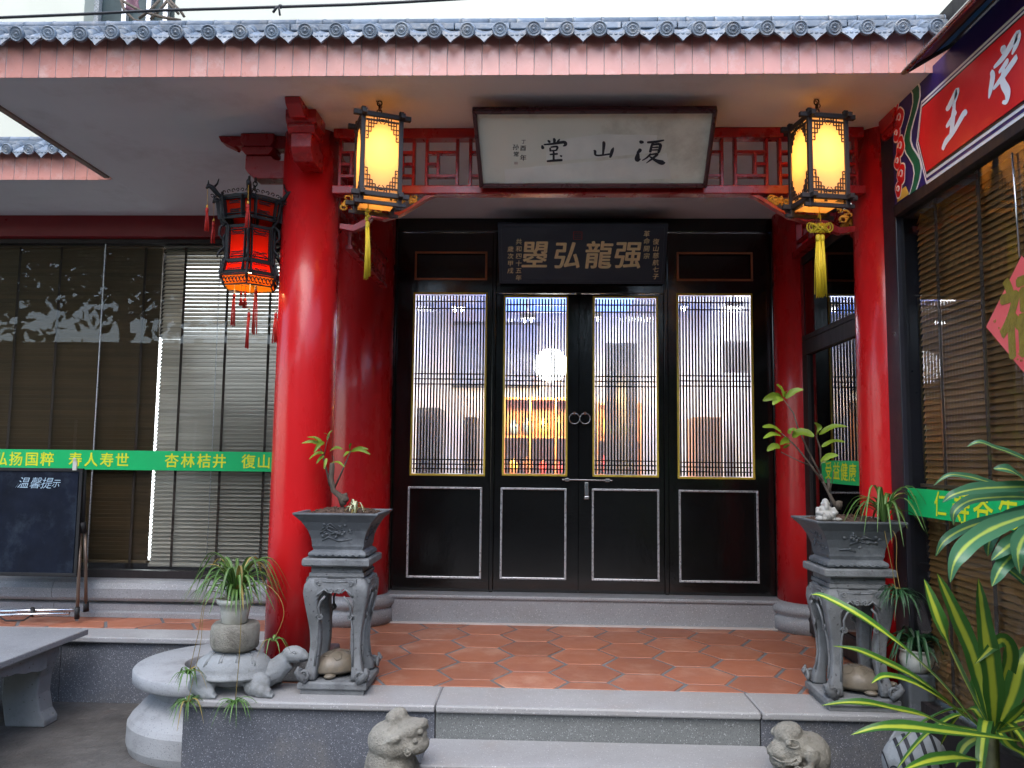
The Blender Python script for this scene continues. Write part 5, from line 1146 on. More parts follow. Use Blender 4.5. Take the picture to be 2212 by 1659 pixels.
# ---------------------------------------------------------------- sculpting helper: blobs -> voxel remesh
def sculpt(name, blobs, vox, m, parent=None, Mx=None, disp=.0, dscale=30, smooth=2, dec=None, **kw):
    """blobs: ('b', centre, radii, (rx,ry,rz)) ellipsoids or ('t', pts, radii) tubes or ('x', lo, hi) boxes"""
    b = MB()
    for q in blobs:
        if q[0] == 'b':
            rot = Matrix.Identity(4)
            if len(q) > 3: rot = Matrix.Rotation(q[3][2], 4, 'Z') @ Matrix.Rotation(q[3][1], 4, 'Y') @ Matrix.Rotation(q[3][0], 4, 'X')
            b.ball(q[1], q[2], 20, 12, M=rot)
        elif q[0] == 't': b.tube(q[1], q[2], 12)
        elif q[0] == 'x': b.box(q[1], q[2])
        elif q[0] == 'l': b.lathe(q[1], 32, q[2])
    me = b.mesh('tmp'); o = bpy.data.objects.new('tmp', me); COL.objects.link(o)
    r = o.modifiers.new('r', 'REMESH'); r.mode = 'VOXEL'; r.voxel_size = vox
    if smooth: s = o.modifiers.new('s', 'SMOOTH'); s.iterations = smooth; s.factor = .5
    dg = bpy.context.evaluated_depsgraph_get(); m2 = bpy.data.meshes.new_from_object(o.evaluated_get(dg))
    vs = [v.co.copy() for v in m2.vertices]; ns = [v.normal.copy() for v in m2.vertices]; fs = [list(p.vertices) for p in m2.polygons]
    bpy.data.objects.remove(o); bpy.data.meshes.remove(me); bpy.data.meshes.remove(m2)
    if disp:
        for i, v in enumerate(vs): vs[i] = v + ns[i]*disp*noise.fractal(v*dscale, .8, 2.2, 4)
    if Mx is not None: vs = [Mx @ v for v in vs]
    b2 = MB(); b2.add(vs, fs, sm=True)
    return obj(name, b2, m, parent, recalc=False, **kw)
# ---------------------------------------------------------------- round stone drum table at the terrace corner
dcx, dcy = -1.665, 4.31
dt = thing('drum_table', 'round pale stone drum with a flat stone ring on top at the terrace corner', 'stone table', (dcx, dcy, GZ))
b = MB(); b.lathe([(.20, -.001), (.44, -.001), (.447, -.008), (.447, -.058), (.44, -.065), (.20, -.065), (.195, -.058), (.195, -.008), (.20, -.001)], 72, (dcx, dcy, 0), cap=False); 
b.v = [p if True else p for p in b.v]
rg_ = obj('stone_ring', b, M['drum'], dt)
b = MB(); prof = [(.30, -.0655), (.325, -.08), (.335, -.10), (.34, -.135), (.355, -.15), (.40, -.185), (.41, -.2), (.445, -.235), (.46, -.26), (.462, -.35), (.455, -.375), (.45, GZ)]
n = 128; rings = []
for r_, z in prof: rings.append([Vector((min(dcx+r_*math.cos(2*PI*k/n), XL-.003), dcy+r_*math.sin(2*PI*k/n), z)) if True else None for k in range(n)])
b.rings(rings, sm=False, cap=True); 
obj('drum_body', b, M['drum'], dt)
# ---------------------------------------------------------------- stone bench on the left
q1, q2 = PZ(0, 1432, .07), PZ(190, 1358, .07); bx = (q1.x+q2.x)/2
bn = thing('stone_bench', 'low stone bench table with curved legs at the left edge', 'bench', (bx-.5, 4.2, GZ))
b = MB(); b.box((bx-1.3, 3.3, .035), (bx, q2.y, .07)); obj('bench_top', b, M['granite'], bn, bevel=.006)
def bleg(yc):
    b = MB(); P = [(-.10, .034), (-.02, .034), (-.03, -.02), (-.055, -.12), (-.05, -.24), (-.03, -.33), (-.0, -.37), (-.0, GZ), (-.62, GZ), (-.62, -.37), (-.58, -.33), (-.60, -.2), (-.62, -.08), (-.65, .034), (-.35, .034)]
    P = [(-.05, .034), (-.05, -.02), (-.085, -.13), (-.09, -.22), (-.07, -.31), (-.04, -.355), (-.04, GZ), (-.26, GZ), (-.27, -.34), (-.29, -.24), (-.29, -.12), (-.34, -.06), (-.42, -.04), (-.50, -.055), (-.58, -.04), (-.66, -.06), (-.71, -.12), (-.71, -.24), (-.73, -.34), (-.74, GZ), (-.96, GZ), (-.96, -.355), (-.93, -.31), (-.91, -.22), (-.915, -.13), (-.95, -.02), (-.95, .034)]
    b.prism(P, lambda u, v, w: (bx+u, yc+w, v), -.06, .06); return b
for yc in (q2.y-.25, 3.55): obj('leg', bleg(yc), M['stone'], bn, bevel=.008)
b = MB(); P = [(q2.y-.31, .034), (q2.y-.31, -.06)]; n_ = 12
L0, L1 = 3.62, q2.y-.315
P = [(L0, .034)]+[(L0+(L1-L0)*k/n_, -.02-.05*abs(math.cos(PI*k/n_*1.0))**2-.012*abs(math.sin(k*1.6))) for k in range(n_+1)]+[(L1, .034)]
b.prism(P, lambda u, v, w: (bx-.07+w, u, v), -.025, .025); obj('apron', b, M['stone'], bn)
# ---------------------------------------------------------------- carved stands and flared pots
def rect_ring(hx_, hy_, z, rc=0):
    if rc <= 0: return [Vector((-hx_, -hy_, z)), Vector((hx_, -hy_, z)), Vector((hx_, hy_, z)), Vector((-hx_, hy_, z))]
    P = []
    for (sx, sy, a0) in ((1, -1, -PI/2), (1, 1, 0), (-1, 1, PI/2), (-1, -1, PI)):
        for k in range(4):
            a = a0+PI/2*k/3; P.append(Vector((sx*(hx_-rc)+rc*math.cos(a), sy*(hy_-rc)+rc*math.sin(a), z)))
    return P
def spiral(c, ax, up, r, turns=1.6, n=14, s=1):
    c = Vector(c); return [c+ax*(s*math.cos(2*PI*turns*i/n))*r*(1-.85*i/n)+up*math.sin(2*PI*turns*i/n)*r*(1-.85*i/n) for i in range(n)]
def make_stand(label, loc, rot):
    t = thing('carved_plant_stand', label, 'plant stand', loc, rot, group='carved stone plant stands'); m = M['stone_stand']
    b = MB(); b.rings([rect_ring(.148, .138, 0), rect_ring(.148, .138, .022)]); b.rings([rect_ring(.156, .146, .0225), rect_ring(.16, .15, .028), rect_ring(.16, .15, .05), rect_ring(.152, .142, .056)]); obj('base_plinth', b, m, t, local=True, bevel=.002)
    b = MB(); b.rings([rect_ring(.10, .092, .49), rect_ring(.125, .118, .508), rect_ring(.13, .122, .515), rect_ring(.128, .12, .53)]); b.rings([rect_ring(.122, .114, .5305), rect_ring(.122, .114, .56)]); b.rings([rect_ring(.152, .144, .5605), rect_ring(.158, .15, .567), rect_ring(.158, .15, .59), rect_ring(.154, .146, .596)]); obj('top_slab', b, m, t, local=True, bevel=.0015)
    for sx in (-1, 1):
        for sy in (-1, 1):
            b = MB(); rings = []
            for (d, z, w) in ((.112, .057, .024), (.128, .066, .034), (.118, .095, .028), (.104, .14, .023), (.098, .20, .024), (.102, .27, .026), (.112, .33, .027), (.124, .39, .031), (.132, .44, .036), (.130, .475, .042), (.112, .505, .046), (.098, .51, .05)):
                rings.append([p+Vector((sx*(d-w+.02), sy*(d-w+.012), 0)) for p in rect_ring(w, w, z, w*.35)])
            b.rings(rings, sm=True); 
            for k in (0,):
                for ax, cc in ((Vector((sx, 0, 0)), Vector((sx*.128, sy*.150, .083))), (Vector((0, sy, 0)), Vector((sx*.158, sy*.12, .083)))):
                    b.tube(spiral(cc, ax, Vector((0, 0, 1)), .024, s=1), [.0085-.0004*i for i in range(14)], 6)
            b.tube([(sx*.12, sy*.14, .06), (sx*.145, sy*.15, .08), (sx*.162, sy*.155, .10), (sx*.155, sy*.15, .122)], [.02, .018, .014, .005], 7)
            lg = obj('leg', b, m, t, local=True)
            b = MB(); x_ = lambda u: sx*(.148-u)
            for face in ('x', 'y'):
                def g(u, v):  # raised moulding following the inner edge, with a scroll
                    return Vector((sx*(.150-.0), sy*(.13-u), v)) if face == 'y' else Vector((sx*(.14-u), sy*(.142), v))
                f = lambda u, v, d: (Vector((sx*(d+.003), sy*(.125-u), v)) if face == 'y' else Vector((sx*(.133-u), sy*(d-.005), v)))
                pts = [f(.045, .12, .128), f(.05, .2, .118), f(.052, .28, .122), f(.055, .32, .130), f(.07, .335, .134), f(.062, .345, .136), f(.058, .38, .143), f(.07, .41, .15), f(.09, .43, .153)]
                b.tube(pts, .0055, 5); b.tube(spiral(f(.062, .335, .134), Vector((sx, 0, 0)) if face == 'x' else Vector((0, sy, 0)), Vector((0, 0, 1)), .016), .0045, 5)
            obj('carved_moulding', b, m, lg, local=True)
    def apron(ax, dist, hw):
        b = MB(); n = 16; P = [(-hw, .50), (hw, .50)]; lo = []
        for k in range(n+1):
            u = -hw+2*hw*k/n; a = abs(u)/hw; lo.append((u, .455-.055*max(0, a-.55)/.45-.010*(1-a)+(.012 if .35 < a < .55 else 0)))
        P = [(-hw, .505)]+lo+[(hw, .505)]
        fr = (lambda u, v, w: (u, ax*(dist+w+.01*(1-abs(v-.47)*10)), v)) if hwx else (lambda u, v, w: (ax*(dist+w+.01*(1-abs(v-.47)*10)), u, v))
        b.prism(P, fr, 0, .018)
        if ax: 
            for s in (-1, 1):
                A = Vector((1, 0, 0)) if hwx else Vector((0, 1, 0)); O = (lambda u, z: Vector((u, ax*(dist+.026), z))) if hwx else (lambda u, z: Vector((ax*(dist+.026), u, z)))
                b.tube(spiral(O(s*.018, .452), A, Vector((0, 0, 1)), .013, s=-s), .004, 5); b.tube(spiral(O(s*.075, .485), A, Vector((0, 0, 1)), .012, s=s), .0035, 5)
                b.tube([O(s*.03, .445), O(s*.05, .46), O(s*.07, .445), O(s*.085, .43)], .0045, 5); b.tube([O(s*.06, .495), O(0, .492)], .003, 4)
        return obj('apron', b, m, t, local=True)
    for ax in (-1, 1):
        hwx = True; apron(ax, .118, .098)
        hwx = False; apron(ax, .124, .09)
    t.scale = (1, 1, 1.035)
    return t
def make_pot(label, loc, rot, seed=1):
    rnd = random.Random(seed); t = thing('flared_planter', label, 'planter', loc, rot, group='flared stone planters'); m = M['stone_pot']
    prof = [(.105, 0), (.128, .004), (.132, .014), (.128, .024), (.118, .030), (.112, .034), (.118, .050), (.118, .058), (.122, .085), (.135, .120), (.158, .158), (.185, .186), (.192, .192), (.192, .200)]
    b = MB(); b.rings([rect_ring(r, r*.93, z) for r, z in prof]+[rect_ring(.175, .175*.93, .200), rect_ring(.165, .165*.93, .180)], cap=True); obj('planter_body', b, m, t, local=True, bevel=.0015, seg=1)
    # relief of prunus boughs on each face
    for k in range(4):
        A = Matrix.Rotation(k*PI/2, 4, 'Z'); b = MB(); sc = 1 if k % 2 == 0 else .93; dd = .93 if k % 2 == 0 else 1
        def f(u, v, l=.002):
            r = [p for p in prof if p[1] >= .034]; rr_ = .118
            for i in range(len(r)-1):
                if r[i][1] <= v <= r[i+1][1]: q = (v-r[i][1])/(r[i+1][1]-r[i][1]+1e-9); rr_ = r[i][0]*(1-q)+r[i+1][0]*q
            return Vector((u, -(rr_*dd+l), v))
        for j in range(6):
            u0 = rnd.uniform(-.08, .02); v0 = rnd.uniform(.075, .14); b.tube([f(u0, v0), f(u0+.03, v0+rnd.uniform(-.012, .02)), f(u0+.07, min(max(v0+rnd.uniform(-.02, .02), .06), .16))], [.004, .003, .002], 5)
        for j in range(13):
            c = f(rnd.uniform(-.09, .09), rnd.uniform(.07, .15)); b.ball(c, (.009, .004, .006), 6, 4, M=Matrix.Rotation(rnd.uniform(-.7, .7), 4, 'Y'))
        for j in range(2):
            c = f(rnd.uniform(-.04, .05), rnd.uniform(.10, .14))
            for q in range(5): b.ball(c+Vector((math.cos(q*1.257)*.011, 0, math.sin(q*1.257)*.011)), (.007, .004, .007), 6, 4)
        for j in range(7): b.tube([Vector((-.105+.03*j, -.133*dd, .016)), Vector((-.09+.03*j, -.135*dd, .008)), Vector((-.075+.03*j, -.133*dd, .016))], .003, 4)
        b.xf(A); obj('relief_carving', b, m, t, local=True)
    # soil mound with lumps
    b = MB(); n = 22
    vs = []; fs = []
    for i in range(n+1):
        for j in range(n+1):
            u = -1+2*i/n; v = -1+2*j/n; vs.append(((u)*.168, v*.156, .186+.028*(1-u*u)*(1-v*v)+.007*noise.fractal(Vector((u*6, v*6, seed)), .7, 2, 4)))
    for i in range(n):
        for j in range(n): fs.append((i*(n+1)+j, (i+1)*(n+1)+j, (i+1)*(n+1)+j+1, i*(n+1)+j+1))
    b.add(vs, fs, sm=True); so_ = obj('soil', b, M['soil'], t, local=True, recalc=False)
    b = MB()
    for k in range(150):
        u, v = rnd.uniform(-.95, .95), rnd.uniform(-.95, .95); b.ball((u*.165, v*.153, .190+.026*(1-u*u)*(1-v*v)), rnd.uniform(.003, .0075), 5, 4)
    o = obj('soil_crumbs', b, M['soil'], t, local=True); o['kind'] = 'stuff'
    t.scale = (1.04, 1.04, 1.06)
    return t
sL = PZ(716, 1502, 0); sLy = sL.y+.145
s0 = make_stand('carved grey stone stand with scroll feet, in front of the left red columns', (sL.x+.0, sLy, 0), 0)
sR = PZ(1868, 1540, 0); sRy = sR.y+.15
s1 = copy_tree(s0, (sR.x, sRy, 0), 0, None, label='carved grey stone stand with scroll feet, beside the striped leafed plant')
make_pot('flared blue grey square planter holding a pruned bent sapling, on the left stand', (sL.x, sLy, .6175), 0, 1)
make_pot('flared dark square planter with seated old man figurine, on the right stand', (sR.x, sRy, .6175), 0, 2)
# ---------------------------------------------------------------- tortoise shells inside the stands
def small_tortoise(label, loc, rot):
    t = thing('small_tortoise', label, 'statue', loc, rot, group='small tan tortoise statues')
    Mx = Matrix.Translation(loc) @ Matrix.Rotation(rot, 4, 'Z') @ Matrix.Scale(1.18, 4)
    b = MB(); rings = []
    for k in range(9):
        a = PI/2*k/8; r = math.cos(a); rings.append([Mx @ Vector((.098*r*math.cos(q)*(1.02 if k == 0 else 1), .072*r*math.sin(q), .028+.068*math.sin(a)+(.003*math.cos(q*5) if 0 < k < 7 else 0))) for q in [2*PI*i/28 for i in range(28)]])
    rings = [[p-Vector((0, 0, .010)) for p in rings[0]]]+rings[:-1]
    b.rings(rings, sm=True); obj('shell', b, M['tan'], t)
    b = MB()
    for (cx_, cy_) in ((0, 0), (.045, 0), (-.045, 0), (.022, .036), (-.022, .036), (.022, -.036), (-.022, -.036)):
        pts = []
        for i in range(7):
            a = PI/3*i; x_, y_ = cx_+.02*math.cos(a), cy_+.02*math.sin(a); h = max(0, 1-(x_/.098)**2-(y_/.072)**2); pts.append(Mx @ Vector((x_, y_, .029+.068*math.sqrt(h))))
        b.tube(pts, .0018, 4)
    obj('scute_ridges', b, M['tan'], t)
    sculpt('body', [('b', (0, 0, .02), (.085, .062, .018)), ('t', [(.08, 0, .022), (.11, 0, .03), (.125, 0, .04)], [.018, .014, .012]), ('b', (.13, 0, .042), (.018, .014, .012))]+[('b', (sx*.06, sy*.055, .012), (.026, .02, .011)) for sx in (-1, 1) for sy in (-1, 1)], .006, M['tan'], t, Mx)
small_tortoise('small tan stone tortoise crouching inside the left carved stand', (sL.x-.01, sLy, .057), R(200))
small_tortoise('small tan stone tortoise crouching inside the right carved stand', (sR.x+.02, sRy-.01, .057), R(-15))
# ---------------------------------------------------------------- big tortoise with stone block, pot
tb0 = PZ(505, 1506, 0); ts = 1.0
TL = (tb0.x-.02, tb0.y+.10, 0)
tt = thing('stone_tortoise', 'pale grey stone tortoise statue with raised head, carrying a round stone block', 'statue', TL)
Mx = Matrix.Translation(TL) @ Matrix.Rotation(R(8), 4, 'Z') @ Matrix.Scale(1.08, 4)
bl_ = [('b', (-.02, 0, .065), (.15, .085, .045)), ('t', [(.10, 0, .065), (.16, 0, .085), (.205, 0, .125)], [.064, .052, .042]), ('b', (.235, 0, .150), (.056, .042, .036), (0, .15, 0)), ('b', (.268, 0, .140), (.034, .030, .022), (0, .2, 0)), ('b', (.225, 0, .163), (.035, .033, .024))]
for sy in (-1, 1):
    bl_ += [('b', (.095, sy*.075, .045), (.062, .036, .05), (0, -.3, sy*.3)), ('t', [(.09, sy*.085, .04), (.125, sy*.10, .022), (.155, sy*.105, .012)], [.036, .03, .02]), ('b', (-.13, sy*.078, .048), (.058, .038, .05)), ('t', [(-.13, sy*.085, .03), (-.10, sy*.10, .016), (-.075, sy*.105, .010)], [.034, .028, .02])]
    for q in (-1, 0, 1): bl_ += [('t', [(.14, sy*(.105+q*.014), .012), (.172, sy*(.107+q*.019), .007)], [.009, .006]), ('t', [(-.09, sy*(.105+q*.012), .011), (-.06, sy*(.106+q*.017), .007)], [.009, .006])]
bl_ += [('t', [(-.15, 0, .06), (-.19, .02, .04), (-.20, .05, .03)], [.02, .013, .006])]
sculpt('body', bl_, .0058, M['stone_light'], tt, Mx, disp=.0015, dscale=40)
b = MB(); rings = []
for k in range(10):
    a = PI/2*k/9; r = math.cos(a)
    rings.append([Mx @ Vector((-.022+(.165+.006*(math.cos(q) > 0))*r*math.cos(q), .112*r*math.sin(q), .082+.018*math.cos(q)*0+.10*math.sin(a)**.9+(.012 if k == 0 else 0)*0)) for q in [2*PI*i/40 for i in range(40)]])
e0 = [p*1.0 for p in rings[0]]; lip = [Mx @ Vector((-.022+.176*math.cos(q), .122*math.sin(q), .078)) for q in [2*PI*i/40 for i in range(40)]]; lip2 = [p-Vector((0, 0, .012)) for p in lip]; inner = [Mx @ Vector((-.022+.15*math.cos(q), .095*math.sin(q), .066)) for q in [2*PI*i/40 for i in range(40)]]
b.rings([inner, lip2, lip]+rings[:-1], sm=True); obj('shell', b, M['stone_light'], tt)
b = MB()
def shp(x_, y_, l=.0015):
    h = max(0, 1-(x_/.166)**2-(y_/.112)**2); return Mx @ Vector((-.022+x_, y_, .082+.10*h**.45+l))
for (cx_, cy_, s_) in ((0, 0, .036), (.066, 0, .034), (-.066, 0, .034)):
    for sc_ in (1, .8): b.tube([shp(cx_+s_*sc_*math.cos(PI/3*i), cy_+s_*sc_*math.sin(PI/3*i)) for i in range(7)], .0042, 5)
for sy in (-1, 1):
    for x_ in (-.10, -.035, .035, .10):
        for d_ in (-.005, .005): b.tube([shp(x_*.75+d_, sy*.034), shp(x_*.95+d_, sy*.065), shp(x_+d_, sy*.092 if abs(x_) < .05 else sy*.078)], .0036, 5)
    for x_ in (-.066, 0, .066): b.tube([shp(x_-.03, sy*.032), shp(x_-.02, sy*.05), shp(x_+.02, sy*.05), shp(x_+.03, sy*.032)], .0014, 4)
obj('scute_lines', b, M['stone_light'], tt)
b = MB()
for sy in (-1, 1):
    b.ball(Mx @ Vector((.238, sy*.036, .163)), (.009, .005, .006), 8, 6); b.tube([Mx @ Vector((.224, sy*.037, .162)), Mx @ Vector((.237, sy*.039, .172)), Mx @ Vector((.252, sy*.034, .162)), Mx @ Vector((.237, sy*.040, .155)), Mx @ Vector((.224, sy*.037, .162))], .0018, 4)
    for i in range(4):
        for j in range(3): c = Mx @ Vector((.075+i*.014, sy*(.103+.001*j), .07-j*.014-.002*i)); b.tube([c+Vector((math.cos(q)*.007, 0, -math.sin(q)*.007)) for q in [PI*k/5 for k in range(6)]], .0014, 4)
        for j in range(3): c = Mx @ Vector((-.155+i*.014, sy*(.103+.001*j), .07-j*.014-.002*i)); b.tube([c+Vector((math.cos(q)*.007, 0, -math.sin(q)*.007)) for q in [PI*k/5 for k in range(6)]], .0014, 4)
obj('carved_eyes_and_scales', b, M['stone_light'], tt)
b = MB(); b.tube([Mx @ Vector((.302, 0, .135)), Mx @ Vector((.288, -.024, .131)), Mx @ Vector((.262, -.034, .130))], .0035, 5); b.tube([Mx @ Vector((.302, 0, .135)), Mx @ Vector((.288, .024, .131)), Mx @ Vector((.262, .034, .130))], .0035, 5); obj('mouth', b, M['stripe'], tt)
mc = Mx @ Vector((-.02, 0, .175))
b = MB(); rings = []
for (r_, z) in ((.085, 0), (.102, .010), (.108, .026), (.112, .065), (.110, .108), (.105, .118), (.098, .124), (.02, .122)):
    rings.append([Vector((mc.x+(r_+.002*math.sin(5*q+z*60)+.0015*math.sin(11*q))*math.cos(q), mc.y+r_*.92*math.sin(q), mc.z+z+.002*math.sin(3*q))) for q in [2*PI*(i+.5)/24 for i in range(24)]])
b.rings(rings, sm=True); obj('stone_block', b, M['beast'], None, label='rough round stone block resting on the back of the pale tortoise', cat='stone block')
pc = (mc.x-.002, mc.y-.01, mc.z+.1235)
wp = thing('flower_pot', 'small white ceramic flower pot with a drooping spider plant, on the rough stone block', 'flower pot', pc, group='white flower pots')
b = MB(); b.lathe([(.052, 0), (.058, .004), (.066, .055), (.072, .088), (.080, .090), (.084, .096), (.084, .112), (.079, .114), (.076, .108), (.074, .09), (.01, .089)], 40, pc); obj('pot_body', b, M['ceramic'], wp)
b = MB(); b.lathe([(.073, .0), (.05, .006), (.001, .01)], 16, (pc[0], pc[1], pc[2]+.091)); obj('soil', b, M['soil'], wp)
# ---------------------------------------------------------------- squatting stone beasts
def beast(label, px, pytop, Y, rot, kind):
    p = PY(px, pytop, Y); H = (p.z-GZ); loc = (p.x, Y, GZ)
    t = thing('stone_beast', label, 'statue', loc, group='squatting stone beasts'); s = H/.50
    Mx = Matrix.Translation(loc) @ Matrix.Rotation(rot, 4, 'Z') @ Matrix.Scale(s, 4)
    # faces +x locally
    if kind == 0:   # chin raised beast
        bl = [('b', (-.03, 0, .22), (.11, .105, .18), (0, .05, 0)), ('b', (-.01, 0, .36), (.115, .105, .085)), ('b', (.05, 0, .41), (.085, .07, .045), (0, -.25, 0)), ('b', (.10, 0, .435), (.04, .05, .024), (0, -.25, 0)), ('b', (.085, 0, .355), (.06, .07, .042)),
              ('b', (.01, 0, .475), (.036, .032, .024)), ('b', (.0, 0, .455), (.05, .05, .03)), ('b', (.115, 0, .395), (.022, .035, .018)),
              ('x', (-.13, -.12, 0), (.14, .12, .05))]
        for sy in (-1, 1):
            bl += [('t', [(.02, sy*.085, .26), (.07, sy*.09, .20), (.11, sy*.085, .23)], [.035, .032, .025]), ('b', (.03, sy*.09, .12), (.075, .035, .06)), ('b', (.10, sy*.075, .065), (.05, .03, .025)), ('b', (.02, sy*.092, .395), (.04, .018, .018), (0, -.4, 0))]
    else:           # smiling beast
        bl = [('b', (-.045, 0, .2), (.105, .105, .17)), ('b', (-.055, 0, .36), (.085, .09, .09)), ('b', (.02, 0, .40), (.085, .085, .065), (0, .2, 0)), ('b', (.045, 0, .455), (.06, .07, .035), (0, .35, 0)), ('b', (.085, 0, .375), (.05, .06, .03)), ('b', (.075, 0, .335), (.05, .058, .025)), ('b', (.10, 0, .40), (.022, .03, .018)),
              ('x', (-.14, -.12, 0), (.13, .12, .05)), ('b', (.05, 0, .22), (.06, .07, .10))]
        for sy in (-1, 1):
            bl += [('b', (.062, sy*.06, .43), (.02, .014, .016)), ('b', (.02, sy*.095, .26), (.05, .03, .09), (0, -.2, 0)), ('t', [(.0, sy*.095, .28), (.06, sy*.09, .2), (.09, sy*.075, .1)], [.035, .03, .028]), ('b', (.10, sy*.07, .06), (.045, .032, .025)), ('b', (-.02, sy*.105, .11), (.08, .03, .07)), ('b', (-.02, sy*.088, .38), (.03, .016, .04)), ('t', [(.09, sy*.055, .345), (.05, sy*.082, .352), (.03, sy*.088, .37)], [.01, .01, .008])]
    sculpt('body', bl, .0085*s, M['beast'], t, Mx, disp=.0022*s, dscale=60, smooth=2)
    b = MB()
    for sy in (-1, 1):
        if kind == 0:
            for cc, r in (((.118, sy*.035, .418), .014), ((.105, sy*.055, .385), .012), ((.085, sy*.074, .35), .015)): b.ball(Mx @ Vector(cc), r*s, 10, 7)
            b.tube([Mx @ Vector((.085+.022*math.cos(q)*(1-i*.07), sy*.082, .345+.022*math.sin(q)*(1-i*.07))) for i, q in enumerate([j*.8 for j in range(9)])], .004*s, 5)
        else:
            b.ball(Mx @ Vector((.075, sy*.068, .432)), .013*s, 10, 7); b.tube([Mx @ Vector((.06+.024*math.cos(q), sy*(.079-.01*math.cos(q)), .432+.017*math.sin(q))) for q in [2*PI*j/10 for j in range(11)]], .0035*s, 5)
            b.tube([Mx @ Vector((.125, sy*.02, .362)), Mx @ Vector((.105, sy*.052, .352)), Mx @ Vector((.07, sy*.074, .356)), Mx @ Vector((.05, sy*.085, .375))], .0045*s, 5)
            b.tube([Mx @ Vector((.05+.018*math.cos(q)*(1-i*.07), sy*.094, .33+.018*math.sin(q)*(1-i*.07))) for i, q in enumerate([j*.8 for j in range(9)])], .004*s, 5)
    obj('carved_face_details', b, M['beast'], t)
beast('weathered stone beast with its chin raised, squatting left of the stone step', 858, 1526, 3.32, R(-12), 0)
beast('weathered smiling stone beast squatting right of the stone step', 1722, 1556, 3.30, R(190), 1)
# ---------------------------------------------------------------- striped stone fish
fp = PY(1965, 1573, 3.2); sf = thing('striped_stone_fish', 'rounded pale stone fish with black carved stripes, lower right below the terrace', 'statue', (fp.x, 3.2, GZ))
H = fp.z-GZ; fx_ = fp.x
Mx = Matrix.Translation((fx_+.02, 3.2, GZ+H-.125)) @ Matrix.Rotation(R(-12), 4, 'Z') @ Matrix.Rotation(R(-28), 4, 'Y') @ Matrix.Scale(.72, 4)
def fsurf(th, ph, l=0):   # th along x (nose -x), ph round
    return Mx @ Vector(((-.165*math.cos(th))*(1+l), -(.12*math.sin(th)*math.cos(ph))*(1+l), (.02+.135*math.sin(th)*math.sin(ph))*(1+l)))
b = MB(); b.rings([[fsurf(PI*(i+.15)/18.3, 2*PI*k/32) for k in range(32)] for i in range(19)], sm=True); obj('body', b, M['stone_light'], sf)
for i, th in enumerate((.5, 1.12, 1.42, 1.85, 2.25)):
    w = .06 if i else .035
    b = MB(); b.rings([[fsurf(th-w+.35*(ph_-PI/2)**2*0+.22*math.cos(ph_-PI/2), ph_, .03) for ph_ in [PI*(-.4+1.8*k/24) for k in range(25)]], [fsurf(th+w+.22*math.cos(ph_-PI/2), ph_, .03) for ph_ in [PI*(-.4+1.8*k/24) for k in range(25)]]], cap=False, closed=False, sm=True); o = obj('carved_stripe', b, M['stripe'], sf)
for sd_ in (0,):
    for (r0, r1) in ((.018, .027), (0.0, .008)):
        c_th, c_ph = .78, .18; b = MB(); f_ = lambda r, q, l: fsurf(c_th+r/.15*math.cos(q), c_ph+r/.11*math.sin(q), l)
        b.rings([[f_(r1, 2*PI*k/20, .035) for k in range(20)], [f_(max(r0, .0005), 2*PI*k/20, .045) for k in range(20)]], cap=(r0 == 0), sm=True); obj('eye_ring', b, M['stripe'], sf)
b = MB(); b.prism([(-.11, .10), (-.06, .155), (0, .19), (.07, .175), (.12, .12)], lambda u, v, w: Mx @ Vector((u, w, v)), -.012, .012); obj('dorsal_fin', b, M['stone_light'], sf, bevel=.004)
b = MB(); b.box((fx_-.12, 3.12, GZ), (fx_+.14, 3.28, GZ+H-.24)); obj('pedestal', b, M['stone'], sf, bevel=.02)
# ---------------------------------------------------------------- seated old man figurine on the right planter
fg = (PY(1783, 1128, sRy-.10).x, sRy-.105, .6175+.209)
ff = thing('old_man_figurine', 'small white figurine of a seated bearded old man on the right planter rim', 'figurine', fg)
k_ = .92; Mx = Matrix.Translation(fg) @ Matrix.Scale(k_, 4)
bl = [('b', (0, 0, .025), (.048, .035, .03)), ('b', (0, .005, .05), (.035, .026, .03)), ('b', (.045, -.005, .008), (.035, .022, .010)), ('b', (-.02, -.015, .012), (.035, .022, .014)), ('t', [(-.033, 0, .062), (-.042, -.012, .04), (-.02, -.028, .034)], [.014, .013, .009]), ('t', [(.033, 0, .062), (.045, -.012, .038), (.030, -.028, .034)], [.014, .013, .009]), ('b', (0, -.002, .084), (.018, .017, .02)), ('b', (0, 0, .092), (.0165, .017, .018)), ('b', (0, -.016, .068), (.011, .008, .018)), ('b', (0, -.019, .084), (.0035, .004, .004))]
for s in (-1, 1): bl += [('b', (s*.019, 0, .083), (.0045, .005, .008)), ('b', (s*.007, -.017, .088), (.004, .002, .002))]
sculpt('figure', bl, .0026, M['figurine'], ff, Mx, smooth=1)
b = MB()
for s in (-1, 1): b.ball(Mx @ Vector((s*.0065, -.0165, .0855)), .0016, 6, 4)
b.tube([Mx @ Vector((-.006, -.0185, .0765)), Mx @ Vector((0, -.021, .0755)), Mx @ Vector((.006, -.0185, .0765))], .0009, 4)
for i in range(4): b.tube([Mx @ Vector((-.035+.02*i, -.03, .045-.008*abs(i-1.5))), Mx @ Vector((-.025+.02*i, -.036, .022)), Mx @ Vector((-.03+.022*i, -.036, .006))], .0012, 4)
obj('face_and_robe_lines', b, M['stone'], ff)
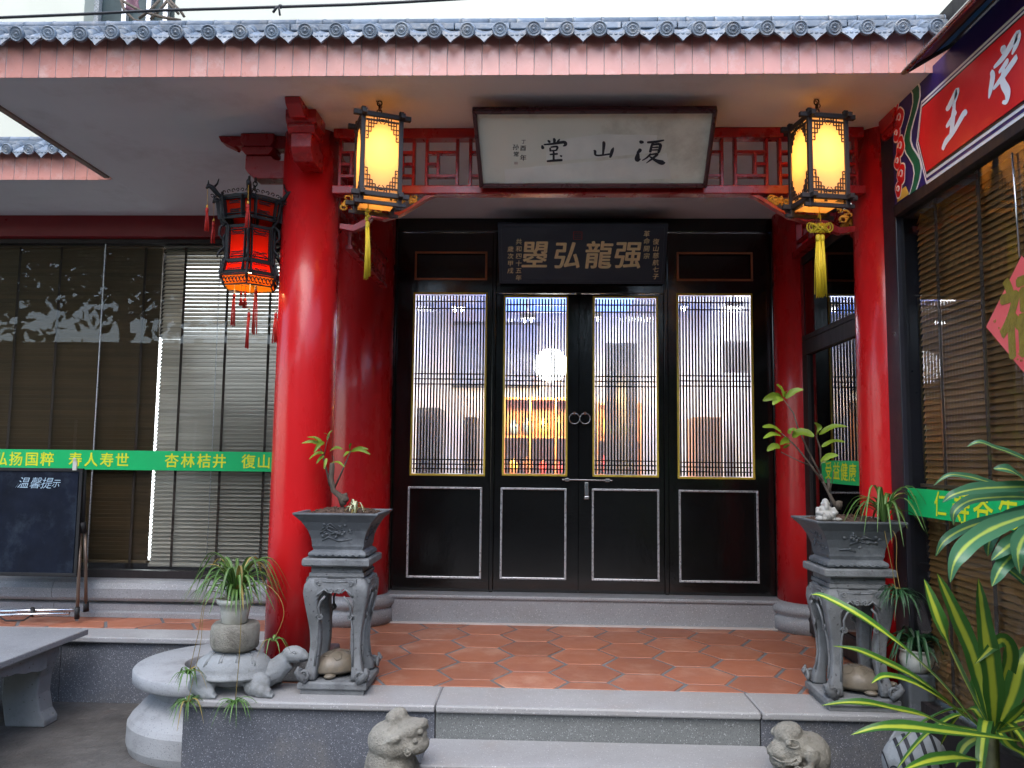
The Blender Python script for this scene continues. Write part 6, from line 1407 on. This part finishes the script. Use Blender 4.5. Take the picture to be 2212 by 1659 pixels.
# ---------------------------------------------------------------- white ribbed pot at right, on a block
wpc = PY(1988, 1450, 3.72)
sb = MB(); sb.box((wpc.x-.075, 3.67, .0015), (wpc.x+.045, 3.77, wpc.z-.001)); obj('stone_block', sb, M['stone_pot'], None, bevel=.01, label='dark stone block under the small pale pot beside the right stand', cat='stone block')
cp = (wpc.x-.015, 3.72, wpc.z)
wp2 = thing('flower_pot', 'small pale ceramic pot with dark green spider plant, right of the right stand', 'flower pot', cp, group='white flower pots')
b = MB(); b.lathe([(.042, 0), (.05, .004), (.066, .03), (.072, .055), (.066, .08), (.064, .088), (.074, .094), (.072, .10), (.062, .098), (.058, .085), (.01, .084)], 36, cp); obj('pot_body', b, M['ceramic'], wp2)
b = MB(); b.lathe([(.057, 0), (.001, .008)], 16, (cp[0], cp[1], cp[2]+.086)); obj('soil', b, M['soil'], wp2)
# ---------------------------------------------------------------- plants
def curve(P, n):
    out = []
    for i in range(len(P)-1):
        p0, p1, p2, p3 = P[max(i-1, 0)], P[i], P[i+1], P[min(i+2, len(P)-1)]
        for k in range(n):
            t = k/n; out.append(.5*((2*p1)+(-p0+p2)*t+(2*p0-5*p1+4*p2-p3)*t*t+(-p0+3*p1-3*p2+p3)*t**3))
    return out+[P[-1]]
def leaf(par, m, P, w, name='leaf', fold=.25, n=5, wave=0., twist=0, seed=0, face=None, prof=None):
    """P base -> tip"""
    P = [Vector(p) for p in P]; C = curve(P, n); N = len(C); sides = []; ws = []; prev = None
    for i, c in enumerate(C):
        d = (C[min(i+1, N-1)]-C[max(i-1, 0)]).normalized(); f = face if face is not None else Vector((0, 0, 1))
        sd = d.cross(f)
        if sd.length < .05: sd = prev or d.orthogonal()
        sd.normalize()
        if prev is not None and sd.dot(prev) < 0: sd = -sd
        prev = sd; t = i/(N-1); a = twist*t+.18*math.sin(seed*1.7+t*5); sd = sd*math.cos(a)+sd.cross(d)*math.sin(a)
        sides.append(sd); pr = prof(t) if prof else min(1, (.35+2.2*t) if t < .3 else 1)*(1-max(0, (t-.55)/.45)**1.8); ws.append(max(w*pr*(1+wave*math.sin(t*22+seed)), .0004))
    b = MB(); b.strip(C, ws, sides, fold); return obj(name, b, m, par, recalc=False)
A_ = lambda x, y, Y: PY(1576.6+x*.29245, 909.6+y*.29245, Y)
B_ = lambda x, y, Y: PY(1576.6+x*.2873, 1273.4+y*.2873, Y)
base = B_(1960, 1060, 2.85)
dr1 = thing('corn_plant', 'large striped corn plant with arching yellow centred leaves, lower right foreground', 'plant', (base.x, base.y, GZ), group='striped corn plants')
b = MB(); b.tube([(base.x, base.y, GZ), (base.x-.01, base.y, GZ+.15), base], [.03, .028, .026], 10); 
for k in range(6): z = GZ+.05+k*.06; b.lathe([(.031, z), (.033, z+.004), (.031, z+.008)], 12, (base.x-.006, base.y, 0), cap=False)
obj('stem', b, mat('green_brown_stem', (.09, .10, .03), .6, var=.3, vs=30), dr1)
for k in range(9):
    a = k*2.4; d = Vector((math.cos(a), math.sin(a)*.7, 0)); L_ = .16+.03*(k % 3)
    leaf(dr1, M['dracaena'], [base+Vector((0, 0, -.05)), base+d*L_*.5+Vector((0, 0, .05)), base+d*L_*1.2+Vector((0, 0, -.01)), base+d*L_*1.8+Vector((0, 0, -.12))], .02, seed=60+k, wave=.05, fold=.3)
LV = [  # (points base->tip in zoom B, depths, half width m)
 ([(1950, 1040), (1740, 640), (1590, 300), (1460, -80)], (2.85, 2.75, 2.68, 2.72), .036, 0),
 ([(1965, 1030), (1850, 560), (1700, 200), (1560, -120)], (2.9, 2.95, 2.98, 3.0), .028, .9),
 ([(1850, 1020), (1640, 760), (1400, 520), (1150, 320), (930, 170), (700, 50), (612, 38)], (2.83, 2.7, 2.62, 2.6, 2.62, 2.68, 2.7), .021, .2),
 ([(1850, 1015), (1620, 830), (1400, 670), (1150, 540), (950, 455), (770, 425)], (2.8, 2.68, 2.6, 2.55, 2.55, 2.56), .019, .3),
 ([(1800, 990), (1600, 830), (1360, 700), (1170, 655), (1065, 705)], (2.78, 2.65, 2.55, 2.5, 2.48), .022, .5),
 ([(1860, 1060), (1640, 1030), (1450, 950), (1250, 905), (1050, 860), (860, 850), (690, 872)], (2.75, 2.62, 2.52, 2.48, 2.45, 2.45, 2.46), .020, .3),
 ([(2240, 1150), (1950, 1110), (1650, 1075), (1380, 1040), (1130, 1035), (912, 1092)], (2.72, 2.6, 2.5, 2.45, 2.42, 2.42), .024, .35),
 ([(1880, 1290), (1700, 1265), (1500, 1290), (1300, 1360)], (2.7, 2.55, 2.48, 2.42), .022, .3),
 ([(1985, 1040), (1975, 700), (1920, 350), (1868, -85)], (2.85, 2.78, 2.74, 2.76), .030, 1.2),
 ([(2000, 1030), (2060, 700), (2100, 500), (2040, 380), (1840, 560)], (2.88, 2.85, 2.8, 2.76, 2.72), .025, 1.0),
 ([(2030, 1000), (2120, 800), (2190, 560), (2290, 380)], (2.86, 2.84, 2.82, 2.85), .028, .9),
 ([(2040, 1050), (2160, 950), (2280, 820), (2400, 700)], (2.80, 2.72, 2.65, 2.6), .026, .6),
 ([(2020, 1080), (2150, 1050), (2300, 1010), (2450, 1040)], (2.78, 2.66, 2.58, 2.5), .024, .4),
 ([(1950, 1060), (1880, 850), (1860, 700), (1940, 560)], (2.92, 3.0, 3.05, 3.1), .022, .8),
 ([(2020, 1060), (2100, 1180), (2230, 1260), (2330, 1400)], (2.8, 2.74, 2.68, 2.62), .026, .3),
 ([(1940, 1080), (1800, 1150), (1740, 1220), (1700, 1340)], (2.9, 2.9, 2.9, 2.9), .020, .5),
]
for k, (P, D, w, tw) in enumerate(LV): leaf(dr1, M['dracaena'], [B_(x, y, d) for (x, y), d in zip(P, D)], w*(1.12 if tw >= .8 or k == 0 else .92), seed=k, wave=.05, twist=0, face=(Vector((-.2, -.9, .35)) if tw >= .8 else Vector((0, -.45, .9))).normalized(), fold=.3)
top = A_(2330, 620, 2.72)
dr2 = thing('corn_plant', 'tall striped corn plant whose broad drooping leaves enter at the right edge', 'plant', (top.x+.02, top.y+.02, GZ), group='striped corn plants')
b = MB(); b.tube([(top.x+.05, top.y+.05, GZ), (top.x+.03, top.y+.03, .2), top], [.028, .024, .02], 10); obj('stem', b, M['bark'], dr2)
LU = [
 ([(2400, 420), (2212, 300), (2060, 232), (1950, 195), (1840, 155), (1752, 190)], .021), ([(2400, 620), (2230, 480), (2070, 365), (1945, 352)], .036), ([(2400, 560), (2200, 520), (2040, 492), (1900, 448), (1750, 408), (1610, 400), (1506, 476)], .019),
 ([(2400, 540), (2250, 490), (2020, 490), (1800, 505), (1650, 545), (1570, 602)], .031), ([(2400, 600), (2173, 562), (1950, 565), (1770, 590), (1660, 670), (1652, 772)], .029), ([(2400, 640), (2150, 680), (1920, 735), (1720, 800), (1580, 890), (1520, 1000)], .029),
 ([(2400, 640), (2200, 700), (1960, 785), (1770, 900), (1660, 1040), (1627, 1192)], .046), ([(2400, 680), (2210, 820), (2050, 930), (1932, 1030)], .042), ([(2380, 600), (2120, 680), (1960, 800), (1915, 900), (1905, 1000)], .036), ([(2400, 700), (2230, 790), (2130, 950), (2142, 1130)], .044), ([(2400, 760), (2180, 920), (2020, 1060), (1935, 1222)], .042),
 ([(2400, 560), (2300, 400), (2220, 300), (2180, 250)], .03), ([(2400, 700), (2300, 900), (2240, 1100), (2200, 1300)], .036), ([(2400, 650), (2300, 760), (2200, 900), (2250, 1200)], .03), ([(2400, 1300), (2250, 1250), (2100, 1130), (1930, 1000+0)], .03),
]
for k, (P, w) in enumerate(LU):
    n = len(P); P3 = [A_(x, y, 2.70-.22*math.sin(PI*.6*i/(n-1))+.05*(k % 3)) for i, (x, y) in enumerate(P)]
    leaf(dr2, M['dracaena_up'], P3, w*.64, seed=k+30, wave=.06, face=Vector((-.1, -.75, .6)).normalized(), fold=.28)
# spider plants
def spider(t, c, n, L, w, m, seed, spread=1., droop=1., up=.5, arc=(0, 2*PI)):
    rnd = random.Random(seed); c = Vector(c)
    for k in range(n):
        a = arc[0]+(arc[1]-arc[0])*(k+rnd.random())/n; l = L*rnd.uniform(.6, 1.1); u = up*rnd.uniform(.5, 1.5); d = Vector((math.cos(a), math.sin(a), 0))*spread
        P = [c+d*.01, c+d*l*.25+Vector((0, 0, l*u*.6)), c+d*l*.6+Vector((0, 0, l*(u*.75-.1*droop))), c+d*l*.95+Vector((0, 0, l*(u*.3-.5*droop*rnd.uniform(.5, 1.3))))]
        leaf(t, m if rnd.random() > .08 else M['dryleaf'], P, w*rnd.uniform(.7, 1.1), n=4, seed=seed+k, fold=.4, prof=lambda t: min(1, .5+2*t)*(1-t**3))
def runner(t, pts, seed, n=10, L=.07, m='spider'):
    b = MB(); C = curve([Vector(p) for p in pts], 5); b.tube(C, .0016, 4); obj('runner', b, M['dryleaf'], t)
    spider(t, C[-1], n, L, .0055, M[m], seed, up=.25, droop=1.2)
pcV = Vector(pc)+Vector((0, 0, .10))
sp1 = thing('spider_plant', 'bright green spider plant drooping from the white pot above the tortoise', 'plant', pcV, group='spider plants')
spider(sp1, pcV, 64, .25, .010, M['spider'], 5, up=.8, droop=.5)
spider(sp1, pcV, 16, .15, .008, M['spider'], 15, up=1.2, droop=.2)
Yp = pcV.y
runner(sp1, [pcV, PY(450, 1280, Yp-.12), PY(428, 1370, Yp-.14), PY(408, 1455, Yp-.15)], 21, 20, .095)
runner(sp1, [pcV, PY(447, 1300, Yp-.10), PY(432, 1400, Yp-.16), PY(405, 1520, Yp-.17)], 22, 22, .12)
runner(sp1, [pcV, PY(520, 1310, Yp-.12), PY(518, 1400, Yp-.16), PY(508, 1520, Yp-.17)], 23, 20, .11)
runner(sp1, [pcV, PY(560, 1260, Yp-.02), PY(600, 1285, Yp-.06), PY(613, 1330, Yp-.08), PY(590, 1385, Yp-.09)], 24, 9, .085)
# grassy tuft in the left planter
c = Vector((sL.x+.075, sLy-.12, .6175+.21)); t = thing('small_spider_plant', 'tiny white edged grassy tuft at the right front of the left planter', 'plant', c); spider(t, c, 11, .09, .005, mat('white_edged_leaf', (.5, .55, .35), .4, bump=0), 9, up=.8, droop=.3)
c = Vector((sR.x+.125, sRy-.11, .6175+.21)); t = thing('spider_plant', 'spider plant growing from the right corner of the planter with the figurine', 'plant', c, group='spider plants'); spider(t, c, 26, .22, .009, M['spider'], 12, up=.75, droop=.9)
runner(t, [c, c+Vector((-.02, -.06, -.06)), c+Vector((.0, -.07, -.2)), c+Vector((.01, -.08, -.3))], 31, 34, .11, 'spider_dark'); runner(t, [c, c+Vector((.02, -.07, -.06)), c+Vector((.015, -.08, -.2)), c+Vector((.03, -.09, -.32))], 32, 26, .12, 'spider_dark')
c = Vector(cp)+Vector((0, 0, .09)); t = thing('spider_plant', 'dark green spider plant filling the small pale pot at right', 'plant', c, group='spider plants'); spider(t, c, 46, .17, .0095, M['spider_dark'], 14, up=.55, droop=.9); runner(t, [c, c+Vector((.06, -.05, .05)), c+Vector((.10, -.06, -.1)), c+Vector((.12, -.06, -.25))], 33, 6, .06)
# saplings
def ovate(t, base_, tip, w, m, seed):
    base_, tip = Vector(base_), Vector(tip); d = tip-base_; rnd = random.Random(seed); f = Vector((rnd.uniform(-.4, .4), -rnd.uniform(.4, 1), rnd.uniform(.2, .9))).normalized()
    mid = base_+d*.5+Vector((0, 0, d.length*.10)); leaf(t, m, [base_, mid, tip-Vector((0, 0, d.length*.06))], w*.9, n=5, seed=seed, fold=.3, face=f, wave=.06, prof=lambda q: math.sin(PI*min(1, q*.92+.04))**.8*(1-.35*q))
Y0 = sLy-.0
tl_ = thing('sapling', 'pruned bent sapling with pale young leaves in the left planter', 'sapling', (sL.x, sLy, .78), group='saplings in the planters')
P_ = lambda x, y, d=0: PY(x, y, Y0+d)
b = MB(); b.tube([P_(742, 1092), P_(735, 1072), P_(720, 1060), P_(715, 1030), P_(717, 1000)], [.017, .016, .013, .012, .011], 9); b.tube([P_(735, 1074), P_(750, 1068)], [.012, .010], 7); b.ball(P_(744, 1078), (.022, .018, .02), 8, 6); obj('trunk', b, M['bark'], tl_)
b = MB(); b.tube([P_(713, 1050), P_(704, 1010), P_(695, 975, -.02), P_(686, 962, -.03)], [.006, .0045, .003, .002], 6); b.tube([P_(722, 1055), P_(738, 1020, -.02), P_(757, 975, -.04)], [.005, .004, .003], 6); b.tube([P_(718, 1045), P_(722, 1010), P_(720, 985)], [.004, .003, .002], 5); b.tube([P_(700, 985), P_(706, 955), P_(712, 940)], [.003, .002, .002], 5); obj('branch', b, M['bark'], tl_)
LS = [((697, 962), (652, 955), .013), ((700, 960), (664, 942), .013), ((700, 955), (678, 975), .014), ((706, 950), (718, 928), .010), ((700, 978), (668, 990), .017), ((712, 975), (740, 968), .012), ((706, 990), (700, 1012), .010), ((757, 976), (757, 956), .012), ((757, 976), (800, 978), .012), ((757, 976), (796, 968), .011), ((757, 976), (742, 985), .010), ((716, 1000), (745, 1006), .009), ((700, 985), (684, 1000), .013), ((712, 945), (700, 935), .009)]
for k, (a, c, w) in enumerate(LS): ovate(tl_, P_(*a, -.03), P_(*c, -.05-.02*(k % 3)), w, M['sapling'], k)
Y0 = sRy
tr_l = thing('sapling', 'tall thin sapling with green oval leaves in the right planter', 'sapling', (sR.x, sRy, .78), group='saplings in the planters')
AP = lambda x, y, d=0: PY(1576.6+x*.29245, 909.6+y*.29245, Y0+d)
b = MB(); b.tube([AP(800, 650), AP(760, 590), AP(720, 510), AP(690, 450), AP(670, 390)], [.013, .009, .007, .0065, .006], 8); b.tube([AP(800, 650), AP(815, 590)], [.014, .012], 8); b.tube([AP(735, 520), AP(728, 425)], [.009, .008], 8); b.ball(AP(800, 620), (.02, .02, .02), 8, 6); obj('trunk', b, M['bark'], tr_l)
b = MB(); b.tube([AP(690, 450), AP(600, 330, -.02), AP(500, 200, -.03), AP(440, 140, -.03), AP(380, 90, -.03)], [.0055, .0045, .004, .003, .002], 6); b.tube([AP(620, 340), AP(500, 290), AP(380, 230)], [.003, .0025, .002], 5)
b.tube([AP(690, 430), AP(620, 300), AP(560, 180), AP(500, 40), AP(470, -60), PY(1692, 862, Y0)], [.005, .0045, .004, .0035, .003, .002], 6); b.tube([AP(672, 390), AP(668, 200, -.02), AP(640, 120, -.02), AP(645, 70, -.02)], [.0045, .004, .003, .002], 6); b.tube([AP(740, 520), AP(760, 430), AP(765, 370)], .002, 5); obj('branch', b, M['bark'], tr_l)
LR = [((380, 85), (240, 35), .020), ((380, 110), (248, 118), .017), ((440, 150), (370, 165), .02), ((370, 190), (275, 215), .024), ((400, 200), (440, 165), .02), ((460, 110), (620, 105), .040), ((430, 90), (490, 60), .018), ((640, 100), (650, 10), .030), ((660, 100), (865, 30), .022), ((680, 190), (850, 145), .021), ((672, 300), (800, 245), .019), ((668, 330), (710, 300), .016)]
for k, (a, c, w) in enumerate(LR): ovate(tr_l, AP(*a, -.03), AP(*c, -.06-.02*(k % 3)), w, M['sapling'], k+20)
G2 = lambda x, y, d=0: PY((2650+x/2.0743)*.6064, (700+y/2.0743)*.6064, Y0+d)
for k, (a, c, w) in enumerate((((285, 1490), (140, 1500), .026), ((285, 1490), (215, 1535), .024), ((295, 1480), (240, 1385), .028), ((305, 1490), (440, 1418), .020), ((300, 1480), (320, 1430), .01))): ovate(tr_l, G2(*a), G2(*c, -.03), w, M['sapling'], k+40)
# ---------------------------------------------------------------- the courtyard behind the camera (seen in reflections)
ob = thing('courtyard_house', 'plain grey beige house on the far side of the courtyard behind the camera', 'building', (0, -8, GZ))
b = MB()
hm = mat('beige_house_render', (.28, .26, .24), .9, bump=.1)
b.box((-16, -9, GZ), (16, -8.2, 3.6)); obj('wall', b, hm, ob)
b = MB(); b.box((-16, -9.2, 3.6), (16, -7.7, 3.75)); obj('roof_slab', b, M['rooftile'], ob)
for i in range(9):
    for j in range(1):
        x = -12+i*3; z = .4+j*2.5; b = MB(); b.box((x, -8.19, z), (x+1.3, -8.16, z+1.5)); w = obj('window', b, M['darkbox'], ob)
        b = MB(); b.box((x-.06, -8.188, z-.06), (x+1.36, -8.10, z-.001)); b.box((x+.62, -8.158, z), (x+.68, -8.13, z+1.5)); obj('window_frame', b, M['wall_in'], w)
def tree(label, x, y, h, cr_, seed):
    rnd = random.Random(seed); t = thing('courtyard_tree', label, 'tree', (x, y, GZ), group='trees behind the camera')
    b = MB(); tops = []
    b.tube([(x, y, GZ), (x+.08, y, GZ+h*.3), (x-.05, y+.1, GZ+h*.6), (x, y, GZ+h*.85)], [.16, .12, .09, .04], 8)
    for k in range(9):
        a = rnd.uniform(0, 6.28); z0 = GZ+h*rnd.uniform(.4, .75); e_ = Vector((x+math.cos(a)*cr_*.7, y+math.sin(a)*cr_*.7, z0+h*rnd.uniform(.1, .25))); b.tube([(x, y, z0), Vector((x, y, z0)).lerp(e_, .5)+Vector((0, 0, .1)), e_], [.06, .04, .015], 6); tops.append(e_)
    obj('trunk', b, M['bark'], t); b = MB()
    for k in range(4800):
        c = rnd.choice(tops)+Vector((rnd.gauss(0, 1), rnd.gauss(0, 1), rnd.gauss(0, .8)))*cr_*.33; d = Vector((rnd.gauss(0, 1), rnd.gauss(0, 1), rnd.gauss(0, 1))).normalized(); e_ = d.orthogonal().normalized()*.15; f = d.cross(e_).normalized()*.09
        b.add([c-e_, c-f, c+e_, c+f], [(0, 1, 2, 3)])
    cw = obj('crown', b, M['treeleaf'], t, recalc=False); cw['kind'] = 'stuff'
for i_, (tx, ty_, th) in enumerate(((-6, -4.2, 9), (-8.5, -4.8, 9.5), (-11, -4, 9), (-13.5, -5, 9))): tree(('nearest', 'second', 'third', 'farthest')[i_]+' leafy tree in the row at the left behind the camera', tx, ty_, th, 2.7, 10+i_)
tree('broad leafy tree in the courtyard behind the camera, right', 4.2, -5.2, 5.0, 1.8, 2)
tree('slimmer tree in the courtyard behind the camera, middle', -.6, -6.2, 5.0, 1.5, 3)
